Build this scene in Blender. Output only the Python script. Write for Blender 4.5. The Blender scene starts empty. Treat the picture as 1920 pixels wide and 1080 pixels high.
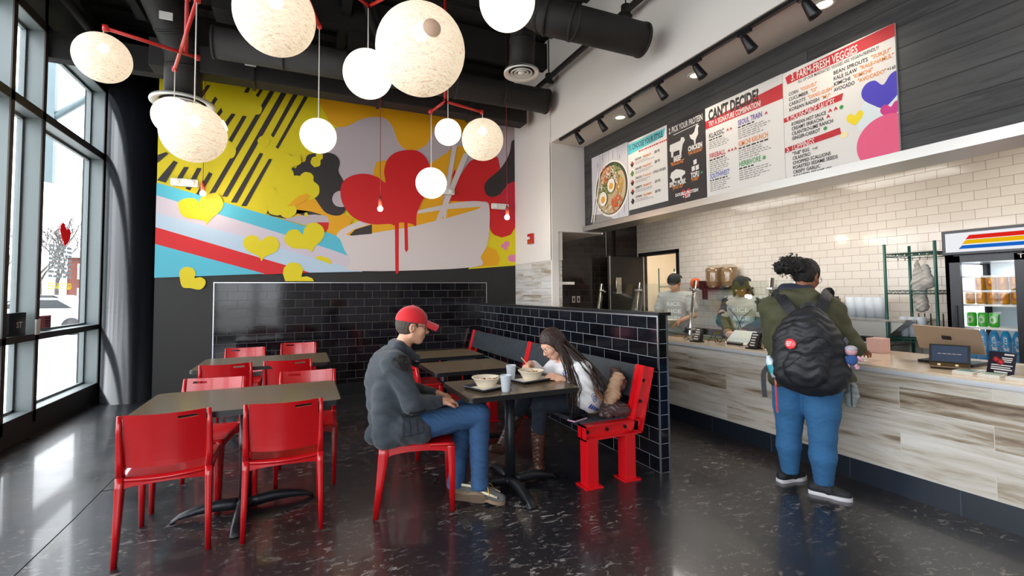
import bpy, bmesh, math, random
import numpy as np
from mathutils import Vector as V, Matrix, Euler
from mathutils.bvhtree import BVHTree
from mathutils.geometry import tessellate_polygon
from math import sin, cos, pi, radians as rad
random.seed(7); np.random.seed(7)
C = bpy.context.scene.collection
sc = bpy.context.scene

# ------------------------------------------------------------------ camera, world, light, exposure
cam_d = bpy.data.cameras.new('camera'); cam = bpy.data.objects.new('camera', cam_d); C.objects.link(cam)
def cam_axes(yaw, pit, rol):
    f = V((sin(yaw)*cos(pit), cos(yaw)*cos(pit), sin(pit))); r = V((cos(yaw), -sin(yaw), 0)); u = r.cross(f)
    return cos(rol)*r + sin(rol)*u, -sin(rol)*r + cos(rol)*u, f
_r, _u, _f = cam_axes(rad(24.177), rad(2.4315), rad(-.4622))
cam.matrix_world = Matrix(((_r.x, _u.x, -_f.x, 0), (_r.y, _u.y, -_f.y, 0), (_r.z, _u.z, -_f.z, 1.45), (0, 0, 0, 1)))
cam_d.sensor_width = 36; cam_d.lens = 873.64/1920*36; cam_d.shift_y = (510.15-540)/1920
cam_d.clip_start = .05; cam_d.clip_end = 400
sc.camera = cam
sc.view_settings.view_transform = 'Standard'; sc.view_settings.look = 'None'
sc.view_settings.exposure = 0.0; sc.view_settings.gamma = 1; sc.view_settings.use_curve_mapping = False
sc.cycles.use_denoising = True
sc.cycles.max_bounces = 8; sc.cycles.diffuse_bounces = 4; sc.cycles.glossy_bounces = 4; sc.cycles.transparent_max_bounces = 16
sc.cycles.sample_clamp_indirect = 4; sc.cycles.caustics_reflective = False; sc.cycles.caustics_refractive = False

wd = bpy.data.worlds.new('sky'); sc.world = wd; wd.use_nodes = True
bg = wd.node_tree.nodes['Background']; bg.inputs[0].default_value = (.9, .95, 1, 1); bg.inputs[1].default_value = 7.0

def light(name, kind, loc, energy, color=(1, 1, 1), size=.2, size_y=None, look=None, spot=60, blend=.4, portal=False):
    d = bpy.data.lights.new(name, kind); d.energy = energy; d.color = color
    if kind == 'AREA':
        d.size = size
        if size_y: d.shape = 'RECTANGLE'; d.size_y = size_y
        if portal: d.cycles.is_portal = True
    elif kind == 'SPOT':
        d.spot_size = rad(spot); d.spot_blend = blend; d.shadow_soft_size = size
    else: d.shadow_soft_size = size
    o = bpy.data.objects.new(name, d); C.objects.link(o); o.location = loc
    if look is not None:
        o.rotation_euler = (V(look)-V(loc)).to_track_quat('-Z', 'Y').to_euler()
    return o
# window daylight portals (left glass wall and the shopfront behind the camera)
light('window_portal', 'AREA', (-2.9, 2.6, 2.3), 1, size=11.6, size_y=4.4, look=(0, 2.6, 2.3), portal=True)
light('window_portal', 'AREA', (-1.75, -3.1, 2.3), 1, size=2.1, size_y=4.2, look=(-1.75, 0, 2.3), portal=True)
# kitchen ceiling panels
for x, y in ((5.0, 5.2), (5.0, 3.4), (5.0, 1.4), (5.0, -.6)):
    light('kitchen_panel_light', 'AREA', (x, y, 2.86), 17, (1, .95, .9), .6, 1.2, (x, y, 0))
light('back_room_light', 'AREA', (7.2, 6.8, 2.8), 60, (1, .93, .8), 1.2, 1.2, (7.2, 6.8, 0))
# recessed cans and track heads over the menu boards
for y in (4.62, 3.40, 2.15, .9):
    light('can_light', 'SPOT', (3.55, y, 3.59), 18, (1, .85, .66), .04, look=(3.6, y, 0), spot=110, blend=.8)
for k, y in enumerate((5.18, 4.66, 4.15, 3.635, 3.14, 2.62, 2.11)):
    light('track_beam', 'SPOT', (3.36, y, 3.45), 7, (1, .87, .7), .03, look=(3.8, y-.15, 2.9), spot=85, blend=.9)

# ------------------------------------------------------------------ helpers
def lin(h):
    if isinstance(h, str):
        h = h.lstrip('#'); h = [int(h[i:i+2], 16)/255 for i in (0, 2, 4)]
    return tuple((c/12.92 if c <= .04045 else ((c+.055)/1.055)**2.4) for c in h)
def mat(name, col, rough=.5, metal=0, spec=.5, bump=0, bscale=60, var=0, vscale=8, coat=0, emit=None, estr=0, alpha=1, sheen=0, trans=0):
    m = bpy.data.materials.new(name); m.use_nodes = True; nt = m.node_tree; b = nt.nodes['Principled BSDF']
    c = lin(col); b.inputs['Base Color'].default_value = (*c, 1); b.inputs['Roughness'].default_value = rough
    b.inputs['Metallic'].default_value = metal; b.inputs['Specular IOR Level'].default_value = spec
    if coat: b.inputs['Coat Weight'].default_value = coat; b.inputs['Coat Roughness'].default_value = .08
    if sheen: b.inputs['Sheen Weight'].default_value = sheen
    if trans: b.inputs['Transmission Weight'].default_value = trans
    if emit is not None: b.inputs['Emission Color'].default_value = (*lin(emit), 1); b.inputs['Emission Strength'].default_value = estr
    if alpha < 1: b.inputs['Alpha'].default_value = alpha
    tc = None
    if bump or var:
        tc = nt.nodes.new('ShaderNodeTexCoord')
    if var:
        n = nt.nodes.new('ShaderNodeTexNoise'); n.inputs['Scale'].default_value = vscale; n.inputs['Detail'].default_value = 5
        nt.links.new(tc.outputs['Object'], n.inputs['Vector'])
        r = nt.nodes.new('ShaderNodeMapRange'); r.inputs[1].default_value = .3; r.inputs[2].default_value = .7
        r.inputs[3].default_value = 1-var; r.inputs[4].default_value = 1+var; nt.links.new(n.outputs[0], r.inputs[0])
        x = nt.nodes.new('ShaderNodeVectorMath'); x.operation = 'SCALE'; x.inputs[0].default_value = c
        nt.links.new(r.outputs[0], x.inputs['Scale']); nt.links.new(x.outputs[0], b.inputs['Base Color'])
    if bump:
        n = nt.nodes.new('ShaderNodeTexNoise'); n.inputs['Scale'].default_value = bscale; n.inputs['Detail'].default_value = 3
        nt.links.new(tc.outputs['Object'], n.inputs['Vector'])
        bp = nt.nodes.new('ShaderNodeBump'); bp.inputs['Strength'].default_value = bump; bp.inputs['Distance'].default_value = .01
        nt.links.new(n.outputs[0], bp.inputs['Height']); nt.links.new(bp.outputs[0], b.inputs['Normal'])
    return m
def emat(name, col, s):
    m = bpy.data.materials.new(name); m.use_nodes = True; nt = m.node_tree; nt.nodes.clear()
    e = nt.nodes.new('ShaderNodeEmission'); e.inputs[0].default_value = (*lin(col), 1); e.inputs[1].default_value = s
    o = nt.nodes.new('ShaderNodeOutputMaterial'); nt.links.new(e.outputs[0], o.inputs[0]); return m
def glass_mat(name, tint=(1, 1, 1), refl=1.0):
    m = bpy.data.materials.new(name); m.use_nodes = True; nt = m.node_tree; nt.nodes.clear()
    t = nt.nodes.new('ShaderNodeBsdfTransparent'); t.inputs[0].default_value = (*tint, 1)
    g = nt.nodes.new('ShaderNodeBsdfGlossy'); g.inputs['Roughness'].default_value = .0
    f = nt.nodes.new('ShaderNodeLayerWeight'); f.inputs[0].default_value = .5
    p = nt.nodes.new('ShaderNodeMath'); p.operation = 'POWER'; p.inputs[1].default_value = 5; nt.links.new(f.outputs[1], p.inputs[0])
    k = nt.nodes.new('ShaderNodeMath'); k.operation = 'MULTIPLY_ADD'; k.inputs[1].default_value = .8*refl; k.inputs[2].default_value = .04*refl; k.use_clamp = True
    x = nt.nodes.new('ShaderNodeMixShader'); o = nt.nodes.new('ShaderNodeOutputMaterial')
    nt.links.new(p.outputs[0], k.inputs[0]); nt.links.new(k.outputs[0], x.inputs[0]); nt.links.new(t.outputs[0], x.inputs[1]); nt.links.new(g.outputs[0], x.inputs[2]); nt.links.new(x.outputs[0], o.inputs[0])
    return m
def _wall_uv(nt, u0=0, z0=0):
    """u along the wall (whichever horizontal axis lies in the face), v = height, in metres of the place"""
    g = nt.nodes.new('ShaderNodeNewGeometry')
    ab = nt.nodes.new('ShaderNodeVectorMath'); ab.operation = 'ABSOLUTE'; nt.links.new(g.outputs['True Normal'], ab.inputs[0])
    sn = nt.nodes.new('ShaderNodeSeparateXYZ'); nt.links.new(ab.outputs[0], sn.inputs[0])
    sp = nt.nodes.new('ShaderNodeSeparateXYZ'); nt.links.new(g.outputs['Position'], sp.inputs[0])
    a = nt.nodes.new('ShaderNodeMath'); a.operation = 'MULTIPLY'; nt.links.new(sp.outputs[0], a.inputs[0]); nt.links.new(sn.outputs[1], a.inputs[1])
    b = nt.nodes.new('ShaderNodeMath'); b.operation = 'MULTIPLY_ADD'; nt.links.new(sp.outputs[1], b.inputs[0]); nt.links.new(sn.outputs[0], b.inputs[1]); nt.links.new(a.outputs[0], b.inputs[2])
    c = nt.nodes.new('ShaderNodeCombineXYZ'); nt.links.new(b.outputs[0], c.inputs[0]); nt.links.new(sp.outputs[2], c.inputs[1])
    d = nt.nodes.new('ShaderNodeVectorMath'); d.operation = 'SUBTRACT'; d.inputs[1].default_value = (u0, z0, 0); nt.links.new(c.outputs[0], d.inputs[0])
    return d.outputs[0]
def tile_mat(name, w, h, c1, c2, mortar_c, mortar=.004, u0=0, z0=0, rough=.08, wood=False, coat=0, off=.5, spec=.5):
    m = bpy.data.materials.new(name); m.use_nodes = True; nt = m.node_tree; b = nt.nodes['Principled BSDF']
    b.inputs['Specular IOR Level'].default_value = spec
    uv = _wall_uv(nt, u0-200*w, z0-200*h)
    t = nt.nodes.new('ShaderNodeTexBrick'); t.offset = off; t.inputs['Scale'].default_value = 1
    t.inputs['Brick Width'].default_value = w; t.inputs['Row Height'].default_value = h; t.inputs['Mortar Size'].default_value = mortar/2
    t.inputs['Mortar Smooth'].default_value = .1; t.inputs['Bias'].default_value = 0
    t.inputs['Color1'].default_value = (*lin(c1), 1); t.inputs['Color2'].default_value = (*lin(c2), 1); t.inputs['Mortar'].default_value = (*lin(mortar_c), 1)
    nt.links.new(uv, t.inputs['Vector'])
    col = t.outputs['Color']
    if wood:   # printed timber grain: streaks stretched along the plank, different on every plank
        t.inputs['Color1'].default_value = (0, 0, 0, 1); t.inputs['Color2'].default_value = (1, 1, 1, 1); t.inputs['Mortar'].default_value = (.5, .5, .5, 1)
        sc_ = nt.nodes.new('ShaderNodeVectorMath'); sc_.operation = 'MULTIPLY'; sc_.inputs[1].default_value = (1.1, 11, 1); nt.links.new(uv, sc_.inputs[0])
        ad = nt.nodes.new('ShaderNodeVectorMath'); ad.operation = 'MULTIPLY_ADD'; ad.inputs[1].default_value = (37, 53, 71)
        nt.links.new(t.outputs['Color'], ad.inputs[0]); nt.links.new(sc_.outputs[0], ad.inputs[2])
        n = nt.nodes.new('ShaderNodeTexNoise'); n.inputs['Scale'].default_value = 1.5; n.inputs['Detail'].default_value = 7; n.inputs['Roughness'].default_value = .62; n.inputs['Distortion'].default_value = .5
        nt.links.new(ad.outputs[0], n.inputs['Vector'])
        s2 = nt.nodes.new('ShaderNodeSeparateColor'); nt.links.new(t.outputs['Color'], s2.inputs[0])
        ma = nt.nodes.new('ShaderNodeMath'); ma.operation = 'MULTIPLY_ADD'; ma.inputs[1].default_value = .3; nt.links.new(s2.outputs[0], ma.inputs[0]); nt.links.new(n.outputs[0], ma.inputs[2])
        cr = nt.nodes.new('ShaderNodeValToRGB'); nt.links.new(ma.outputs[0], cr.inputs[0]); e = cr.color_ramp.elements
        e[0].position = .38; e[0].color = (*lin(wood[0]), 1); e[1].position = .86; e[1].color = (*lin(wood[3]), 1)
        for p, q in ((.5, wood[1]), (.62, wood[2])):
            k = e.new(p); k.color = (*lin(q), 1)
        mx = nt.nodes.new('ShaderNodeMix'); mx.data_type = 'RGBA'; nt.links.new(t.outputs['Fac'], mx.inputs[0]); nt.links.new(cr.outputs[0], mx.inputs[6]); mx.inputs[7].default_value = (*lin(mortar_c), 1)
        col = mx.outputs[2]
    nt.links.new(col, b.inputs['Base Color'])
    r = nt.nodes.new('ShaderNodeMapRange'); r.inputs[3].default_value = rough; r.inputs[4].default_value = .7; nt.links.new(t.outputs['Fac'], r.inputs[0]); nt.links.new(r.outputs[0], b.inputs['Roughness'])
    bp = nt.nodes.new('ShaderNodeBump'); bp.invert = True; bp.inputs['Strength'].default_value = .4; bp.inputs['Distance'].default_value = .003
    nt.links.new(t.outputs['Fac'], bp.inputs['Height'])
    if not wood:   # hand-set tiles: each face a hair uneven
        n = nt.nodes.new('ShaderNodeTexNoise'); n.inputs['Scale'].default_value = 5; nt.links.new(uv, n.inputs['Vector'])
        b2 = nt.nodes.new('ShaderNodeBump'); b2.inputs['Strength'].default_value = .06; b2.inputs['Distance'].default_value = .01
        nt.links.new(n.outputs[0], b2.inputs['Height']); nt.links.new(b2.outputs[0], bp.inputs['Normal'])
    nt.links.new(bp.outputs[0], b.inputs['Normal'])
    return m

def BM(): return bmesh.new()
def faces_mat(bm, n0, mi, smooth=False):
    bm.faces.ensure_lookup_table()
    for f in bm.faces[n0:]: f.material_index = mi; f.smooth = smooth
def box(bm, x0, x1, y0, y1, z0, z1, mi=0, bev=0, M=None):
    n0 = len(bm.faces); v = [bm.verts.new((x, y, z)) for x in (x0, x1) for y in (y0, y1) for z in (z0, z1)]
    for q in ((0, 1, 3, 2), (4, 6, 7, 5), (0, 4, 5, 1), (2, 3, 7, 6), (0, 2, 6, 4), (1, 5, 7, 3)): bm.faces.new([v[i] for i in q])
    if bev:
        es = list({e for vv in v for e in vv.link_edges}); r = bmesh.ops.bevel(bm, geom=es, offset=bev, segments=2, affect='EDGES', profile=.7)
        v = list({vv for f in list(bm.faces)[n0:] for vv in f.verts})
    if M is not None: bmesh.ops.transform(bm, matrix=M, verts=v)
    faces_mat(bm, n0, mi); return v
def prism(bm, pts, a, b, axis='Z', mi=0, smooth=False, M=None):
    """polygon pts in the plane across axis, extruded from a to b"""
    n0 = len(bm.faces)
    def P(p, h): return {'Z': (p[0], p[1], h), 'Y': (p[0], h, p[1]), 'X': (h, p[0], p[1])}[axis]
    A = [bm.verts.new(P(p, a)) for p in pts]; B = [bm.verts.new(P(p, b)) for p in pts]; n = len(pts)
    bm.faces.new(A[::-1]); bm.faces.new(B)
    for i in range(n):
        f = bm.faces.new((A[i], A[(i+1) % n], B[(i+1) % n], B[i])); f.smooth = smooth
    if M is not None: bmesh.ops.transform(bm, matrix=M, verts=A+B)
    bm.faces.ensure_lookup_table()
    for f in bm.faces[n0:]: f.material_index = mi
    return A+B
def flat(bm, pts3, mi=0):
    P = [V(p) for p in pts3]; vs = [bm.verts.new(p) for p in P]
    for tr in tessellate_polygon([P]):
        if (P[tr[1]]-P[tr[0]]).cross(P[tr[2]]-P[tr[0]]).length > 1e-9: bm.faces.new([vs[i] for i in tr]).material_index = mi
def tube(bm, pts, r, seg=8, mi=0, cap=True, smooth=True):
    pts = [V(p) for p in pts]; n0 = len(bm.faces); rings = []; rr = r if isinstance(r, (list, tuple)) else [r]*len(pts)
    up = None
    for i, p in enumerate(pts):
        t = (pts[min(i+1, len(pts)-1)]-pts[max(i-1, 0)])
        t = t.normalized() if t.length > 1e-9 else V((0, 0, 1))
        if up is None: up = t.orthogonal().normalized()
        up = (up-t*up.dot(t)); up = up.normalized() if up.length > 1e-6 else t.orthogonal().normalized()
        s = t.cross(up)
        rings.append([bm.verts.new(p+(up*cos(2*pi*k/seg)+s*sin(2*pi*k/seg))*rr[i]) for k in range(seg)])
    for a, b in zip(rings, rings[1:]):
        for k in range(seg): bm.faces.new((a[k], a[(k+1) % seg], b[(k+1) % seg], b[k]))
    if cap: bm.faces.new(rings[0][::-1]); bm.faces.new(rings[-1])
    faces_mat(bm, n0, mi, smooth)
def lathe(bm, prof, c=(0, 0, 0), seg=24, mi=0, smooth=True, M=None, caps=True):
    n0 = len(bm.faces); R = []
    for r, z in prof: R.append([bm.verts.new((c[0]+r*cos(2*pi*k/seg), c[1]+r*sin(2*pi*k/seg), c[2]+z)) for k in range(seg)])
    for a, b in zip(R, R[1:]):
        for k in range(seg): bm.faces.new((a[k], a[(k+1) % seg], b[(k+1) % seg], b[k]))
    if caps: bm.faces.new(R[0][::-1]); bm.faces.new(R[-1])
    if M is not None: bmesh.ops.transform(bm, matrix=M, verts=[v for r in R for v in r])
    faces_mat(bm, n0, mi, smooth)
def sphere(bm, c, r, seg=16, rings=10, mi=0, M=None):
    n0 = len(bm.faces); rr = r if isinstance(r, (tuple, list)) else (r, r, r)
    m = Matrix.Translation(c) @ (M.to_4x4() if M is not None else Matrix()) @ Matrix.Diagonal((*rr, 1))
    bmesh.ops.create_uvsphere(bm, u_segments=seg, v_segments=rings, radius=1, matrix=m); faces_mat(bm, n0, mi, True)
def loft(bm, secs, mi=0, smooth=True, cap=True):
    """secs: list of rings (lists of points), equal counts"""
    n0 = len(bm.faces); R = [[bm.verts.new(p) for p in s] for s in secs]; n = len(R[0])
    for a, b in zip(R, R[1:]):
        for k in range(n): bm.faces.new((a[k], a[(k+1) % n], b[(k+1) % n], b[k]))
    if cap: bm.faces.new(R[0][::-1]); bm.faces.new(R[-1])
    faces_mat(bm, n0, mi, smooth)
def rrect(cx, cy, w, d, r, z, n=3):
    out = []
    for sx, sy, a0 in ((1, 1, 0), (-1, 1, 90), (-1, -1, 180), (1, -1, 270)):
        for k in range(n+1):
            a = rad(a0+90*k/n); out.append((cx+sx*(w/2-r)+r*cos(a), cy+sy*(d/2-r)+r*sin(a), z))
    return out
def rrect2(w, d, r, n=4, c=(0, 0)): return [(p[0]+c[0], p[1]+c[1]) for p in rrect(0, 0, w, d, r, 0, n)]

def Wm(o):
    m = Matrix()
    while o is not None:
        m = Matrix.LocRotScale(o.location, o.rotation_euler, o.scale) @ m; o = o.parent
    return m
def obj(name, bm, mats, parent=None, smooth=None, local=False):
    """link a bmesh as one object; points are given in the place's coordinates (or local=True: the parent's)"""
    me = bpy.data.meshes.new(name)
    if isinstance(bm, bpy.types.Mesh): me = bm
    else: bmesh.ops.recalc_face_normals(bm, faces=bm.faces[:]); bm.to_mesh(me); bm.free()
    if not isinstance(mats, (list, tuple)): mats = [mats]
    for m in mats: me.materials.append(m)
    o = bpy.data.objects.new(name, me); C.objects.link(o)
    if parent is not None:
        if not local: me.transform(Wm(parent).inverted())
        o.parent = parent
    elif not local:
        co = np.empty(len(me.vertices)*3); me.vertices.foreach_get('co', co); co = co.reshape(-1, 3)
        if len(co):
            lo, hi = co.min(0), co.max(0); b = V(((lo[0]+hi[0])/2, (lo[1]+hi[1])/2, lo[2])); me.transform(Matrix.Translation(-b)); o.location = b
    return o
def tag(o, label, cat, group=None, kind=None):
    o['label'] = label; o['category'] = cat
    if group: o['group'] = group
    if kind: o['kind'] = kind
    return o
def thing(name, label, cat, loc=(0, 0, 0), rotz=0, group=None):
    o = bpy.data.objects.new(name, None); C.objects.link(o); o.empty_display_size = .1
    o.location = loc; o.rotation_euler = (0, 0, rotz); return tag(o, label, cat, group)
def struct(name, bm, m, cat=None):
    o = obj(name, bm, m); o['kind'] = 'structure'; return o
def dup(root, loc, rotz=0, label=None, group=None):
    r = root.copy(); C.objects.link(r); r.location = loc; r.rotation_euler = (0, 0, rotz)
    if label: r['label'] = label
    if group: r['group'] = group
    for ch in list(root.children):
        c = ch.copy(); C.objects.link(c); c.parent = r
        for g in ch.children:
            d = g.copy(); C.objects.link(d); d.parent = c
    return r
_tc = {}
def text_geo(s, size=1, bold=0, align='LEFT', cond=.7):
    """outline of a word from the built-in font: (verts2d, faces, width)"""
    k = (s, bold, align)
    if k not in _tc:
        cu = bpy.data.curves.new('t', 'FONT'); cu.body = s; cu.size = 1; cu.offset = bold; cu.align_x = align; cu.resolution_u = 2
        o = bpy.data.objects.new('t', cu); C.objects.link(o); dg = bpy.context.evaluated_depsgraph_get()
        me = bpy.data.meshes.new_from_object(o.evaluated_get(dg)); vs = [(v.co.x, v.co.y) for v in me.vertices]; fs = [tuple(p.vertices) for p in me.polygons]
        bpy.data.objects.remove(o); bpy.data.meshes.remove(me); bpy.data.curves.remove(cu); _tc[k] = (vs, fs)
    vs, fs = _tc[k]
    return [(x*size*cond, y*size) for x, y in vs], fs
def text(bm, s, place, size, mi=0, bold=.012, align='LEFT', cond=.68, width=None):
    """place: function (u,v)->point; width: squeeze so that the word is this wide"""
    vs, fs = text_geo(s, size/.72, bold, align, cond)
    if not vs: return
    if width:
        w = max(v[0] for v in vs)-min(v[0] for v in vs); vs = [(x*width/w, y) for x, y in vs]
    W = [bm.verts.new(place(x, y)) for x, y in vs]
    for f in fs:
        try: bm.faces.new([W[i] for i in f]).material_index = mi
        except ValueError: pass

# ------------------------------------------------------------------ soft bodies: signed-distance field meshed by surface nets
def rc(a, b, ra, rb=None, k=.02, op='add'): return ('rc', V(a), V(b), ra, ra if rb is None else rb, k, op)
def ell(c, r, R=None, k=.02, op='add'): return ('el', V(c), V(r), R, None, k, op)
def plane(p, n, k=.004): return ('pl', V(p), V(n).normalized(), None, None, k, 'cut')
def sdf_mesh(name, prims, res=.006, wr=0, wf=22, post=None):
    lo = V((1e9,)*3); hi = V((-1e9,)*3)
    for p in prims:
        if p[6] != 'add': continue
        if p[0] == 'rc': m = max(p[3], p[4]); pts = [p[1]+V((s*m,)*3) for s in (-1, 1)]+[p[2]+V((s*m,)*3) for s in (-1, 1)]
        else: m = max(p[2]); pts = [p[1]+V((s*m,)*3) for s in (-1, 1)]
        for q in pts:
            for i in range(3): lo[i] = min(lo[i], q[i]); hi[i] = max(hi[i], q[i])
    lo = np.array(lo)-.02; hi = np.array(hi)+.02; n = np.ceil((hi-lo)/res).astype(int)+1
    F = np.full(n, .2, np.float32); ax = [lo[i]+res*np.arange(n[i]) for i in range(3)]
    for p in prims:
        kind, a, b, ra, rb, k, op = p
        if kind == 'pl':
            d = ((ax[0]-a.x)*b.x)[:, None, None]+((ax[1]-a.y)*b.y)[None, :, None]+((ax[2]-a.z)*b.z)[None, None, :]
            F = np.maximum(F, d.astype(np.float32)); continue
        if kind == 'rc': m = max(ra, rb)+k+.012; l = np.minimum(a, b)-m; h = np.maximum(a, b)+m
        else: m = max(b)+k+.012; l = np.array(a)-m; h = np.array(a)+m
        i0 = np.clip(((l-lo)/res).astype(int), 0, n-1); i1 = np.clip(((h-lo)/res).astype(int)+2, 1, n)
        sl = tuple(slice(i0[i], i1[i]) for i in range(3))
        X = (ax[0][sl[0]])[:, None, None]; Y = (ax[1][sl[1]])[None, :, None]; Z = (ax[2][sl[2]])[None, None, :]
        if kind == 'rc':
            d = b-a; L2 = max(d.dot(d), 1e-9); t = np.clip(((X-a.x)*d.x+(Y-a.y)*d.y+(Z-a.z)*d.z)/L2, 0, 1)
            D = np.sqrt((X-a.x-t*d.x)**2+(Y-a.y-t*d.y)**2+(Z-a.z-t*d.z)**2)-(ra+(rb-ra)*t)
        else:
            x, y, z = X-a.x, Y-a.y, Z-a.z
            if ra is not None:
                m3 = np.array(ra.to_3x3().transposed()); x, y, z = (m3[i][0]*x+m3[i][1]*y+m3[i][2]*z for i in range(3))
            k0 = np.sqrt((x/b.x)**2+(y/b.y)**2+(z/b.z)**2); k1 = np.sqrt((x/b.x**2)**2+(y/b.y**2)**2+(z/b.z**2)**2)+1e-9
            D = k0*(k0-1)/k1
        f = F[sl]; D = D.astype(np.float32)
        if op == 'sub':
            D = -D; h_ = np.clip(.5-.5*(D-f)/k*-1, 0, 1); F[sl] = f*(1-h_)+D*h_+k*h_*(1-h_)
        elif op == 'add':
            h_ = np.clip(.5+.5*(f-D)/k, 0, 1); F[sl] = f*(1-h_)+D*h_-k*h_*(1-h_)
    s = F < 0
    c = np.zeros(tuple(n-1), np.int8)
    for dx in (0, 1):
        for dy in (0, 1):
            for dz in (0, 1): c += s[dx:n[0]-1+dx, dy:n[1]-1+dy, dz:n[2]-1+dz]
    act = (c > 0) & (c < 8); idx = np.argwhere(act); vid = np.full(act.shape, -1, np.int64); vid[act] = np.arange(len(idx))
    acc = np.zeros((len(idx), 3)); cnt = np.zeros(len(idx))
    offs = [(dx, dy, dz) for dx in (0, 1) for dy in (0, 1) for dz in (0, 1)]
    val = {o: F[idx[:, 0]+o[0], idx[:, 1]+o[1], idx[:, 2]+o[2]] for o in offs}
    for o in offs:
        for a_ in range(3):
            if o[a_] == 0:
                q = list(o); q[a_] = 1; q = tuple(q); va, vb = val[o], val[q]; m_ = (va < 0) != (vb < 0)
                t = np.where(m_, va/(va-vb+1e-12), 0)
                for j in range(3): acc[:, j] += np.where(m_, o[j]+(t if j == a_ else 0), 0)
                cnt += m_
    P = lo+(idx+acc/np.maximum(cnt, 1)[:, None])*res
    Fs = []
    for a_ in range(3):
        b_, c_ = [(1, 2), (2, 0), (0, 1)][a_]
        sl0 = [slice(None)]*3; sl1 = [slice(None)]*3; sl0[a_] = slice(0, -1); sl1[a_] = slice(1, None)
        d = s[tuple(sl0)] != s[tuple(sl1)]; e = np.argwhere(d)
        e = e[(e[:, b_] > 0) & (e[:, c_] > 0) & (e[:, b_] < n[b_]-1) & (e[:, c_] < n[c_]-1)]
        q = []
        for db, dc in ((-1, -1), (0, -1), (0, 0), (-1, 0)):
            g = e.copy(); g[:, b_] += db; g[:, c_] += dc; q.append(vid[g[:, 0], g[:, 1], g[:, 2]])
        q = np.stack(q, 1); ins = s[e[:, 0], e[:, 1], e[:, 2]]; q[~ins] = q[~ins][:, ::-1]; Fs.append(q)
    Fq = np.concatenate(Fs); Fq = Fq[(Fq >= 0).all(1)]
    if wr:
        g = np.sin(P[:, [1, 2, 0]]*wf+3*np.sin(P[:, [2, 0, 1]]*wf*.37)); w = (g[:, 0]*g[:, 1]+.6*np.sin(P@np.array([1.1, .7, 1.9])*wf*1.7+2*g[:, 2]))
        gr = np.zeros_like(P); ii = np.clip(((P-lo)/res).astype(int), 1, n-2)
        for j in range(3):
            u_, v_ = ii.copy(), ii.copy(); u_[:, j] += 1; v_[:, j] -= 1
            gr[:, j] = F[tuple(u_.T)]-F[tuple(v_.T)]
        gr /= np.linalg.norm(gr, axis=1)[:, None]+1e-9; P = P+gr*(w*wr)[:, None]
    if post is not None: P = post(P)
    me = bpy.data.meshes.new(name); me.from_pydata(P.tolist(), [], Fq.tolist()); me.update()
    # one pass of smoothing keeps the net even
    bm = bmesh.new(); bm.from_mesh(me); bmesh.ops.smooth_vert(bm, verts=bm.verts[:], factor=.5, use_axis_x=True, use_axis_y=True, use_axis_z=True)
    for f in bm.faces: f.smooth = True
    bm.to_mesh(me); bm.free(); return me
def frame3(F_, U_):
    F_ = V(F_).normalized(); L_ = V(U_).cross(F_).normalized(); U_ = F_.cross(L_); return Matrix((F_, L_, U_)).transposed()
def head_prims(c, F_, U_, s=1.0, jaw=1.0):
    R = frame3(F_, U_); c = V(c)
    def T(x, y, z): return c+R@V((x, y, z))*s
    P = [ell(T(-.008, 0, .03), (.098*s, .078*s, .1*s), R), ell(T(.03, 0, -.035), (.068*s, .06*s*jaw, .078*s), R),
         rc(T(.062, -.012, -.092), T(.062, .012, -.092), .022*s), rc(T(.0, -.05*jaw, -.06), T(.05, -.018, -.09), .02*s), rc(T(.0, .05*jaw, -.06), T(.05, .018, -.09), .02*s),
         rc(T(.08, -.032, .026), T(.08, .032, .026), .013*s, k=.012), rc(T(.09, 0, .008), T(.112, 0, -.03), .008*s, .0125*s, k=.01), rc(T(.098, -.012, -.034), T(.098, .012, -.034), .009*s, k=.006),
         ell(T(.066, .035, -.022), (.026*s,)*3, R), ell(T(.066, -.035, -.022), (.026*s,)*3, R),
         ell(T(.102, .032, .006), (.016*s, .015*s, .012*s), R, k=.01, op='sub'), ell(T(.102, -.032, .006), (.016*s, .015*s, .012*s), R, k=.01, op='sub'),
         rc(T(.09, -.018, -.058), T(.09, .018, -.058), .0075*s, k=.005), rc(T(.088, -.015, -.069), T(.088, .015, -.069), .008*s, k=.005)]
    for e in (1, -1): P += [ell(T(-.008, .08*e, -.008), (.019*s, .009*s, .032*s), R, k=.008), ell(T(-.002, .085*e, -.004), (.01*s, .006*s, .018*s), R, k=.004, op='sub')]
    return P, T, R
def eyes(parent, T, s=1.0, iris='#3a2a1c'):
    bm = BM()
    for e in (1, -1):
        sphere(bm, T(.078, .032*e, .006), .0125*s, 12, 8, 0); sphere(bm, T(.0855, .032*e, .004), .0058*s, 8, 6, 1)
    obj('eyes', bm, [M['eye_white'], mat('iris', iris, .2)], parent)
def glasses(parent, T, s=1.0, m=None, r=.022):
    bm = BM()
    for e in (1, -1):
        n = 20; tube(bm, [T(.108, .033*e+r*1.15*cos(2*pi*k/n), .004+r*.85*sin(2*pi*k/n)) for k in range(n+1)], .0016*s, 5)
        tube(bm, [T(.106, (.033+r*1.1)*e, .012), T(.07, .075*e, .012), T(-.005, .083*e, .01), T(-.02, .08*e, -.006)], .0016*s, 5)
    tube(bm, [T(.108, -.01, .008), T(.112, 0, .011), T(.108, .01, .008)], .0015*s, 5)
    obj('glasses', bm, m or M['black_metal'], parent)
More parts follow.
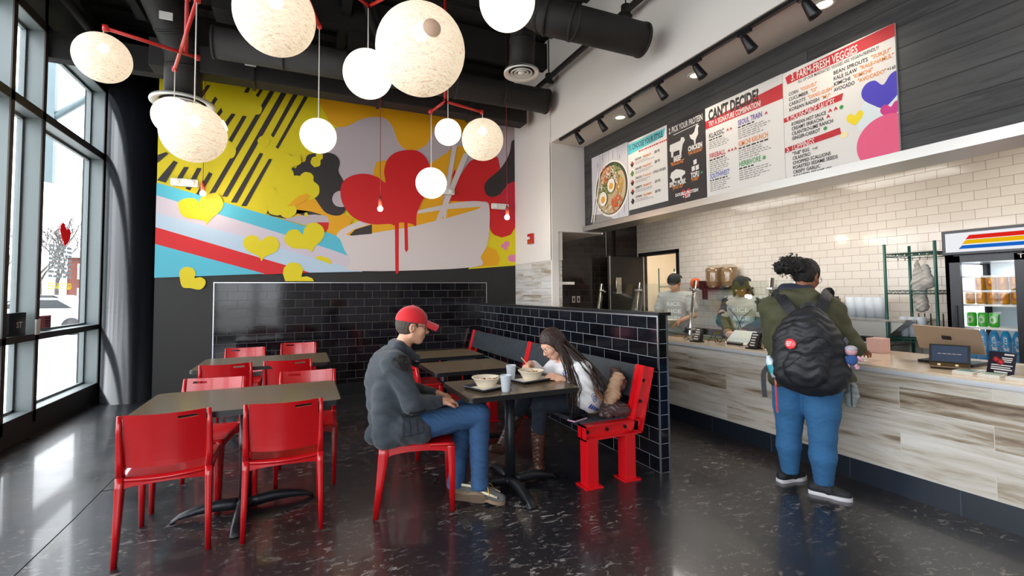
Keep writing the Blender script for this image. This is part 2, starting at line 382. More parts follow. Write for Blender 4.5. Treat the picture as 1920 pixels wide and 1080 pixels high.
def hand_prims(w, d, nrm, side, curl=.6, s=1.0, spread=.12, thumb=.6):
    """w wrist, d direction of the fingers, nrm = palm side, side=+1 if the thumb is on nrm x d side"""
    w = V(w); d = V(d).normalized(); nrm = (V(nrm)-d*V(nrm).dot(d)).normalized(); t = nrm.cross(d)*side
    P = [rc(w, w+d*.03*s, .023*s, .024*s, .015)]
    kn = []
    for i, (o, ln) in enumerate(((.03, .072), (.011, .08), (-.009, .074), (-.028, .058))):
        b = w+d*(.085-.004*abs(i-1))*s+t*o*s; P.append(rc(w+d*.015*s+t*o*.6*s, b, .014*s, .0105*s, .014)); kn.append((b, ln, o))
    for b, ln, o in kn:
        dd = (d+t*o*spread*20).normalized(); p = b; ang = 0
        for j, f in enumerate((.45, .3, .25)):
            ang += curl*(.8 if j == 0 else 1.0); v = dd*cos(ang)+nrm*sin(ang); q = p+v*ln*f*s
            P.append(rc(p, q, (.0098-.0010*j)*s, (.009-.0010*j)*s, .004)); p = q
    b = w+d*.022*s+t*.02*s; q = b+(d*.6+t*.75+nrm*.3*thumb).normalized()*.036*s; q2 = q+(d*.85+t*.25+nrm*.7*thumb).normalized()*.03*s; q3 = q2+(d*.9+nrm*.8*thumb-t*.1).normalized()*.024*s
    P += [rc(b, q, .0145*s, .0115*s, .01), rc(q, q2, .0112*s, .0102*s, .004), rc(q2, q3, .010*s, .0085*s, .004)]
    return P
def mesh_bvh(me, parent):
    w = Wm(parent); return BVHTree.FromPolygons([w @ v.co for v in me.vertices], [tuple(p.vertices) for p in me.polygons])
def decal(parent, name, shapes, target, place, nrm, m, off=.0025):
    """thin print laid on the surface of target (a mesh in place coordinates)"""
    bv = mesh_bvh(target, parent); bm = BM(); nrm = V(nrm).normalized()
    for fn in shapes: fn(bm)
    bmesh.ops.triangulate(bm, faces=bm.faces[:])
    for _ in range(2):
        es = [e for e in bm.edges if e.calc_length() > .02]
        if es: bmesh.ops.subdivide_edges(bm, edges=es, cuts=1); bmesh.ops.triangulate(bm, faces=bm.faces[:])
    miss = []
    for v in bm.verts:
        p = place(v.co.x, v.co.y); h = bv.ray_cast(p+nrm*.3, -nrm)
        if h[0] is None: miss.append(v)
        else: v.co = h[0]+nrm*off
    bmesh.ops.delete(bm, geom=miss, context='VERTS')
    return obj(name, bm, m, parent)
# ------------------------------------------------------------------ materials
M = {}
M['red'] = mat('red_plastic', '#b80f16', .22, spec=.5, coat=.3)
M['red_steel'] = mat('red_painted_steel', '#d6121c', .2, coat=.4)
M['red_pipe'] = mat('red_pipe_paint', '#c02420', .35)
M['black_metal'] = mat('black_metal', '#121215', .35, spec=.5)
M['cast_iron'] = mat('cast_iron', '#23262b', .38, metal=.3, bump=.15, bscale=90)
M['steel'] = mat('stainless_steel', '#c9c6c0', .25, metal=1)
M['brushed'] = mat('brushed_aluminium', '#bdbab6', .38, metal=1)
M['alu_trim'] = mat('aluminium_tile_trim', '#c7cad0', .3, metal=1)
M['duct'] = mat('duct_black_paint', '#201c1b', .7, bump=.1, bscale=30)
M['ceil_black'] = mat('ceiling_black_paint', '#110f0e', .85)
M['black_paint'] = mat('black_wall_paint', '#1d1b1a', .55)
M['white_paint'] = mat('white_wall_paint', '#e6e0da', .7, var=.015, vscale=1.5)
M['soffit'] = mat('soffit_paint', '#d9cfc4', .7)
M['frame_grey'] = mat('window_frame_grey', '#747d7e', .45, metal=.2)
M['frame_dark'] = mat('window_frame_edge', '#3a3431', .5)
M['glass'] = glass_mat('clear_glass')
M['guard_glass'] = glass_mat('guard_glass', (.94, .97, .96), 1.6)
M['column'] = mat('column_gloss_black', '#15161a', .2, spec=.6, bump=.05, bscale=14)
M['eye_white'] = mat('eye_white', '#e8e2dc', .2)
M['white_plastic'] = mat('white_plastic', '#e9e7e2', .4)
M['bowl_paper'] = mat('moulded_fibre_bowl', '#f1e3cb', .6)
M['tray'] = mat('dark_tray', '#4a4c55', .35, metal=.6)
M['paper'] = mat('tray_paper', '#e4e0d8', .8)
M['cup'] = mat('frosted_cup', '#dfe6ee', .35, trans=.0, alpha=.72)
M['wood_seat'] = mat('charcoal_stained_plank', '#30363c', .5, bump=.3, bscale=25, var=.25, vscale=14)
M['laminate'] = mat('table_laminate', '#6c5d49', .22, var=.06, vscale=90)
M['table_edge'] = mat('table_edge_black', '#1b1b1e', .3)
M['quartz'] = mat('counter_quartz', '#d8c4ab', .12, spec=.5, var=.04, vscale=40)
M['quartz_edge'] = mat('counter_edge_grey', '#c6c8cc', .3)
M['green_wire'] = mat('green_epoxy_wire', '#1d5048', .35, metal=.3)
M['white_cord'] = mat('white_cord', '#d8d4cc', .6)
M['red_cord'] = mat('red_cord', '#7a1218', .6)
M['bulb_hot'] = emat('bulb_glow', '#fff2dc', 14)
TILE_H = .1136
M['black_tile'] = tile_mat('black_gloss_tile_partition', .2425, TILE_H, '#08090d', '#16181f', '#8f939a', .0048, u0=2.966, z0=0)
M['black_tile_back'] = tile_mat('black_gloss_tile_back', .2285, TILE_H, '#0b090b', '#1c1a20', '#5c5956', .0038, u0=-1.01, z0=1.5965, spec=.35)
M['black_tile_kitchen'] = tile_mat('black_gloss_tile_kitchen', .2285, TILE_H, '#221d1b', '#2f2825', '#4c4744', .004, spec=.3)
M['white_tile'] = tile_mat('white_subway_tile', .19, .0925, '#d8cfc4', '#ded6cb', '#8c6f62', .0035, rough=.1)
M['kick_tile'] = tile_mat('dark_kick_tile', .66, .3, '#1b2029', '#232a35', '#4b525c', .004, u0=2.92, z0=-.135, rough=.3, off=0)
M['plank'] = tile_mat('limed_plank_tile', .985, .15, 0, 0, '#d8d2c8', .004, u0=1.426, z0=.16, rough=.35, wood=('#8b7f70', '#a59c90', '#c6c2bb', '#dcdad6')) if False else tile_mat('limed_plank_tile', .985, .15, '#000000', '#ffffff', '#cfc9bf', .004, u0=1.426, z0=.01, rough=.32, wood=('#5c4834', '#9c8b76', '#c2b9ac', '#dad5cd'))
M['plank_small'] = tile_mat('limed_plank_tile_wall', .62, .1, '#000000', '#ffffff', '#8f8a84', .003, u0=5.86, z0=1.3, rough=.4, wood=('#8d7860', '#b9b0a4', '#cfcbc6', '#dcdad8'))
M['charcoal_wood'] = tile_mat('charcoal_shiplap', 2.9, .155, '#000000', '#ffffff', '#0d0c0c', .006, u0=1.0, z0=3.6, rough=.6, wood=('#1d1c1d', '#2c2b2c', '#3a3939', '#454444'))

def floor_mat():
    m = bpy.data.materials.new('stained_polished_concrete'); m.use_nodes = True; nt = m.node_tree; b = nt.nodes['Principled BSDF']; L = nt.links.new
    g = nt.nodes.new('ShaderNodeNewGeometry')
    def noise(scale, det, rough=.5, dist=0, vec=None):
        n = nt.nodes.new('ShaderNodeTexNoise'); n.inputs['Scale'].default_value = scale; n.inputs['Detail'].default_value = det; n.inputs['Roughness'].default_value = rough; n.inputs['Distortion'].default_value = dist
        L(vec or g.outputs['Position'], n.inputs['Vector']); return n.outputs[0]
    def ramp(v, *st):
        r = nt.nodes.new('ShaderNodeValToRGB'); e = r.color_ramp.elements; L(v, r.inputs[0])
        e[0].position, e[0].color = st[0][0], (*lin(st[0][1]), 1); e[1].position, e[1].color = st[-1][0], (*lin(st[-1][1]), 1)
        for p, c in st[1:-1]: k = e.new(p); k.color = (*lin(c), 1)
        return r.outputs[0]
    def mul(a, b_):
        x = nt.nodes.new('ShaderNodeMath'); x.operation = 'MULTIPLY'; L(a, x.inputs[0]); L(b_, x.inputs[1]); return x.outputs[0]
    base = ramp(noise(.55, 3), (.35, '#1b1d23'), (.5, '#242226'), (.68, '#3a2d29'))
    # worn patches: coarse zones x fine flakes, flakes stretched like trowel marks
    mp = nt.nodes.new('ShaderNodeMapping'); mp.inputs['Scale'].default_value = (1, 1.8, 1); mp.inputs['Rotation'].default_value = (0, 0, .5); L(g.outputs['Position'], mp.inputs[0])
    flake = ramp(noise(13, 10, .74, .8, mp.outputs[0]), (.56, '#000000'), (.6, '#ffffff'))
    zone = ramp(noise(1.1, 4, .6), (.41, '#000000'), (.62, '#ffffff'))
    worn = mul(flake, zone)
    sp = ramp(noise(60, 6, .75, .4, mp.outputs[0]), (.64, '#000000'), (.68, '#a0a0a0'))
    ad = nt.nodes.new('ShaderNodeMath'); ad.operation = 'MAXIMUM'; L(worn, ad.inputs[0]); L(sp, ad.inputs[1])
    fc = nt.nodes.new('ShaderNodeMath'); fc.operation = 'MULTIPLY'; fc.inputs[1].default_value = .8; L(ad.outputs[0], fc.inputs[0])
    mx = nt.nodes.new('ShaderNodeMix'); mx.data_type = 'RGBA'; L(fc.outputs[0], mx.inputs[0]); L(base, mx.inputs[6]); mx.inputs[7].default_value = (*lin('#a39d97'), 1); L(mx.outputs[2], b.inputs['Base Color'])
    rg = nt.nodes.new('ShaderNodeMapRange'); rg.inputs[1].default_value = .3; rg.inputs[2].default_value = .7; rg.inputs[3].default_value = .26; rg.inputs[4].default_value = .4; L(noise(1.7, 6), rg.inputs[0])
    r2 = nt.nodes.new('ShaderNodeMath'); r2.operation = 'MULTIPLY_ADD'; r2.inputs[1].default_value = .3; L(fc.outputs[0], r2.inputs[0]); L(rg.outputs[0], r2.inputs[2]); L(r2.outputs[0], b.inputs['Roughness'])
    bp = nt.nodes.new('ShaderNodeBump'); bp.inputs['Strength'].default_value = .12; bp.inputs['Distance'].default_value = .004; L(noise(9, 8, .6), bp.inputs['Height']); L(bp.outputs[0], b.inputs['Normal'])
    b.inputs['Specular IOR Level'].default_value = .7; b.inputs['Coat Weight'].default_value = .4; b.inputs['Coat Roughness'].default_value = .08
    return m
M['floor'] = floor_mat()
M['pave'] = mat('street_paving', '#c9c7c2', .8, var=.06, vscale=1)
M['asphalt'] = mat('asphalt', '#55575a', .85)
M['grass'] = mat('verge_grass', '#3c4230', .9, var=.2, vscale=3)

# ------------------------------------------------------------------ room shell
YB, XW, XG, ZC = 7.09, 3.245, -2.73, 5.15
bm = BM(); box(bm, -2.95, 8.6, -3.4, 8.9, -.12, 0); struct('floor', bm, M['floor'])
bm = BM()   # saw-cut joint in the slab
for a, b_ in (((-1.352, -3, 0), (-1.345, 6.9, 0)), ((-1.345, 4.45, 0), (-.2, 4.52, 0))):
    tube(bm, [V(a)+(V(b_)-V(a))*t+V((random.uniform(-.008, .008), 0, .0005)) for t in [k/24 for k in range(25)]], .0028, 4)
tag(obj('floor_crack', bm, mat('crack_dark', '#15171b', .9)), 'thin dark crack line running across the left of the shiny floor', 'crack')
bm = BM(); box(bm, -3.0, 3.4, -3.4, 8.9, ZC, ZC+.15)
for k in range(26): box(bm, -2.7, 3.25, -3+.45*k, -2.8+.45*k, ZC-.06, ZC)
struct('ceiling', bm, M['ceil_black'])
bm = BM()   # roof beams along and across
for y in (5.9, 3.4, .9, -1.6): box(bm, -2.7, 3.24, y, y+.14, 4.72, ZC-.06)
for x in (-1.9, .4): box(bm, x, x+.1, -3.3, 7.0, 4.85, ZC-.06)
struct('trim_1', bm, M['ceil_black'])
bm = BM(); box(bm, -1.68, 3.4, YB, YB+.2, 0, ZC); struct('wall_back', bm, M['black_paint'])
bm = BM(); box(bm, -2.95, -1.68, 8.7, 8.9, 0, ZC); box(bm, -1.68, -1.5, 7.29, 8.9, 0, ZC); struct('wall_alcove', bm, M['black_paint'])
bm = BM(); box(bm, -1.68, 2.6, YB-.015, YB, 0, .17); box(bm, -1.68, -1.06, YB-.02, YB, .17, .182); struct('baseboard_back', bm, mat('black_cove_base', '#17191c', .35))
# tiled dado on the back wall
bm = BM(); box(bm, -1.045, 2.715, YB-.012, YB, .001, 1.5965); struct('wall_tiled_back', bm, M['black_tile_back'])
bm = BM(); box(bm, -1.055, 2.725, YB-.016, YB, 1.5965, 1.606); box(bm, -1.055, -1.045, YB-.016, YB, 0, 1.5965); box(bm, 2.715, 2.725, YB-.016, YB, 0, 1.5965)
struct('trim_2', bm, M['alu_trim'])
# white wall on the right: strip beyond the niche, and the band above the niche
bm = BM(); box(bm, XW, XW+.18, 5.84, YB, 1.902, ZC); box(bm, XW, XW+.3, -3.4, 5.819, 3.6, ZC); struct('wall_right', bm, M['white_paint'])
bm = BM(); box(bm, XW+.001, XW+.17, 5.84, YB, 0, 1.902); struct('wall_right_planked', bm, M['plank_small'])
bm = BM(); box(bm, XW, XW+.105, 5.82, 5.86, 0, 3.6); box(bm, XW+.1, 3.9, 5.821, 5.86, 2.315, 3.63); box(bm, 3.35, 4.15, 5.86, 7.4, 2.312, 2.6)
struct('wall_pillar', bm, M['white_paint'])
bm = BM(); box(bm, XW+.17, 3.35, 5.86, 7.4, 0, 2.6); struct('wall_pillar_inside', bm, M['black_paint'])
bm = BM(); box(bm, XW+.002, 4.0, -3.4, 5.85, 3.596, 3.68); struct('soffit_niche', bm, M['soffit'])
bm = BM(); box(bm, 3.807, 3.95, -3.4, 5.82, 2.4, 3.6); struct('wall_menu', bm, M['charcoal_wood'])
bm = BM(); box(bm, 3.765, 4.1, -3.4, 5.82, 2.33, 2.402, 0); struct('trim_3', bm, M['brushed'])
bm = BM(); box(bm, 3.95, 4.15, -3.4, 5.9, 2.34, 3.0); struct('lintel', bm, M['soffit'])
# kitchen shell
bm = BM(); box(bm, 3.35, 6.0, 7.4, 7.5, 0, 3.0); box(bm, 5.49, 6.0, 7.34, 7.4, 0, 3.0, 0); struct('wall_kitchen_back', bm, M['black_tile_kitchen'])
bm = BM(); box(bm, 3.95, 6.1, -3.4, 7.5, 2.92, 3.0)
struct('ceiling_kitchen', bm, mat('kitchen_ceiling_tile', '#cfc6ba', .8))
bm = BM()   # white tiled wall with the doorway
box(bm, 6.0, 6.12, -3.4, 6.28, 0, 2.92); box(bm, 6.0, 6.12, 7.22, 7.5, 0, 2.92); box(bm, 6.0, 6.12, 6.28, 7.22, 2.12, 2.92); struct('wall_kitchen_right', bm, M['white_tile'])
bm = BM(); box(bm, 5.98, 6.14, 6.22, 6.28, 0, 2.18); box(bm, 5.98, 6.14, 7.22, 7.28, 0, 2.18); box(bm, 5.98, 6.14, 6.22, 7.28, 2.12, 2.18); struct('trim_4', bm, M['black_metal'])
bm = BM(); box(bm, 8.4, 8.5, 5, 8.6, 0, 3); box(bm, 6.12, 8.5, 8.5, 8.6, 0, 3); box(bm, 6.12, 8.5, 4.9, 5, 0, 3); box(bm, 6.12, 8.5, 5, 8.5, 2.95, 3); struct('wall_storeroom', bm, mat('storeroom_wall', '#e2d3bd', .7))
bm = BM()
for x, y in ((5.0, 5.2), (5.0, 3.4), (5.0, 1.4), (5.0, -.6)): box(bm, x-.3, x+.3, y-.6, y+.6, 2.905, 2.92)
tag(obj('kitchen_ceiling_light', bm, emat('troffer_glow', '#fff1da', 2.2)), 'flat light panels in the kitchen ceiling above the serving line', 'ceiling light')
# door leaf standing open
t = thing('door_2', 'black kitchen door standing open beside the doorway in the tiled wall', 'door', (5.95, 7.14, 0)); t['kind'] = 'structure'
del t['label']; del t['category']
bm = BM(); box(bm, 5.17, 5.95, 7.1, 7.14, .01, 2.09); obj('door_panel', bm, M['black_metal'], t)
bm = BM(); box(bm, 5.15, 5.175, 7.09, 7.145, .01, 2.1); box(bm, 5.93, 5.955, 7.085, 7.145, .01, 2.1); obj('edge_strip', bm, M['brushed'], t)
bm = BM(); tube(bm, [(5.27, 7.1, 1.42), (5.27, 7.05, 1.44), (5.27, 7.05, 1.64), (5.27, 7.1, 1.66)], .011, 8); box(bm, 5.3, 5.42, 7.092, 7.1, 1.4, 1.7); obj('door_handle', bm, M['steel'], t)
# partition between the benches and the queue
bm = BM(); box(bm, 2.61, 2.7, 2.955, YB-.013, 0, 1.249); struct('wall_partition', bm, M['black_tile'])
bm = BM(); box(bm, 2.604, 2.706, 2.948, 2.956, 0, 1.25) if False else None
for x0, x1 in ((2.603, 2.613), (2.697, 2.706)): box(bm, x0, x1, 2.948, 2.962, 0, 1.249)
box(bm, 2.602, 2.61, 2.95, YB-.02, 1.236, 1.249); struct('trim_5', bm, M['alu_trim'])
bm = BM(); box(bm, 2.595, 2.725, 2.93, YB-.02, 1.249, 1.275, bev=.003); struct('trim_6', bm, mat('partition_cap_black', '#1a1a1d', .3))
# round column
bm = BM(); lathe(bm, [(.41, 0), (.41, .0), (.38, .001), (.38, ZC)], (-2.13, 8.2, 0), 40); struct('column', bm, M['column'])

# ---- glass wall on the left
FX0, FX1 = XG-.04, -2.56
ys = [-3.4, -1.7, -.05, 1.6, 3.25, 4.9, 6.0, 6.6, 8.28]
ZS, ZT1, ZT2, ZH = .25, 1.02, 3.4, 4.3
bm = BM(); bd = BM()
for y in ys:
    w = .055; box(bm, FX0, FX1-.012, y-w+.055*(y < 0)*0, y+w*.2, 0, ZC); box(bd, FX1-.012, FX1, y-w, y+w*.2, ZS-.12 if y > -3 else 0, ZH+.1)
box(bm, FX0, FX1-.012, 8.29, 8.75, 0, ZC)
for z0, z1 in ((ZS-.25, ZS), (ZT1-.035, ZT1+.03), (ZT2-.06, ZT2+.03), (ZH, ZC)):
    box(bm, FX0, FX1-.012, -3.4, 8.29, z0, z1); box(bd, FX1-.012, FX1, -3.4, 8.29, z0, z1 if z1 < 4.5 else ZH+.1)
struct('wall_left', bm, M['frame_grey']); struct('trim_7', bd, M['frame_dark'])
for i, (a, b_) in enumerate(zip(ys, ys[1:])):
    bm = BM(); bg_ = BM()
    for z0, z1 in ((ZS, ZT1-.035), (ZT1+.03, ZT2-.06), (ZT2+.03, ZH)):
        for q in ((a+.011, a+.04, z0, z1), (b_-.085, b_-.055, z0, z1), (a+.01, b_-.055, z0, z0+.025), (a+.01, b_-.055, z1-.03, z1)): box(bm, XG-.02, XG+.02, *q)
        box(bg_, XG-.004, XG, a+.04, b_-.085, z0+.025, z1-.03)
    w = obj('window_%d' % (i+1), bg_, M['glass']); w['kind'] = 'structure'; obj('window_frame', bm, M['frame_grey'], w)
# front of the shop, behind the camera
bm = BM(); box(bm, -2.95, 3.3, -3.4, -3.3, 4.3, ZC); box(bm, -2.95, 3.3, -3.4, -3.3, 0, .25)
for x in (-2.9, -1.4, 0, 1.4, 2.8, 3.2): box(bm, x-.05, x+.05, -3.4, -3.25, 0, ZC)
box(bm, 3.3, 6.1, -3.4, -3.3, 0, 3.0); struct('wall_front', bm, M['frame_grey'])
bm = BM(); box(bm, -.7, 3.3, -3.28, -3.2, 0, ZC); struct('wall_front_light_block', bm, M['white_paint'])  # unseen wall, added to block front daylight and its reflection in the back tiles

# ---- street outside
bm = BM(); box(bm, -160, 60, -60, 160, -.3, -.14); struct('ground_outside', bm, M['pave'])
bm = BM()
d_ = V((-.42, .9, 0)).normalized(); n_ = V((.9, .42, 0)).normalized()
def oblong(bm, c, l, w, z0, z1, d=d_, mi=0):
    d = V(d).normalized(); n = V((d.y, -d.x, 0)); c = V(c); pts = [(c+d*s*l/2+n*t_*w/2) for s, t_ in ((-1, -1), (1, -1), (1, 1), (-1, 1))]
    prism(bm, [(p.x, p.y) for p in pts], z0, z1, 'Z', mi)
oblong(bm, (-26, 44, 0), 120, 12, -.14, -.12, (1, .28, 0)); tag(obj('street', bm, M['asphalt']), 'grey asphalt street seen through the window behind the parked cars', 'road', kind='structure'); 
bm = BM(); oblong(bm, (-26, 54.5, 0), 90, 10, -.14, -.12, (1, .28, 0)); tag(obj('verge', bm, M['grass']), 'strip of winter grass in front of the brick house outside', 'grass', kind='stuff')
def car(name, c, ang, body, label, s=1.0):
    t = thing(name, label, 'car', c, ang); R = Matrix.Translation(c) @ Matrix.Rotation(ang, 4, 'Z') @ Matrix.Scale(s, 4)
    prof = [(-2.2, .35), (-2.25, .75), (-2.1, .98), (-1.5, 1.05), (-.9, 1.45), (.6, 1.48), (1.3, 1.05), (2.0, .9), (2.2, .7), (2.2, .35)]
    bm = BM(); prism(bm, prof, -.85, .85, 'Y'); bmesh.ops.bevel(bm, geom=bm.edges[:], offset=.07, segments=2, affect='EDGES'); bmesh.ops.transform(bm, matrix=R, verts=bm.verts[:]); obj('body', bm, body, t)
    bm = BM(); prism(bm, [(-1.4, 1.07), (-.85, 1.4), (.55, 1.42), (1.1, 1.07)], -.87, .87, 'Y'); bmesh.ops.transform(bm, matrix=R, verts=bm.verts[:]); obj('window', bm, mat('car_glass', '#1d2428', .1), t)
    for x in (-1.4, 1.4):
        for y in (-.8, .8):
            bm = BM(); lathe(bm, [(.34, -.11), (.34, .11), (.2, .12)], (0, 0, 0), 16, M=R @ Matrix.Translation((x, y, .34)) @ Matrix.Rotation(pi/2, 4, 'X')); obj('wheel', bm, M['black_metal'], t)
car('white_car', (-9.6, 25.6, -.13), rad(165), mat('car_white', '#a8adb2', .2, coat=.5), 'white car parked nearest outside the window')
car('dark_car', (-14.6, 38.5, -.12), rad(165), mat('car_dark', '#14171a', .25, coat=.5), 'dark grey car parked farther off behind the white car', 1.1)
t = thing('brick_house', 'red brick house with white windows seen through the glass', 'building', (-17, 66, -.14))
bm = BM(); box(bm, -22, -11, 62, 72, -.14, 5.3); obj('wall', bm, mat('brick_wall', '#703c30', .9, var=.15, vscale=.6), t)
bm = BM(); prism(bm, [(61.5, 5.3), (72.5, 5.3), (67, 6.6)], -22.4, -10.6, 'X'); obj('roof', bm, mat('roof_grey', '#9a9da0', .8), t)
for x in (-20.4, -17.9, -15.2, -12.6):
    for z in (.7, 3.2):
        bm = BM(); box(bm, x-.75, x+.75, 61.92, 62, z-.1, z+1.5); w = obj('window', bm, M['white_plastic'], t); bm = BM(); box(bm, x-.6, x+.6, 61.9, 61.925, z+.05, z+1.35); obj('pane', bm, mat('pane_grey', '#4c5a60', .15), w)
bark = mat('bare_bark', '#4c4642', .9)
def tree(c, h, seed, label):
    rr = random.Random(seed); bm = BM()
    def br(p, d, l, r, n):
        q = p+d*l; tube(bm, [p, p+d*l*.5+V((rr.uniform(-1, 1), rr.uniform(-1, 1), 0))*l*.05, q], [r, r*.85, r*.65], 4 if n < 3 else 6, cap=False)
        if n == 0: return
        for _ in range(3 if n > 2 else 4):
            e = (d+V((rr.uniform(-1, 1), rr.uniform(-1, 1), rr.uniform(-.3, .7)))*.75).normalized(); br(q if _ else p+d*l*.7, e, l*rr.uniform(.6, .8), r*.55, n-1)
    br(V(c), V((0, 0, 1)), h*.28, h*.018, 5); tag(obj('bare_tree', bm, bark), label, 'tree', 'bare winter trees outside')
tree((-35.5, 97, -.1), 19, 1, 'bare winter tree far off at the left of the wide window')
tree((-33, 95, -.1), 18, 2, 'bare winter tree rising behind the brick house, in the wide window')
tree((-38.5, 99, -.1), 18, 5, 'bare winter tree close to the left mullion of the wide window')
tree((-35, 81, -.1), 14, 4, 'bare winter tree seen in the narrow window left of the wide one')
# steel canopy outside the upper windows
t = thing('canopy_bracket', 'grey steel canopy bracket outside the upper window pane', 'bracket', (-3.6, 9.2, 3.4))
bm = BM(); box(bm, -3.65, -3.55, 9.4, 9.5, 3.2, 5.2); tube(bm, [(-3.6, 9.45, 4.2), (-3.0, 9.45, 4.75)], .05, 6); tube(bm, [(-3.6, 9.45, 4.2), (-4.2, 9.45, 4.75)], .05, 6); obj('post', bm, mat('canopy_steel', '#6f8288', .5), t)
def film(name, col):
    m = mat(name, col, .5); nt = m.node_tree; b = nt.nodes['Principled BSDF']; t = nt.nodes.new('ShaderNodeBsdfTranslucent'); t.inputs[0].default_value = (*lin(col), 1)
    x = nt.nodes.new('ShaderNodeMixShader'); x.inputs[0].default_value = .35; nt.links.new(b.outputs[0], x.inputs[1]); nt.links.new(t.outputs[0], x.inputs[2]); nt.links.new(x.outputs[0], nt.nodes['Material Output'].inputs[0]); return m
# decals on the glass, read from the street
xi = XG+.003
bm = BM(); hp = [(u_*1.9, v_*1.15) for u_, v_ in [(0, -.12), (-.05, -.03), (-.075, .04), (-.07, .1), (-.045, .135), (-.015, .125), (.01, .06), (.03, .085), (.06, .08), (.075, .045), (.065, -.02), (.035, -.07)]]
prism(bm, [(7.61+u, 2.2+v) for u, v in hp], xi, xi+.002, 'X'); tag(obj('heart_decal', bm, film('decal_red', '#d81424')), 'red heart sticker on the wide window pane', 'decal')
bm = BM()
for r in range(8):
    z = 2.03-.052*r; n = random.randint(4, 6); y = 7.2
    for k in range(n):
        w = (.6/n); box(bm, xi, xi+.001, y+.006, y+w-.006, z, z+.034); y += w
tag(obj('menu_decal', bm, film('decal_white', '#d4d8da')), 'rows of white lettering in a block on the window, seen from behind', 'decal')
bm = BM(); text(bm, 'GLUTEN-FREE', lambda u, v: V((xi+.001, 7.82-u, 1.53+v)), .075, width=.62, bold=.03)
tag(obj('yellow_word_decal', bm, film('decal_yellow', '#d8c81a')), 'yellow lettering reversed on the window under the white rows', 'decal')
t = thing('door_sticker_sign', 'small red and white sign stuck low on the window mullion', 'sign', (-2.6, 7.0, 1.03))
bm = BM(); box(bm, -2.73, -2.715, 6.98, 7.28, 1.04, 1.22); obj('red_panel', bm, M['red'], t)
bm = BM(); box(bm, -2.56, -2.545, 6.52, 6.6, 1.04, 1.2, bev=.004); obj('white_box', bm, M['white_plastic'], t)
bm = BM(); [box(bm, -2.7145, -2.712, 7.15, 7.26, 1.06+.03*k, 1.073+.03*k) for k in range(5)]; obj('lettering', bm, mat('sign_black', '#151515', .6), t)
t = thing('sandwich_board', 'black box sign with white lettering in the corner window at left', 'sign', (-2.66, 6.3, 1.04))
bm = BM(); box(bm, -2.71, -2.6, 6.15, 6.45, 1.05, 1.28, bev=.005); obj('panel', bm, M['black_metal'], t)
bm = BM(); text(bm, 'ST', lambda u, v: V((-2.598, 6.27+u, 1.13+v)), .06, width=.1); obj('lettering', bm, M['white_plastic'], t)
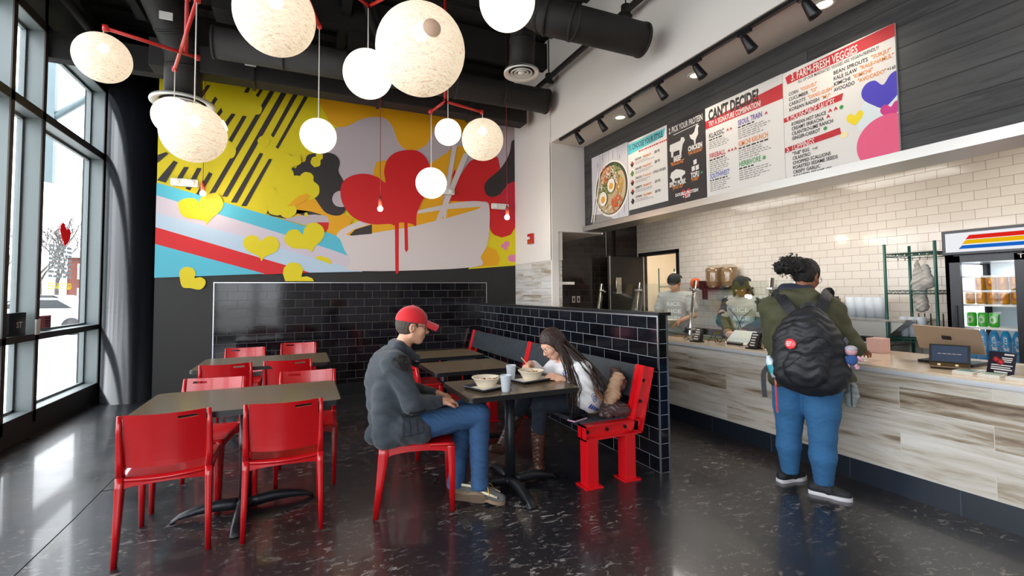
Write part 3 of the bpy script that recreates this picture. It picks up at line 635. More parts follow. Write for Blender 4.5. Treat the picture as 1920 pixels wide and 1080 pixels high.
# ------------------------------------------------------------------ painted mural
MURAL=[('black',0,[(-1.6,4.15),(-1.53,4.25),(-1.53,4.23),(-1.62,4.05)]),
('black',0,[(-1.62,3.87),(-1.55,4.02),(-1.53,4.01),(-1.53,3.98),(-1.62,3.81)]),
('black',0,[(-1.17,4.19),(-1.13,4.19),(-1.25,3.95),(-1.29,3.97)]),
('black',0,[(-1.08,4.05),(-1.05,4.02),(-1.14,3.83),(-1.17,3.86)]),
('black',0,[(-1.01,3.91),(-0.99,3.86),(-1.03,3.79),(-1.07,3.8)]),
('black',0,[(-0.89,3.85),(-0.84,3.85),(-0.95,3.64),(-0.98,3.69)]),
('black',0,[(-0.76,3.84),(-0.71,3.84),(-0.88,3.46),(-0.92,3.49)]),
('black',0,[(-0.44,4.24),(-0.38,4.24),(-1.07,2.74),(-1.13,2.74)]),
('black',0,[(-0.3,4.24),(-0.23,4.24),(-0.92,2.73),(-0.98,2.73)]),
('black',0,[(-0.15,4.24),(-0.09,4.24),(-0.39,3.59),(-0.42,3.62)]),
('black',0,[(-0.01,4.23),(0.04,4.23),(-0.33,3.44),(-0.36,3.46)]),
('black',0,[(-0.71,4.24),(-0.67,4.25),(-0.7,4.16),(-0.75,4.16)]),
('black',0,[(-0.56,4.24),(-0.52,4.24),(-0.58,4.12),(-0.61,4.14)]),
('black',0,[(-0.55,3.36),(-0.51,3.35),(-0.81,2.66),(-0.88,2.66)]),
('black',0,[(-0.44,3.29),(-0.4,3.29),(-0.7,2.62),(-0.76,2.62)]),
('black',0,[(-1.13,3.04),(-1.09,3.02),(-1.22,2.72),(-1.27,2.73)]),
('black',0,[(-1.51,3.15),(-1.47,3.13),(-1.59,2.86),(-1.63,2.88)]),
('black',0,[(-1.4,3.08),(-1.35,3.08),(-1.43,2.9),(-1.48,2.91)]),
('black',0,[(-1.26,3.08),(-1.21,3.08),(-1.33,2.78),(-1.38,2.8)]),
('black',0,[(-1.64,3.2),(-1.59,3.25),(-1.57,3.23),(-1.63,3.1)]),
('yellow',1,[(-0.83,3.35),(-0.84,3.3),(-0.86,3.26),(-0.9,3.24),(-0.94,3.23),(-0.97,3.25),(-1,3.28),(-1.01,3.33),(-1,3.38),(-0.98,3.42),(-0.94,3.44),(-0.9,3.45),(-0.86,3.43),(-0.84,3.4)]),
('yellow',1,[(-0.53,3.97),(-0.54,3.93),(-0.55,3.9),(-0.58,3.88),(-0.61,3.88),(-0.64,3.89),(-0.66,3.91),(-0.66,3.94),(-0.66,3.98),(-0.64,4.01),(-0.61,4.03),(-0.58,4.03),(-0.56,4.02),(-0.54,4)]),
('yellow',1,[(-0.43,3.54),(-0.44,3.5),(-0.46,3.47),(-0.49,3.45),(-0.52,3.45),(-0.55,3.46),(-0.57,3.48),(-0.58,3.52),(-0.57,3.55),(-0.55,3.58),(-0.52,3.6),(-0.49,3.61),(-0.46,3.6),(-0.44,3.57)]),
('lilac',0,[(0.31,3.31),(0.29,3.48),(0.39,3.76),(0.56,4.16),(1.89,4.64),(3.33,4.56),(3.27,3.71),(2.78,2.88),(2.41,2.78),(1.72,2.6),(0.78,2.55),(0.48,2.96)]),
('amber',1,[(0.29,3.98),(0.34,4.37),(2.42,4.45),(2.34,3.98),(1.99,4.1),(1.87,4.08),(1.82,3.92),(1.72,3.74),(1.55,3.64),(1.39,3.65),(1.29,3.76),(1.22,3.95),(1.11,4.07),(0.92,4.07),(0.74,4),(0.56,3.88),(0.43,3.86)]),
('amber',0,[(1.12,3.44),(0.98,3.4),(0.94,3.26),(0.95,3),(1.26,2.9),(1.26,3.22)]),
('amber',0,[(1.6,3.35),(1.82,3.48),(2.06,3.66),(2.17,3.78),(2.31,3.8),(2.42,3.75),(2.2,3.11),(2.78,2.88),(2.78,2.52),(1.55,2.33),(1.52,2.79)]),
('lilac',0,[(2.15,3.78),(2.23,3.79),(2.06,3.1),(2.02,2.54),(1.98,2.53),(2,2.96)]),
('red',0,[(2.2,3.42),(2.23,3.25),(2.16,3.1),(2.15,3.31)]),
('red',0,[(2.11,2.95),(2.36,3.45),(2.56,3.63),(2.97,3.69),(3.03,3.5),(3.27,3.42),(3.26,2.57),(3.16,2.41),(3,2.35),(2.85,2.4),(2.78,2.54),(2.78,2.88),(2.63,2.93),(2.2,2.9)]),
('lilac',0,[(2.96,4.53),(3.33,4.52),(3.28,4.04),(3.25,3.78),(2.99,3.47),(2.94,3.68),(2.64,3.95)]),
('black',1,[(3.26,4.1),(3.28,4.08),(3.27,3.33),(3.12,3.26),(3.01,3.1),(2.86,3.02),(2.74,3.04),(2.69,3.16),(2.75,3.29),(2.98,3.5),(3.14,3.76),(3.19,3.99)]),
('crimson',0,[(3.27,3.31),(3.18,3.29),(3.03,3.15),(2.93,2.99),(2.97,2.67),(3.26,2.62)]),
('yellow',0,[(2.76,2.45),(2.85,2.39),(3,2.35),(3.16,2.4),(3.26,2.53),(3.26,1.89),(2.41,1.82),(2.74,2.21)]),
('amber',0,[(2.52,1.85),(2.74,2.19),(2.89,2.14),(2.96,2),(2.93,1.89)]),
('pink',1,[(3.05,2.21),(3.04,2.19),(3.02,2.18),(3,2.18),(2.98,2.2),(2.98,2.22),(3,2.24),(3.02,2.25),(3.04,2.23)]),
('pink',1,[(3.14,2.25),(3.13,2.22),(3.1,2.2),(3.06,2.21),(3.04,2.23),(3.04,2.26),(3.06,2.29),(3.1,2.29),(3.13,2.28)]),
('pink',1,[(3.1,2.18),(3.09,2.16),(3.07,2.15),(3.04,2.15),(3.03,2.17),(3.03,2.19),(3.04,2.2),(3.07,2.21),(3.09,2.2)]),
('pink',1,[(3.24,2.01),(3.23,1.98),(3.21,1.96),(3.19,1.95),(3.16,1.95),(3.13,1.96),(3.11,1.98),(3.11,2.01),(3.11,2.03),(3.13,2.06),(3.16,2.07),(3.19,2.07),(3.21,2.06),(3.23,2.04)]),
('amber',0,[(-0.23,2.61),(-0.1,2.79),(0.05,2.85),(0.28,2.67),(0.51,2.6),(0.66,2.53),(0.56,2.33),(0.43,2.25),(0.33,2.31),(0.15,2.51),(-0.07,2.53)]),
('black',0,[(-0.17,3.22),(-0.11,3.19),(-0.07,3.27),(0.01,3.3),(0.04,3.39),(0.17,3.44),(0.33,3.46),(0.43,3.42),(0.47,3.33),(0.45,3.21),(0.51,3.09),(0.58,2.94),(0.57,2.72),(0.51,2.59),(0.4,2.56),(0.28,2.6),(0.2,2.7),(0.12,2.81),(-0.08,2.98),(-0.13,3.09)]),
('black',0,[(-0.52,2.76),(-0.57,2.67),(-0.48,2.58),(-0.41,2.51),(-0.23,2.48),(-0.07,2.56),(0.09,2.6),(0.24,2.56),(0.01,2.53),(-0.28,2.63)]),
('lilac',0,[(-0.26,2.47),(-0.07,2.53),(0.14,2.56),(0.3,2.55),(0.34,2.45),(0.26,2.38),(0.04,2.4)]),
('red',0,[(0.17,2.45),(0.33,2.46),(0.32,2.37),(0.26,2.28)]),
('yellow',1,[(0.12,3.06),(0.12,3.01),(0.09,2.98),(0.05,2.95),(0.01,2.95),(-0.03,2.97),(-0.05,3),(-0.06,3.04),(-0.05,3.09),(-0.03,3.12),(0.01,3.15),(0.05,3.15),(0.09,3.14),(0.12,3.1)]),
('yellow',1,[(0.2,2.91),(0.19,2.85),(0.15,2.8),(0.1,2.77),(0.05,2.76),(-0,2.78),(-0.04,2.83),(-0.05,2.89),(-0.04,2.95),(-0.01,3),(0.04,3.03),(0.1,3.04),(0.15,3.01),(0.19,2.97)]),
('yellow',1,[(0.06,2.93),(0.04,2.85),(-0,2.78),(-0.07,2.74),(-0.14,2.74),(-0.2,2.77),(-0.24,2.83),(-0.26,2.9),(-0.25,2.98),(-0.2,3.04),(-0.14,3.08),(-0.07,3.09),(-0,3.06),(0.04,3)]),
('yellow',1,[(-0.13,3.09),(-0.14,3.04),(-0.17,2.99),(-0.21,2.97),(-0.26,2.96),(-0.3,2.98),(-0.33,3.02),(-0.34,3.07),(-0.33,3.12),(-0.3,3.17),(-0.26,3.19),(-0.21,3.2),(-0.17,3.18),(-0.14,3.14)]),
('yellow',1,[(-0.09,2.79),(-0.1,2.72),(-0.14,2.66),(-0.2,2.63),(-0.26,2.62),(-0.32,2.65),(-0.36,2.71),(-0.38,2.77),(-0.36,2.84),(-0.33,2.9),(-0.27,2.94),(-0.2,2.94),(-0.14,2.92),(-0.1,2.87)]),
('yellow',1,[(-0.21,2.67),(-0.22,2.6),(-0.26,2.55),(-0.31,2.52),(-0.36,2.52),(-0.42,2.54),(-0.45,2.59),(-0.47,2.65),(-0.45,2.71),(-0.42,2.77),(-0.37,2.8),(-0.31,2.8),(-0.26,2.78),(-0.22,2.73)]),
('yellow',1,[(-0.09,2.62),(-0.1,2.56),(-0.14,2.52),(-0.18,2.49),(-0.23,2.49),(-0.27,2.51),(-0.3,2.55),(-0.32,2.6),(-0.3,2.66),(-0.28,2.7),(-0.23,2.73),(-0.18,2.73),(-0.14,2.71),(-0.11,2.67)]),
('yellow',1,[(-0.33,2.78),(-0.34,2.72),(-0.37,2.67),(-0.41,2.64),(-0.47,2.64),(-0.51,2.66),(-0.54,2.7),(-0.56,2.76),(-0.55,2.82),(-0.51,2.87),(-0.47,2.89),(-0.42,2.9),(-0.37,2.88),(-0.34,2.83)]),
('yellow',1,[(0.06,2.94),(0.05,2.88),(0.01,2.83),(-0.03,2.8),(-0.09,2.8),(-0.14,2.82),(-0.17,2.87),(-0.18,2.92),(-0.17,2.98),(-0.14,3.03),(-0.09,3.06),(-0.04,3.06),(0.01,3.04),(0.05,3)]),
('yellow',1,[(0.21,3.31),(0.21,3.28),(0.19,3.25),(0.16,3.24),(0.13,3.23),(0.11,3.25),(0.09,3.27),(0.08,3.3),(0.09,3.33),(0.1,3.36),(0.13,3.38),(0.16,3.38),(0.19,3.37),(0.21,3.35)]),
('yellow',1,[(0.24,3.39),(0.24,3.37),(0.22,3.35),(0.2,3.34),(0.18,3.34),(0.16,3.35),(0.15,3.36),(0.15,3.38),(0.15,3.41),(0.16,3.43),(0.18,3.44),(0.2,3.44),(0.22,3.43),(0.24,3.42)]),
('yellow',1,[(-0.45,2.61),(-0.45,2.56),(-0.48,2.52),(-0.52,2.5),(-0.56,2.49),(-0.6,2.51),(-0.63,2.55),(-0.64,2.6),(-0.63,2.64),(-0.6,2.68),(-0.56,2.71),(-0.52,2.71),(-0.48,2.69),(-0.46,2.65)]),
('yellow',1,[(0.06,2.55),(0.05,2.54),(0.05,2.53),(0.04,2.52),(0.03,2.52),(0.02,2.53),(0.01,2.54),(0.01,2.55),(0.01,2.56),(0.01,2.57),(0.03,2.58),(0.04,2.58),(0.05,2.57),(0.05,2.56)]),
('yellow',1,[(-0.04,3.31),(-0.04,3.27),(-0.06,3.25),(-0.09,3.23),(-0.12,3.22),(-0.15,3.24),(-0.17,3.26),(-0.18,3.29),(-0.17,3.33),(-0.15,3.36),(-0.12,3.38),(-0.09,3.38),(-0.06,3.37),(-0.04,3.34)]),
('yellow',1,[(-0.13,3.27),(-0.14,3.21),(-0.17,3.17),(-0.21,3.14),(-0.26,3.14),(-0.3,3.16),(-0.33,3.2),(-0.34,3.25),(-0.33,3.3),(-0.31,3.34),(-0.26,3.37),(-0.22,3.38),(-0.17,3.36),(-0.14,3.32)]),
('amber',0,[(-0.21,2.65),(-0.07,2.8),(0.03,2.85),(0.09,2.81),(-0.07,2.68)]),
('teal',0,[(-1.64,2.85),(0.01,2.39),(0.35,2.3),(0.55,2.22),(0.61,1.98),(0.36,2.07),(-0.24,2.26),(-1.64,2.69)]),
('pink_white',0,[(-1.64,2.69),(-0.24,2.26),(0.36,2.07),(0.61,1.98),(0.79,1.76),(0.05,1.97),(-0.73,2.21),(-1.64,2.47)]),
('pale_blue',0,[(-1.64,2.47),(-0.73,2.21),(0.05,1.97),(0.79,1.76),(0.7,1.76),(0.07,1.74),(-1.64,2.28)]),
('red',0,[(-1.64,2.29),(-0.22,1.84),(0.09,1.74),(-0.49,1.71),(-1.64,2.08)]),
('teal',0,[(-1.64,2.08),(-0.47,1.72),(-1.64,1.66)]),
('bowl',0,[(0.43,2.27),(0.48,2.35),(0.66,2.46),(0.9,2.55),(1.23,2.61),(1.6,2.71),(2.06,2.84),(2.48,2.92),(2.7,2.91),(2.77,2.86),(2.78,2.59),(2.74,2.24),(2.62,2.03),(2.5,1.85),(0.7,1.77),(0.63,1.92),(0.54,2.07),(0.48,2.22)]),
('amber',0,[(0.55,2.29),(0.66,2.37),(0.96,2.49),(1.55,2.65),(2.06,2.76),(2.64,2.84),(2.56,2.79),(2.06,2.62),(1.49,2.45),(0.96,2.34),(0.66,2.28)]),
('black',0,[(0.61,2.29),(0.68,2.37),(0.92,2.46),(0.92,2.32),(0.63,2.28)]),
('bowl',0,[(2.15,3.79),(2.23,3.8),(2.1,3.1),(2.04,2.58),(2,2.58),(2.03,2.99)]),
('bowl',0,[(2.34,3.69),(2.43,3.68),(1.96,2.56),(1.87,2.55)]),
('lilac',1,[(0.37,2.8),(0.4,2.88),(0.48,2.92),(0.57,2.85),(0.55,2.71),(0.45,2.69),(0.39,2.73)]),
('red',0,[(1.11,3.1),(1.09,3.27),(1.14,3.45),(1.26,3.57),(1.44,3.63),(1.6,3.63),(1.73,3.53),(1.79,3.37),(1.79,3.19),(1.72,2.98),(1.64,2.81),(1.58,2.64),(1.57,2.47),(1.5,2.5),(1.33,2.51),(1.3,2.47),(1.24,2.46),(1.17,2.48),(0.96,2.46),(0.78,2.49),(0.63,2.57),(0.52,2.72),(0.48,2.87),(0.5,3.03),(0.59,3.13),(0.73,3.19),(0.88,3.2),(1.01,3.16)]),
('red',0,[(1.25,2.5),(1.31,2.51),(1.31,1.76),(1.28,1.73),(1.26,1.76)]),
('red',0,[(1.39,2.52),(1.44,2.52),(1.45,2.1),(1.42,2.06),(1.4,2.1)]),
('yellow',0,[(-1.45,2.57),(-1.44,2.63),(-1.38,2.67),(-1.31,2.68),(-1.26,2.67),(-1.23,2.64),(-1.2,2.71),(-1.12,2.75),(-1.04,2.77),(-0.99,2.72),(-0.96,2.63),(-0.99,2.54),(-1.06,2.46),(-1.11,2.4),(-1.14,2.35),(-1.16,2.39),(-1.25,2.41),(-1.35,2.42),(-1.42,2.47)]),
('yellow',0,[(-0.73,2.12),(-0.71,2.19),(-0.64,2.23),(-0.57,2.22),(-0.52,2.16),(-0.47,2.21),(-0.4,2.23),(-0.33,2.2),(-0.3,2.12),(-0.33,2.03),(-0.41,1.98),(-0.48,1.94),(-0.51,1.89),(-0.54,1.95),(-0.64,2),(-0.7,2.05)]),
('yellow',0,[(-0.24,2.19),(-0.21,2.28),(-0.15,2.33),(-0.07,2.33),(-0.01,2.27),(0.01,2.35),(0.08,2.43),(0.17,2.44),(0.25,2.38),(0.27,2.28),(0.22,2.18),(0.15,2.11),(0.11,2.03),(0.05,2.07),(-0.09,2.07),(-0.19,2.11)]),
('yellow',0,[(-1.39,1.55),(-1.42,1.71),(-1.4,1.77),(-1.35,1.8),(-1.28,1.78),(-1.25,1.72),(-1.26,1.66),(-1.2,1.67),(-1.15,1.64),(-1.14,1.59),(-1.17,1.53),(-1.22,1.51),(-1.3,1.53)]),
('yellow',0,[(-0.22,1.62),(-0.25,1.72),(-0.24,1.8),(-0.18,1.87),(-0.12,1.88),(-0.04,1.86),(-0,1.79),(-0.02,1.68),(0.05,1.69),(0.12,1.66),(0.14,1.62)]),
('yellow',0,[(0.16,1.96),(0.21,1.98),(0.32,1.95),(0.36,1.91),(0.36,1.86),(0.26,1.9),(0.17,1.93)])]
MC = dict(yellow='#dcc800', black='#2b2425', amber='#e3a200', lilac='#b9abb0', red='#cf1018', teal='#52b6cb', pink_white='#cbbfca', pale_blue='#b4c8da', bowl='#d2c6c4', crimson='#c01030', pink='#dd7fa8')
def spline(pts, n=4):
    out = []; N = len(pts)
    for i in range(N):
        p0, p1, p2, p3 = (V(pts[(i+j) % N]) for j in (-1, 0, 1, 2))
        for k in range(n):
            t = k/n; out.append(tuple(.5*((2*p1)+(p2-p0)*t+(2*p0-5*p1+4*p2-p3)*t*t+(3*p1-p0-3*p2+p3)*t**3)))
    return out
bm = BM(); keys = list(MC); lay = .0003; y = YB-.0016
flat(bm, [(-1.68, y, 1.66), (XW, y, 1.903), (XW, y, 4.3), (-1.68, y, 4.3)], 0)
curvy = {'yellow', 'crimson'}
for i, (col, sm, pts) in enumerate(MURAL):
    y -= lay; p = spline(pts) if (sm or (len(pts) > 11 and col in ('yellow', 'red', 'black', 'bowl'))) else pts
    flat(bm, [(-1.679 if a < -1.6 else min(a, XW-.001) if a < 3.2 else XW-.001, y, min(b_, 4.3)) for a, b_ in p], keys.index(col))
me = bpy.data.meshes.new('wall_mural'); bm.to_mesh(me); bm.free()
tag(obj('wall_mural', me, [mat('mural_'+k, c, .55) for k, c in MC.items()]), 'painted wall mural with a big red heart dripping into a rice bowl and yellow hearts', 'mural')

# ------------------------------------------------------------------ ceiling services
def duct(name, label, pts, r, cat='duct', rings=True, mi='duct'):
    bm = BM(); P = [V(p) for p in pts]; tube(bm, P, r, 24)
    if rings:
        for a, b_ in zip(P, P[1:]):
            n = max(1, int((b_-a).length/.6)); d = (b_-a).normalized()
            for k in range(n+1):
                c = a+(b_-a)*(k/n); tube(bm, [c-d*.012, c+d*.012], r*1.04, 24)
    return tag(obj(name, bm, M[mi]), label, cat)
duct('ceiling_duct', 'fat round black duct bending down in front of the mural at left', [(-1.5, 5.5, 5.1), (-1.45, 5.95, 4.68), (-1.36, 6.2, 4.45), (-1.3, 6.36, 4.25), (-1.285, 6.38, 4.05), (-1.285, 6.39, 3.68)], .185)
duct('ceiling_duct', 'long round black duct in front of the dark beam, ending at the white wall', [(-.9, 5.78, 4.16), (3.12, 5.72, 4.14)], .165)
duct('ceiling_duct', 'round black duct nearest the white wall with its capped end showing', [(3.0, 3.54, 3.9), (2.25, 3.6, 3.93), (2.05, 3.72, 4.0), (1.95, 3.95, 4.2), (1.9, 4.2, 4.55), (1.9, 4.3, 5.1)], .158)
duct('ceiling_duct', 'vertical black duct dropping to the round diffuser near the white wall', [(2.36, 4.84, 4.75), (2.34, 4.86, 4.4), (2.33, 4.87, 4.06)], .15)
bm = BM(); box(bm, -1.6, 3.1, 6.3, 6.55, 4.02, 4.34, bev=.01)
for x in (-.6, .9, 2.2): box(bm, x, x+.04, 6.28, 6.57, 4.0, 4.36)
tag(obj('rectangular_duct', bm, M['duct']), 'long flat sided black duct along the top edge of the mural', 'duct')
bm = BM(); box(bm, -2.7, -1.3, 6.6, 6.75, 4.05, 4.35); box(bm, .5, 1.3, 6.0, 6.3, 4.62, 4.9); box(bm, -.9, -.1, 5.6, 5.9, 4.45, 4.75); struct('trim_8', bm, M['ceil_black'])
duct('conduit_pipe', 'thin black pipe running along the white wall towards the camera', [(3.1, 6.3, 4.43), (3.1, -1, 4.4)], .035, 'pipe', False)
duct('conduit_pipe', 'thin black pipe along the left edge of the ceiling over the windows', [(-2.35, 8, 4.62), (-2.35, -1, 4.62)], .05, 'pipe', False)
for x, y in ((3.1, 5.6), (3.1, 3.9)):
    bm = BM(); tube(bm, [(x, y, 4.44), (x, y, ZC)], .008, 6); box(bm, x-.07, x+.07, y-.02, y+.02, 4.36, 4.39); lathe(bm, [(.05, -.05), (.05, .05)], (x, y, 4.43), 12)
    tag(obj('pipe_hanger', bm, M['ceil_black']), 'black rod hanger holding the pipe on the white wall, '+('far one' if y > 5 else 'near one'), 'hanger')
for k, (x, y, z, x2, z2) in enumerate(((.62, 5.6, 4.95, .95, 4.35), (.7, 5.65, 4.95, 1.0, 4.4))): 
    bm = BM(); tube(bm, [(x-.3, y-1, 5.0), (x, y, z), (x+.12, y, 4.6), (x2, y+.1, z2-.2)], .04, 8)
    tag(obj('cable_bundle', bm, M['ceil_black']), 'black bundle of cables swagging from the dark ceiling', 'cable', 'cable bundles in the ceiling')
def diffuser(c, r, label):
    t = thing('air_diffuser', label, 'air vent', c); bm = BM(); x, y, z = c
    lathe(bm, [(r, .0), (r*.99, -.02), (r*.72, .012), (r*.72, .05), (r*.98, .02)], c, 36, caps=False); obj('outer_ring', bm, M['white_plastic'], t)
    for q in (.62, .42): bm = BM(); lathe(bm, [(r*q, -.0), (r*(q-.02), -.015), (r*(q-.14), .02), (r*(q-.13), .03)], c, 30, caps=False); obj('cone_ring', bm, M['white_plastic'], t)
    bm = BM(); lathe(bm, [(r*.2, .01), (r*.22, -.008), (.001, -.012)], c, 24); obj('centre_disc', bm, M['white_plastic'], t)
    bm = BM(); lathe(bm, [(r*.7, .04), (.001, .045)], c, 24); obj('throat', bm, M['ceil_black'], t)
diffuser((2.33, 4.87, 4.03), .21, 'round white ceiling diffuser near the white wall at right')
diffuser((-1.288, 6.4, 3.66), .32, 'round white diffuser under the fat duct, behind the left globe lamps')
diffuser((-1.27, 4.3, 3.82), .2, 'round white diffuser cut by the top edge of the photo at left')
for (x, y, z), lab in (((-1.0, 6.58, 4.12), 'small white junction box on the dark beam above the mural, left one'), ((-.6, 6.29, 4.22), 'small white label plate on the dark duct above the mural'), ((-1.35, 5.9, 4.4), 'small white box beside the red pipe in the dark ceiling')):
    bm = BM(); box(bm, x-.06, x+.06, y-.03, y-.01, z-.04, z+.04, bev=.004); tag(obj('junction_box', bm, M['white_plastic']), lab, 'box')

# ------------------------------------------------------------------ globe lamps on red pipe frames
def shade_mat(name, lo, hi, s, tr):
    m = bpy.data.materials.new(name); m.use_nodes = True; nt = m.node_tree; nt.nodes.clear(); L = nt.links.new
    tc = nt.nodes.new('ShaderNodeTexCoord'); vals = []
    for k in range(3):   # three layers of crossing threads
        mp = nt.nodes.new('ShaderNodeMapping'); mp.inputs['Rotation'].default_value = (k*1.1, k*.7+.3, k*2.1); mp.inputs['Scale'].default_value = (1, 1, 6); L(tc.outputs['Object'], mp.inputs[0])
        n = nt.nodes.new('ShaderNodeTexNoise'); n.inputs['Scale'].default_value = 26; n.inputs['Detail'].default_value = 3; n.inputs['Distortion'].default_value = 1.2; L(mp.outputs[0], n.inputs['Vector']); vals.append(n.outputs[0])
    a = nt.nodes.new('ShaderNodeMath'); a.operation = 'MINIMUM'; L(vals[0], a.inputs[0]); L(vals[1], a.inputs[1])
    b = nt.nodes.new('ShaderNodeMath'); b.operation = 'MINIMUM'; L(a.outputs[0], b.inputs[0]); L(vals[2], b.inputs[1])
    cr = nt.nodes.new('ShaderNodeValToRGB'); L(b.outputs[0], cr.inputs[0]); cr.color_ramp.elements[0].position = .3; cr.color_ramp.elements[0].color = (*lin(lo), 1); cr.color_ramp.elements[1].position = .44; cr.color_ramp.elements[1].color = (*lin(hi), 1)
    e = nt.nodes.new('ShaderNodeEmission'); e.inputs[1].default_value = s; L(cr.outputs[0], e.inputs[0])
    d = nt.nodes.new('ShaderNodeBsdfDiffuse'); d.inputs[0].default_value = (.6, .55, .48, 1); ad = nt.nodes.new('ShaderNodeAddShader'); L(e.outputs[0], ad.inputs[0])
    d2 = nt.nodes.new('ShaderNodeMixShader'); d2.inputs[0].default_value = .12; tb = nt.nodes.new('ShaderNodeBsdfTransparent'); L(d.outputs[0], ad.inputs[1]); L(ad.outputs[0], d2.inputs[1]); L(tb.outputs[0], d2.inputs[2]); d2.inputs[0].default_value = tr
    o = nt.nodes.new('ShaderNodeOutputMaterial'); L(d2.outputs[0], o.inputs[0]); return m
SH_T = shade_mat('string_shade_warm', '#a8865c', '#fbe8ca', .72, .13)
SH_W = shade_mat('string_shade_bright', '#ecd8b8', '#fffaf0', 1.1, .12)
rim_m = emat('shade_opening_rim', '#fff6e4', 1.1); op_m = mat('shade_patch', '#b99b86', .8, emit='#a88c78', estr=.5)
def globe(c, r, zp, m, label, patch=None):
    t = thing('globe_lamp', label, 'pendant lamp', c, 0, 'string globe pendants'); c = V(c)
    bm = BM(); sphere(bm, c, r, 40, 26); obj('lamp_shade', bm, m, t)
    bm = BM(); sphere(bm, c+V((0, 0, r*.42)), min(.05, r*.2), 14, 10); obj('bulb', bm, M['bulb_hot'], t)
    bm = BM(); tube(bm, [c+V((0, 0, r*.98)), (c.x, c.y, zp)], .0045, 6); tube(bm, [c+V((0, 0, r*.6)), c+V((0, 0, r*1.03))], .016, 8); obj('cord', bm, M['white_cord'], t)
    if patch:
        n = V(patch).normalized(); p = c+n*r*.985; bm = BM(); q = n.to_track_quat('Z', 'Y').to_matrix().to_4x4(); Mx = Matrix.Translation(p) @ q
        lathe(bm, [(r*.19, 0), (r*.19, .008), (.001, .01)], (0, 0, 0), 20, M=Mx); obj('opening', bm, rim_m if patch[2] > .05 else op_m, t)
    return t
globe((-1.42, 4.48, 3.27), .182, 3.5, SH_T, 'globe lamp at far left hanging alone beside the windows')
globe((-.695, 3.78, 2.56), .2, 3.5, SH_T, 'large globe lamp hanging low in front of the striped mural', (.55, -.1, .2))
globe((-1.076, 5.017, 3.05), .17, 3.5, SH_W, 'small bright globe lamp half hidden behind the large low one at left')
globe((-.18, 3.29, 3.235), .242, 4.1, SH_T, 'big globe lamp cut by the top edge, left of centre')
globe((.655, 2.817, 2.955), .273, 4.1, SH_T, 'biggest globe lamp in the top centre with a tan patch', (.0, -1, -.0))
globe((.516, 4.284, 3.42), .215, 4.05, SH_W, 'white globe lamp partly behind the biggest one')
globe((.114, 4.491, 2.868), .155, 3.87, SH_W, 'bright white globe lamp on a long cord in front of the stripes edge')
globe((1.418, 3.209, 3.69), .215, 4.4, SH_W, 'globe lamp cut by the top edge, right of centre')
globe((1.489, 5.062, 3.27), .15, 3.9, SH_W, 'smallest white globe lamp, left neighbour of the cream one')
globe((1.849, 4.904, 3.182), .235, 3.5, SH_T, 'cream globe lamp farthest right under the short red pipe')
globe((1.317, 5.15, 2.689), .175, 3.5, SH_W, 'white globe lamp hanging lowest, over the painted chopsticks')
def pipes(name, label, segs, stems, r=.014):
    t = thing(name, label, 'pipe frame', segs[0][0])
    for a, b_ in segs: bm = BM(); tube(bm, [a, b_], r, 10); [lathe(bm, [(r*1.5, -.02), (r*1.5, .02)], p, 10) for p in (a, b_)]; obj('arm', bm, M['red_pipe'], t)
    for x, y, z in stems: bm = BM(); tube(bm, [(x, y, z), (x, y, 4.72)], r*1.1, 10); lathe(bm, [(r*1.8, -.03), (r*1.8, .03)], (x, y, z+.5), 10); obj('stem', bm, M['red_pipe'], t)
pipes('red_pipe_frame', 'red pipe cross holding the three left globe lamps', [((-1.404, 4.465, 3.5), (-.854, 4.718, 3.5)), ((-1.085, 5.045, 3.5), (-.69, 3.77, 3.5))], [(-.93, 4.68, 3.5)])
pipes('red_pipe_frame', 'red pipe frame at the top edge above the biggest globe lamps', [((-.35, 3.6, 4.05), (.52, 4.28, 4.05)), ((.114, 4.49, 3.88), (-.1, 3.8, 3.98)), ((.52, 4.28, 4.05), (1.42, 3.2, 4.2))], [(.2, 4.03, 4.05)])
pipes('red_pipe_frame', 'short red pipe frame holding the three right globe lamps', [((1.303, 5.13, 3.5), (1.376, 4.78, 3.5)), ((1.376, 4.78, 3.5), (1.838, 4.903, 3.5))], [(1.376, 4.78, 3.5)])
for (x, y, z), lab in (((-1.145, 6.8, 2.69), 'bare bulb on a red cord at left, over a yellow heart'), ((.884, 6.03, 2.504), 'bare bulb on a red cord in front of the big red heart'), ((2.472, 5.65, 2.431), 'bare bulb on a red cord at right, near the wall corner')):
    t = thing('bare_bulb_pendant', lab, 'pendant lamp', (x, y, z), 0, 'bare bulb pendants')
    bm = BM(); tube(bm, [(x, y, z+.14), (x, y, ZC)], .004, 6); obj('cord', bm, M['red_cord'], t)
    bm = BM(); lathe(bm, [(.008, .17), (.022, .14), (.026, .05), (.024, .04)], (x, y, z), 16); obj('socket', bm, mat('copper_socket', '#b0483c', .25, metal=.6), t)
    bm = BM(); sphere(bm, (x, y, z+.01), .033, 16, 12); obj('bulb', bm, emat('bare_bulb', '#fff2dd', 30), t)
    light('bulb_glow', 'POINT', (x, y-.06, z), 7, (1, .82, .62), .035)
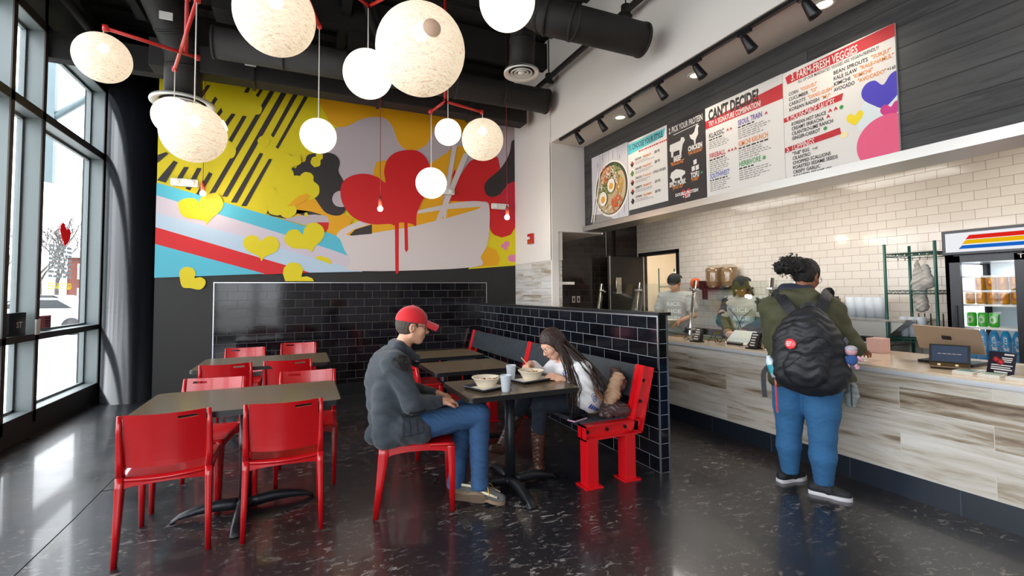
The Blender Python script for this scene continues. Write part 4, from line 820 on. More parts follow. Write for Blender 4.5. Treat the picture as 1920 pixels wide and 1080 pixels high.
# emergency light heads on the mural, fire alarm
for (x, z), lab in (((-1.38, 2.865), 'white twin emergency light at the left of the mural'), ((2.95, 2.855), 'white emergency light on the red paint at the right of the mural'), ((2.02, 3.03), 'white emergency light behind the two right globe lamps')):
    t = thing('emergency_light', lab, 'emergency light', (x, YB-.05, z)); bm = BM(); box(bm, x-.15, x+.15, YB-.09, YB-.02, z-.05, z+.05, bev=.035); obj('housing', bm, M['white_plastic'], t)
    for s in (-1, 1): bm = BM(); lathe(bm, [(.035, 0), (.035, .02), (.02, .03)], (0, 0, 0), 14, M=Matrix.Translation((x+s*.08, YB-.09, z)) @ Matrix.Rotation(pi/2, 4, 'X')); obj('lamp_head', bm, M['white_plastic'], t)
t = thing('fire_alarm', 'small red fire alarm strobe on the white wall', 'fire alarm', (XW-.03, 6.46, 2.26))
bm = BM(); box(bm, XW-.05, XW-.001, 6.38, 6.53, 2.19, 2.35, bev=.01); obj('housing', bm, M['red'], t); bm = BM(); box(bm, XW-.075, XW-.05, 6.43, 6.49, 2.26, 2.3, bev=.006); obj('strobe', bm, M['white_plastic'], t)
# track lights and recessed cans
bm = BM(); box(bm, 3.265, 3.3, -1, 5.62, 3.565, 3.6); tag(obj('light_track', bm, M['black_metal']), 'long black lighting track under the edge of the white wall', 'light track')
ords = ['farthest, at the left end of the track', 'second from the far left end of the track', 'third from the far left end of the track', 'fourth from the far left end of the track', 'fifth from the far end, in front of the middle recessed light', 'sixth, over the left edge of the combination menu', 'nearest one at the top edge of the photo']
for k, y in enumerate((5.18, 4.66, 4.15, 3.635, 3.14, 2.62, 2.11)):
    t = thing('track_spotlight', 'black track spotlight, '+ords[k], 'spotlight', (3.285, y, 3.565), 0, 'black track spotlights')
    bm = BM(); box(bm, 3.27, 3.3, y-.06, y+.06, 3.545, 3.567); tube(bm, [(3.285, y, 3.55), (3.285, y, 3.5)], .009, 8); obj('mount', bm, M['black_metal'], t)
    bm = BM(); d = V((.45, -.25, -.86)).normalized(); Mx = Matrix.Translation((3.28, y, 3.515)) @ d.to_track_quat('Z', 'Y').to_matrix().to_4x4()
    lathe(bm, [(.02, -.02), (.03, 0), (.042, .1), (.045, .13), (.038, .132), (.034, .1), (.001, .09)], (0, 0, 0), 20, M=Mx); obj('head', bm, M['black_metal'], t)
for y, lab in ((4.62, 'recessed ceiling light farthest down the niche'), (3.40, 'recessed ceiling light in the middle of the niche'), (2.15, 'recessed ceiling light nearest, at the top edge')):
    t = thing('recessed_light', lab, 'recessed light', (3.555, y, 3.594)); bm = BM(); lathe(bm, [(.085, .0), (.085, -.006), (.06, -.008), (.055, .0)], (3.555, y, 3.595), 28, caps=False); obj('trim_ring', bm, M['white_plastic'], t)
    bm = BM(); lathe(bm, [(.058, -.003), (.001, -.002)], (3.555, y, 3.595), 24); obj('lens', bm, emat('can_glow', '#ffe2b8', 4), t)
# ------------------------------------------------------------------ menu boards on the charcoal wall
INK = {k: mat('print_'+k, c, .6) for k, c in dict(white='#dad4ce', black='#2a2525', red='#b8202a', teal='#58b4bc', orange='#e0863c', purple='#5c3a98', green='#3b8f4c', blue='#3c4ea8', pink='#e0567c', violet='#4438b0', yellow='#e6cc20', magenta='#c83080', grey='#8d8682', pale='#d4dcdc', cream='#ead9a0', board='#2e2828', wood='#cdc8cc', dish='#3d4034', yolk='#e8a020', rice='#f0e8dc', carrot='#d8622c', leaf='#5c7a2c', kimchi='#a83a28', corn='#dca64a', tan='#cbb28a').items()}
IK = list(INK); IM = [INK[k] for k in IK]
class Board:
    def __init__(s, label, y0, w, z0, h, bg='white', x=3.79):
        s.t = thing('menu_board', label, 'menu board', (x, y0-w/2, z0)); s.x, s.y0, s.w, s.z0, s.h = x, y0, w, z0, h; s.n = 0
        bm = BM(); box(bm, x, 3.806, y0-w, y0, z0, z0+h); obj('panel', bm, INK[bg], s.t); s.bm = BM(); s.g = BM()
    def P(s, u, v, up=0): return V((s.x-.0006-s.n*.00005-up, s.y0-u*s.w, s.z0+s.h*(1-v)))
    def poly(s, pts, col, curve=False):
        s.n += 1; flat(s.g, [s.P(*p) for p in (spline(pts) if curve else pts)], IK.index(col))
    def disc(s, u, v, r, col, ry=None, n=18):
        a = s.h/s.w; s.poly([(u+r*a*cos(2*pi*k/n), v+(ry or r)*sin(2*pi*k/n)) for k in range(n)], col)
    def text(s, tx, u, v, hgt, col='black', w=None, bold=.02, align='LEFT'):
        s.n += 1; n = s.n; p0 = (s.x-.0012-n*.00005)
        text(s.bm, tx, lambda a, b: V((p0, s.y0-u*s.w-a, s.z0+s.h*(1-v)+b)), hgt*s.h, IK.index(col), bold, align, .62, None if w is None else w*s.w)
    def lines(s, u, v, n, w, dy=.022, hgt=.009, col='grey'):
        rr = random.Random(int(u*1000+v*977)); s.n += 1; p0 = s.x-.0006-s.n*.00005
        for k in range(n):   # fine print too small to read: rows of word-length marks
            x = u; e = u+w*rr.uniform(.6, 1)
            while x < e:
                l = rr.uniform(.02, .06); z1 = s.z0+s.h*(1-v-k*dy); z2 = z1+hgt*s.h
                flat(s.g, [(p0, s.y0-q*s.w, z) for q, z in ((x, z1), (min(x+l, e), z1), (min(x+l, e), z2), (x, z2))], IK.index(col)); x += l+.012
    def end(s):
        me = bpy.data.meshes.new('artwork'); s.g.to_mesh(me); s.g.free()
        if len(me.vertices): obj('artwork', me, IM, s.t)
        me = bpy.data.meshes.new('lettering'); s.bm.to_mesh(me); s.bm.free()
        if len(me.vertices): obj('lettering', me, IM, s.t)
# 0: food photograph
b = Board('menu panel with a photo of a rice bowl with eggs on pale planks', 5.60, .81, 2.412, .955, 'wood')
for u, v, l in ((.18, .1, .1), (.33, .0, .14), (.62, .02, .16), (.8, .12, .08), (.86, .5, .2), (.9, .78, .2), (.55, .92, .08), (.1, .6, .2)): b.poly([(u, v), (u+.012, v+.02), (u+.006, v+l), (u-.008, v+l*.6)], 'grey')
for u in (.25, .5, .75): b.poly([(u, 0), (u+.006, 0), (u+.006, 1), (u, 1)], 'grey')
b.poly([(0, .86), (.4, .9), (.62, 1), (0, 1)], 'grey')
b.disc(.56, .56, .395, 'rice', n=40); b.disc(.56, .555, .37, 'dish', n=40); b.disc(.55, .57, .34, 'tan', n=32)
random.seed(3)
for col, cu, cv, rr, n in (('carrot', .42, .34, .13, 60), ('leaf', .68, .36, .14, 60), ('corn', .78, .55, .12, 60), ('leaf', .36, .58, .13, 60), ('carrot', .72, .78, .12, 70), ('tan', .42, .8, .12, 40), ('kimchi', .55, .42, .1, 30), ('rice', .58, .35, .12, 25), ('leaf', .5, .5, .16, 40), ('rice', .5, .6, .28, 40)):
    for _ in range(n):
        a = random.uniform(0, 2*pi); r = rr*math.sqrt(random.random()); u, v = cu+r*cos(a)*1.15, cv+r*sin(a); q = random.uniform(0, pi); l = random.uniform(.012, .03); k = .006
        b.poly([(u-l*cos(q)+k*sin(q), v-l*sin(q)-k*cos(q)), (u+l*cos(q)+k*sin(q), v+l*sin(q)-k*cos(q)), (u+l*cos(q)-k*sin(q), v+l*sin(q)+k*cos(q)), (u-l*cos(q)-k*sin(q), v-l*sin(q)+k*cos(q))], col)
for u, v, r in ((.6, .52, .085), (.37, .68, .09)): b.disc(u, v, r, 'rice', r*1.15); b.disc(u, v+.01, r*.55, 'yolk'); b.disc(u-.01, v, r*.2, 'corn')
for k in (0, .07): b.poly([(.22+k, .26), (.245+k, .26), (.02+k, .98), (-.0+k, .98)], 'rice')
b.end()
# 1
b = Board('white menu board headed 1. CHOOSE YOUR STYLE', 4.779, .70, 2.475, .875)
b.poly([(0, .03), (.97, .03), (.93, .135), (0, .19)], 'teal'); b.text('1. CHOOSE YOUR STYLE', .05, .13, .075, 'black', .84)
b.lines(.3, .205, 1, .8, hgt=.02, col='red')
for k, (nm, kr, c, pr) in enumerate((('RICE BOWL', '"BIBIMBAP"', 'kimchi', '$8.95'), ('SALAD', '"SAELEODEU"', 'leaf', '$8.95'), ('TACOS', '"TACOS"', 'kimchi', '2 FOR $6 / 3 FOR $8.95'), ('BURRITO', '"BURRITO"', 'kimchi', '$9.95'), ('HOT BOWL', '"DOLSOT BIBIMBAP"', 'black', '$9.95'))):
    v = .31+k*.135; n = 12
    b.poly([(.06+.11*i/n, v+.02+.055*sin(pi*i/n)) for i in range(n+1)], 'black' if k % 2 == 0 or k > 2 else 'leaf'); b.disc(.115, v+.012, .022, c)
    b.text(nm, .2, v, .033, 'black', .17); b.text(kr, .4, v, .03, 'orange', .22); b.text(pr, .7 if k != 2 else .66, v, .035, 'black', .13 if k != 2 else .3); b.lines(.2, v+.03, 2, .5)
b.end()
# 2
b = Board('black menu board headed 2. PICK YOUR PROTEIN', 4.072, .545, 2.412, .93, 'board')
b.text('2. PICK YOUR PROTEIN', .05, .12, .072, 'white', .9); b.poly([(.18, .15), (.85, .14), (.85, .147), (.18, .158)], 'white')
def beast(u, v, s, kind):
    W = dict(cow=[(-.13, .0), (-.12, -.07), (.06, -.075), (.08, -.11), (.12, -.1), (.14, -.06), (.1, -.02), (.09, .02), (.07, .09), (.045, .09), (.04, .03), (-.06, .03), (-.07, .09), (-.1, .09), (-.105, .02)],
             pig=[(-.13, .0), (-.11, -.05), (-.02, -.075), (.07, -.05), (.13, -.02), (.13, .01), (.08, .03), (.07, .07), (.05, .07), (.04, .035), (-.05, .035), (-.06, .07), (-.085, .07), (-.1, .03)],
             hen=[(-.08, -.04), (-.04, -.03), (.0, -.05), (.02, -.1), (.045, -.13), (.06, -.11), (.08, -.1), (.06, -.08), (.06, -.01), (.02, .04), (.015, .09), (-.005, .09), (-.01, .045), (-.06, .01)])[kind]
    b.poly([(u+x*s*1.6, v+y*s) for x, y in W], 'white')
beast(.27, .33, 1, 'cow'); b.text('BEEF', .17, .48, .06, 'white', .22, .05); b.text('"BULGOGI"', .08, .525, .042, 'orange', .38)
beast(.74, .27, 1, 'hen'); b.text('CHICKEN', .57, .42, .055, 'white', .36, .05); b.text('"DAK BULGOGI"', .57, .465, .036, 'orange', .36)
beast(.27, .655, 1, 'pig'); b.text('SPICY PORK', .04, .775, .055, 'white', .46, .05); b.text('"JEYUK GUI"', .12, .815, .036, 'orange', .3)
for u, v in ((.74, .57), (.69, .64), (.79, .64)): b.poly([(u-.04, v-.027), (u+.04, v-.032), (u+.045, v+.02), (u-.035, v+.027)], 'white')
b.text('TOFU', .63, .74, .06, 'white', .21, .05); b.text('"DUBU"', .63, .78, .036, 'orange', .2); b.disc(.9, .71, .015, 'green')
for u in (.42, .56): b.disc(u, .885, .035, 'red')
b.poly([(.36, .9), (.62, .9), (.5, .95)], 'red'); b.poly([(.47, .9), (.485, .9), (.485, .99), (.47, .99)], 'red')
b.text('DOUBLE-PROTEIN', .2, .91, .036, 'white', .6, .04); b.text('+ 2.59', .4, .95, .034, 'white', .2, .04); b.end()
# 3
b = Board("white menu board headed CAN'T DECIDE?", 3.518, .854, 2.40, .93)
b.poly([(0, .145), (1, .09), (1, .235), (0, .235)], 'red'); b.text("CAN'T DECIDE?", .05, .15, .115, 'black', .68, .05); b.text('TRY A SIGNATURE COMBINATION!', .05, .22, .058, 'white', .7, .02)
def flame(u, v): b.poly([(u-.014, v), (u-.016, v-.014), (u, v-.038), (u+.016, v-.014), (u+.014, v), (u+.006, v-.012), (u-.006, v-.012)], 'red')
for nm, u, v, c, w, fl, n in (('KLASSIC', .05, .35, 'black', .22, 2, 4), ('FIREBALL', .05, .575, 'red', .23, 3, 6), ('SOUTHWEST', .05, .8, 'blue', .28, 0, 5), ('SEOUL TRAIN', .46, .33, 'purple', .3, 1, 5), ('KIMCHI KRUNCH', .46, .55, 'orange', .36, 0, 5), ('HERBIVORE', .46, .76, 'green', .27, 0, 5)):
    b.text(nm, u, v, .055, c, w, .015); b.lines(u, v+.028, 1, w*1.1, hgt=.014, col='black'); b.lines(u, v+.052, n, .3 if u < .4 else .4)
    for k in range(fl): flame(u+w+.05+k*.045, v)
    if nm == 'HERBIVORE': b.disc(u+w+.04, v-.022, .018, 'green'); b.text('V', u+w+.03, v-.012, .018, 'white')
b.end()
# 4
b = Board('large white menu board headed 3. FARM-FRESH VEGGIES with pink and violet hearts', 2.661, .842, 2.362, .963)
b.poly([(.03, .045), (.07, .035), (1, .0), (1, .1), (.05, .115)], 'red'); b.text('3. FARM-FRESH VEGGIES', .09, .1, .068, 'white', .62, .015); b.text('ALL OF OUR MARINATED VEGGIES ARE VEGAN-FRIENDLY!', .16, .145, .028, 'black', .72, .01)
for k, (a, c_, w1, w2) in enumerate((('CORN', '"OGSUSU"', .1, .16), ('CUCUMBER', '"OI"', .2, .06), ('CARROTS', '"DANG-GUEN"', .17, .24), ('KOREAN RADISH', '"MU"', .3, .08))): b.text(a, .06, .225+k*.047, .031, 'black', w1); b.text(c_, .06+w1+.025, .225+k*.047, .031, 'orange', w2)
for k, (a, c_, w1, w2) in enumerate((('BEAN SPROUTS', '"SUKJU"', .29, .15), ('KALE SLAW', '"KALE-NAMUL"', .2, .26), ('KIMCHI', '"KIMCHI"', .14, .16), ('AVOCADO', '"AVOCADO"', .18, .22))): b.text(a, .5, .2+k*.047, .031, 'black', w1); b.text(c_, .5+w1+.025, .2+k*.047, .031, 'orange', w2)
b.text('+1.65', .935, .335, .024, 'black', .06)
b.poly([(0, .41), (.58, .375), (.565, .43), (0, .45)], 'red'); b.text('4. HOUSE-MADE SAUCES', .03, .445, .055, 'white', .47, .01)
for k, (a, w) in enumerate((('KOREAN HOT SAUCE', .34), ('CREAMY SRIRACHA', .32), ('CILANTRO-LIME RANCH', .4), ('GINGER-CARROT', .28))): b.text(a, .08, .5+k*.043, .031, 'black', w)
flame(.46, .5); flame(.51, .5); b.disc(.56, .485, .016, 'green'); flame(.44, .543); b.disc(.41, .615, .016, 'green')
b.poly([(0, .68), (.54, .645), (.55, .7), (0, .725)], 'red'); b.text('5. TOPPINGS', .02, .72, .055, 'white', .28, .01)
for k, (a, w) in enumerate((('"THE" EGG', .17), ('CILANTRO', .18), ('CHOPPED SCALLIONS', .37), ('ROASTED SESAME SEEDS', .43), ('CRISPY GARLIC', .27), ('ROASTED SESAME OIL', .38))): b.text(a, .08, .765+k*.041, .03, 'black', w)
b.text('+1.65', .28, .765, .02, 'black', .05)
b.poly([(.72, .62), (.76, .53), (.84, .48), (1, .47), (1, .75), (.75, .72)], 'pale', True) if False else b.poly([(.68, .62), (.74, .52), (.84, .46), (1, .45), (1, .7), (.7, .72)], 'pale')
def hrt(u, v, s, col): b.poly([(min(u+x*s, 1), v+y*s) for x, y in spline(((0, .5), (-.28, .34), (-.52, .12), (-.56, -.1), (-.42, -.26), (-.2, -.26), (0, -.08), (.2, -.28), (.42, -.3), (.56, -.12), (.5, .12), (.3, .32)), 5)], col, False)
hrt(.87, .47, .3, 'violet') if False else hrt(.9, .45, .3, 'violet'); hrt(.95, .62, .14, 'magenta'); hrt(.67, .6, .125, 'yellow'); b.disc(.575, .715, .028, 'cream')
b.poly([(min(1, q[0]), min(1, q[1])) for q in [(.91+.235*cos(rad(a)), .855+.2*sin(rad(a))) for a in range(128, 294, 6)]]+[(1, .675), (1, 1)], 'pink'); b.disc(.69, .985, .028, 'black', .014); b.end()

# ------------------------------------------------------------------ service counter
XC = 3.85
bm = BM(); box(bm, XC, XC+.08, -3.2, 5.8, .16, .853); struct('wall_counter_front', bm, M['plank'])
bm = BM(); box(bm, XC-.006, XC+.07, -3.2, 5.8, 0, .16); struct('baseboard_counter', bm, M['kick_tile'])
t = thing('service_counter', 'long tan stone counter top running along the whole serving line', 'counter', (4.3, 1.3, 0))
bm = BM(); box(bm, XC-.03, 4.85, -3.2, 2.62, .872, .893, bev=.004); box(bm, XC-.03, 4.1, 2.62, 5.8, .872, .893, bev=.004); obj('counter_top', bm, M['quartz'], t)
bm = BM(); box(bm, XC-.034, XC+.05, -3.2, 5.8, .85, .874, bev=.003); box(bm, XC-.026, XC+.03, -3.2, 5.8, .842, .85); obj('front_edge', bm, M['quartz_edge'], t)
bm = BM(); box(bm, XC+.08, 4.8, -3.2, 2.6, .02, .87); box(bm, XC+.08, 4.62, 2.6, 5.8, .02, .72); obj('carcass', bm, M['steel'], t)
# cold wells with food
random.seed(11); cols = ['#c8a060', '#7a9a3c', '#d86a2c', '#e8dcc0', '#a83828', '#4c6a2c', '#e0c050', '#b8805c']
fm = [mat('food_%d' % i, c, .7, bump=.6, bscale=70, var=.2, vscale=50) for i, c in enumerate(cols)]
k = 0; y = 5.6
while y > 2.8:
    for x in (4.12, 4.37):
        t = thing('food_pan', 'steel food pan %s' % 'set in the serving line behind the glass guard', 'food pan', (x+.11, y-.14, .75), 0, 'food pans in the serving line')
        bm = BM(); box(bm, x, x+.23, y-.29, y-.28, .78, .872); box(bm, x, x+.23, y-.01, y, .78, .872); box(bm, x, x+.01, y-.29, y, .78, .872); box(bm, x+.22, x+.23, y-.29, y, .78, .872); box(bm, x, x+.23, y-.29, y, .77, .78); obj('pan', bm, M['steel'], t)
        bm = BM(); n = 7; g = [[bm.verts.new((x+.012+.206*i/n, y-.278+.266*j/n, .835+random.uniform(-.015, .02))) for j in range(n+1)] for i in range(n+1)]
        for i in range(n):
            for j in range(n): bm.faces.new((g[i][j], g[i+1][j], g[i+1][j+1], g[i][j+1])).smooth = True
        obj('food', bm, fm[k % 8], t); k += 1
    y -= .31
t = thing('prep_rail', 'steel prep ledge on the staff side of the serving line', 'prep table', (4.72, 4.2, 0)); bm = BM(); box(bm, 4.62, 4.78, 2.66, 5.8, .84, .875, bev=.004); box(bm, 4.1, 4.12, 2.66, 5.8, .72, .872); obj('ledge', bm, M['steel'], t)
# sneeze guard
for y0, y1, lab in ((4.92, 3.99, 'glass sneeze guard pane in front of the first staff member'), (3.95, 3.04, 'glass sneeze guard pane between the two staff members'), (5.82, 4.96, 'glass sneeze guard pane farthest back, over the tiled partition'), (3.0, 2.7, 'narrow glass sneeze guard end pane beside the customer')):
    t = thing('sneeze_guard', lab, 'glass guard', (3.97, (y0+y1)/2, .893)); bm = BM(); pts = [(3.965, y0, .93), (3.965, y1, .93), (4.075, y1, 1.54), (4.075, y0, 1.54)]
    f = bm.faces.new([bm.verts.new(p) for p in pts]); r = bmesh.ops.extrude_face_region(bm, geom=[f]); bmesh.ops.translate(bm, verts=[e for e in r['geom'] if isinstance(e, bmesh.types.BMVert)], vec=(.008, 0, 0)); obj('pane', bm, M['guard_glass'], t)
for y, w in ((3.02, 'beside the customer'), (3.97, 'between the first two panes'), (4.94, 'right behind the partition end'), (5.8, 'farthest back')):
    t = thing('guard_post', 'steel sneeze guard post '+w, 'post', (3.95, y, .893), 0, 'sneeze guard posts')
    bm = BM(); tube(bm, [(3.95, y, .893), (3.96, y, .96), (4.06, y, 1.56)], .02, 14); lathe(bm, [(.035, 0), (.035, .012)], (3.95, y, .893), 20); obj('post', bm, M['steel'], t)
    for z in (1.02, 1.46): bm = BM(); x = 3.96+(z-.96)*.167; box(bm, x-.035, x+.04, y-.03, y+.03, z-.012, z+.012, bev=.005); obj('clamp', bm, M['steel'], t)
# menu cards and bits on the counter
def wedge(y, x, lab):
    t = thing('food_sign', lab, 'sign', (x, y, .893)); bm = BM(); prism(bm, [(x-.02, .893), (x+.05, .893), (x+.06, 1.04), (x+.052, 1.04)], y-.045, y+.045, 'Y'); box(bm, x-.045, x+.06, y-.055, y+.055, .893, .905); obj('holder', bm, M['black_metal'], t)
    bm = BM()
    for k in range(5):
        z = .92+k*.024; w = random.uniform(.045, .068)
        flat(bm, [(x-.022+(zz-.893)*.49, y+.034-u, zz) for u, zz in ((0, z), (w, z), (w, z+.011), (0, z+.011))])
    obj('lettering', bm, INK['white'], t)
wedge(4.42, 3.92, 'small black lettered sign on the counter, partly hidden behind the partition end'); wedge(3.82, 3.90, 'small black lettered sign on the counter between the two glass panes'); wedge(3.12, 3.90, 'small black lettered sign on the counter beside the customer')
for y in (4.05, 3.7, 3.55): bm = BM(); tube(bm, [(4.0, y+.05, .893), (4.02, y, .99), (4.0, y-.05, .893)], .004, 6); tube(bm, [(4.02, y, .99), (4.1, y, .893)], .004, 6); tag(obj('wire_easel', bm, M['black_metal']), 'thin black wire easel standing on the counter behind the small signs', 'stand', 'wire easels on the counter')
t = thing('white_tablet', 'white flat card leaning on the counter between two black signs', 'card', (4.0, 3.42, .893)); bm = BM(); M1 = Matrix.Translation((4.02, 3.42, .9)) @ Matrix.Rotation(rad(-38), 4, 'Y'); box(bm, -.0, .2, -.13, .13, 0, .008, bev=.003, M=M1); obj('card', bm, M['white_plastic'], t); bm = BM(); box(bm, -.01, .012, -.09, .09, 0, .02, M=M1); obj('clip', bm, M['black_metal'], t)
t = thing('tall_white_panel', 'tall narrow white printed panel standing behind the glass next to the customer', 'sign', (4.3, 3.2, .9)); bm = BM(); prism(bm, [(3.14, .88), (3.3, .88), (3.22, 1.5), (3.12, 1.5)], 4.25, 4.26, 'X'); obj('panel', bm, INK['white'], t)
# till end
t = thing('monitor', 'tan backed computer monitor seen from behind at the till', 'monitor', (4.38, 1.83, .893)); Ms = Matrix.Translation((4.36, 1.84, 1.05)) @ Matrix.Rotation(rad(-26), 4, 'Y') @ Matrix.Rotation(rad(-4), 4, 'Z')
bm = BM(); box(bm, -.006, .006, -.2, .2, -.07, .13, bev=.004, M=Ms); obj('screen', bm, mat('monitor_back', '#a08c78', .4, metal=.3), t)
bm = BM(); box(bm, -.012, -.006, -.028, .028, .03, .06, bev=.002, M=Ms); obj('badge', bm, M['black_metal'], t)
bm = BM(); box(bm, 4.28, 4.52, 1.68, 2.0, .893, .915, bev=.006); tube(bm, [(4.42, 1.84, .91), (4.4, 1.84, 1.03)], .018, 8); obj('base', bm, M['black_metal'], t)
t = thing('tablet', 'black tablet on a wedge stand in front of the till monitor', 'tablet', (4.1, 1.72, .893)); Ms = Matrix.Translation((4.07, 1.72, .915)) @ Matrix.Rotation(rad(18), 4, 'Z') @ Matrix.Rotation(rad(20), 4, 'Y')
bm = BM(); box(bm, -.006, .006, -.105, .105, 0, .15, bev=.004, M=Ms); obj('case', bm, M['black_metal'], t)
bm = BM(); box(bm, -.0072, -.0061, -.09, .09, .03, .14, M=Ms); obj('screen', bm, mat('tablet_screen', '#3c4658', .08, emit='#3c4658', estr=.25), t)
bm = BM(); box(bm, -.03, .08, -.1, .1, -.02, .02, bev=.008, M=Ms); obj('stand', bm, mat('bronze_stand', '#4a3418', .3, metal=.5), t)
bm = BM(); [box(bm, -.033, -.03, y-.008, y+.008, -.006, .006, M=Ms) for y in (-.04, .05)]; obj('button', bm, INK['cream'], t)
bm = BM(); [flat(bm, [Ms @ V((-.0076, .06-q, z)) for q, z in ((o, .08), (o+.02, .08), (o+.02, .087), (o, .087))]) for o in (0, .025, .05, .075, .1)]; obj('lettering', bm, INK['grey'], t)
t = thing('counter_sign', 'small black sign with red picture and white lettering standing at the till', 'sign', (4.07, 1.45, .893)); Ms = Matrix.Translation((4.05, 1.46, .895)) @ Matrix.Rotation(rad(-12), 4, 'Z') @ Matrix.Rotation(rad(16), 4, 'Y')
bm = BM(); box(bm, -.003, .003, -.07, .07, 0, .15, M=Ms); box(bm, -.01, .07, -.07, .07, 0, .01, M=Ms); obj('card', bm, mat('sign_navy', '#1a1224', .3), t)
bm = BM(); [flat(bm, [Ms @ V((-.0036, q, zz)) for q, zz in ((y0, z), (y0-w, z), (y0-w, z+h), (y0, z+h))]) for y0, z, w, h in ((-.01, .13, .05, .01), (.0, .11, .055, .006), (.0, .098, .055, .006), (.0, .086, .05, .006), (.05, .062, .11, .006), (.05, .048, .1, .006), (.05, .034, .11, .008), (.03, .015, .07, .01))]; obj('lettering', bm, INK['white'], t)
bm = BM(); [lathe(bm, [(r, 0), (.001, .001)], (0, 0, 0), 12, M=Ms @ Matrix.Translation((-.0036, y, z)) @ Matrix.Rotation(-pi/2, 4, 'Y')) for y, z, r in ((.03, .1, .018), (.005, .085, .02))]; obj('picture', bm, INK['red'], t)
for k, (y, x) in enumerate(((1.6, 3.98), (1.47, 3.97), (1.34, 3.97))):
    t = thing('flyer_stack', 'stack of %s at the till front edge' % ('green printed cards, first from left', 'green and cream printed cards, middle', 'crumpled printed cards, at the right edge')[k] if False else ('stack of green printed cards lying left of the others on the counter', 'middle stack of green and cream cards on the counter', 'card stack at the right edge of the photo')[k], 'flyers', (x, y, .893))
    bm = BM(); [box(bm, x-.05+j*.002, x+.05+j*.002, y-.055, y+.05, .893+j*.004, .8965+j*.004) for j in range(4)]; obj('cards', bm, mat('flyer_edge', '#d8d4cc', .6), t); bm = BM(); box(bm, x-.035, x+.05, y-.045, y+.035, .9095, .911); obj('top_print', bm, mat('flyer_print', ('#5c8a7c', '#8fa890', '#a89c88')[k], .5), t)
bm = BM(); tube(bm, [(4.08, 1.63, .9), (4.15, 1.55, .903), (4.14, 1.5, .95), (4.3, 1.4, .95), (4.5, 1.35, 1.02)], .004, 6); tag(obj('charging_cable', bm, M['white_plastic']), 'white cable curling behind the black till sign', 'cable')
t = thing('counter_mat', 'clear flat sheet with small printed cards lying on the counter by the customer', 'mat', (4.1, 2.35, .893)); bm = BM(); box(bm, 3.92, 4.1, 2.15, 2.5, .8935, .8955); obj('sheet', bm, mat('sheet', '#b8a88c', .15), t); bm = BM(); [box(bm, 3.94, 4.02, 2.2+.09*k, 2.27+.09*k, .8955, .897) for k in range(3)]; obj('print', bm, INK['white'], t)

# ------------------------------------------------------------------ behind the counter
def shelfwire(bm, x0, x1, y0, y1, z):
    for a, b_ in (((x0, y0), (x1, y0)), ((x1, y0), (x1, y1)), ((x1, y1), (x0, y1)), ((x0, y1), (x0, y0))):
        for dz in (0, -.03): tube(bm, [(*a, z+dz), (*b_, z+dz)], .004, 5)
        n = 14; tube(bm, [(a[0]+(b_[0]-a[0])*k/n, a[1]+(b_[1]-a[1])*k/n, z-(.03 if k % 2 else 0)) for k in range(n+1)], .0025, 4)
    for k in range(1, 16): y = y0+(y1-y0)*k/16; tube(bm, [(x0, y, z), (x1, y, z)], .0025, 4)
def rack(name, label, x0, x1, y0, y1, h, zs, z0=0):
    t = thing(name, label, 'shelf rack', ((x0+x1)/2, (y0+y1)/2, z0))
    for x in (x0, x1):
        for y in (y0, y1): bm = BM(); tube(bm, [(x, y, z0), (x, y, z0+h)], .0135, 10); obj('post', bm, M['green_wire'], t)
    for z in zs: bm = BM(); shelfwire(bm, x0, x1, y0, y1, z); obj('shelf', bm, M['green_wire'], t)
    return t
rack('wire_rack', 'green wire shelf rack standing left of the drinks fridge', 5.4, 5.85, 2.35, 2.765, 1.9, (.6, .96, 1.43, 1.8))
for k in range(5): y = 2.42+.06*k; bm = BM(); tube(bm, [(5.42, y, 1.79), (5.42, y, 1.74), (5.44, y+.01, 1.725), (5.455, y+.012, 1.745)], .003, 6); tag(obj('shelf_hook', bm, M['steel']), 'wire hook hanging under the top shelf of the green rack', 'hook', 'hooks under the rack shelf')
me = sdf_mesh('hanging_bag', [rc((5.46, 2.52, 1.72), (5.46, 2.52, 1.5), .012, .05), rc((5.46, 2.52, 1.5), (5.46, 2.5, 1.28), .05, .06), rc((5.46, 2.46, 1.66), (5.46, 2.44, 1.5), .03, .05), ell((5.46, 2.45, 1.52), (.045, .07, .07))], .008, .006, 45)
tag(obj('hanging_bag', me, mat('grey_plastic_bag', '#aaa69f', .5)), 'crumpled grey plastic bag hanging on hooks in the green rack', 'bag')
for k, y in enumerate((2.72, 2.65, 2.58)): bm = BM(); lathe(bm, [(.035, 0), (.042, .2), (.04, .2), (.001, .19)], (5.62, y, .965), 16); tag(obj('cup_stack', bm, M['cup']), 'tall stack of clear cups on the green rack shelf', 'cup stack', 'cup stacks on the rack')
for k in range(6): y = 2.71-.05*k; bm = BM(); tube(bm, [(5.75, y, .965), (5.75, y, 1.2)], .006, 6); tag(obj('black_straw', bm, M['black_metal']), 'dark straw bundle standing on the green rack shelf against the tiles', 'straws', 'straws on the rack')
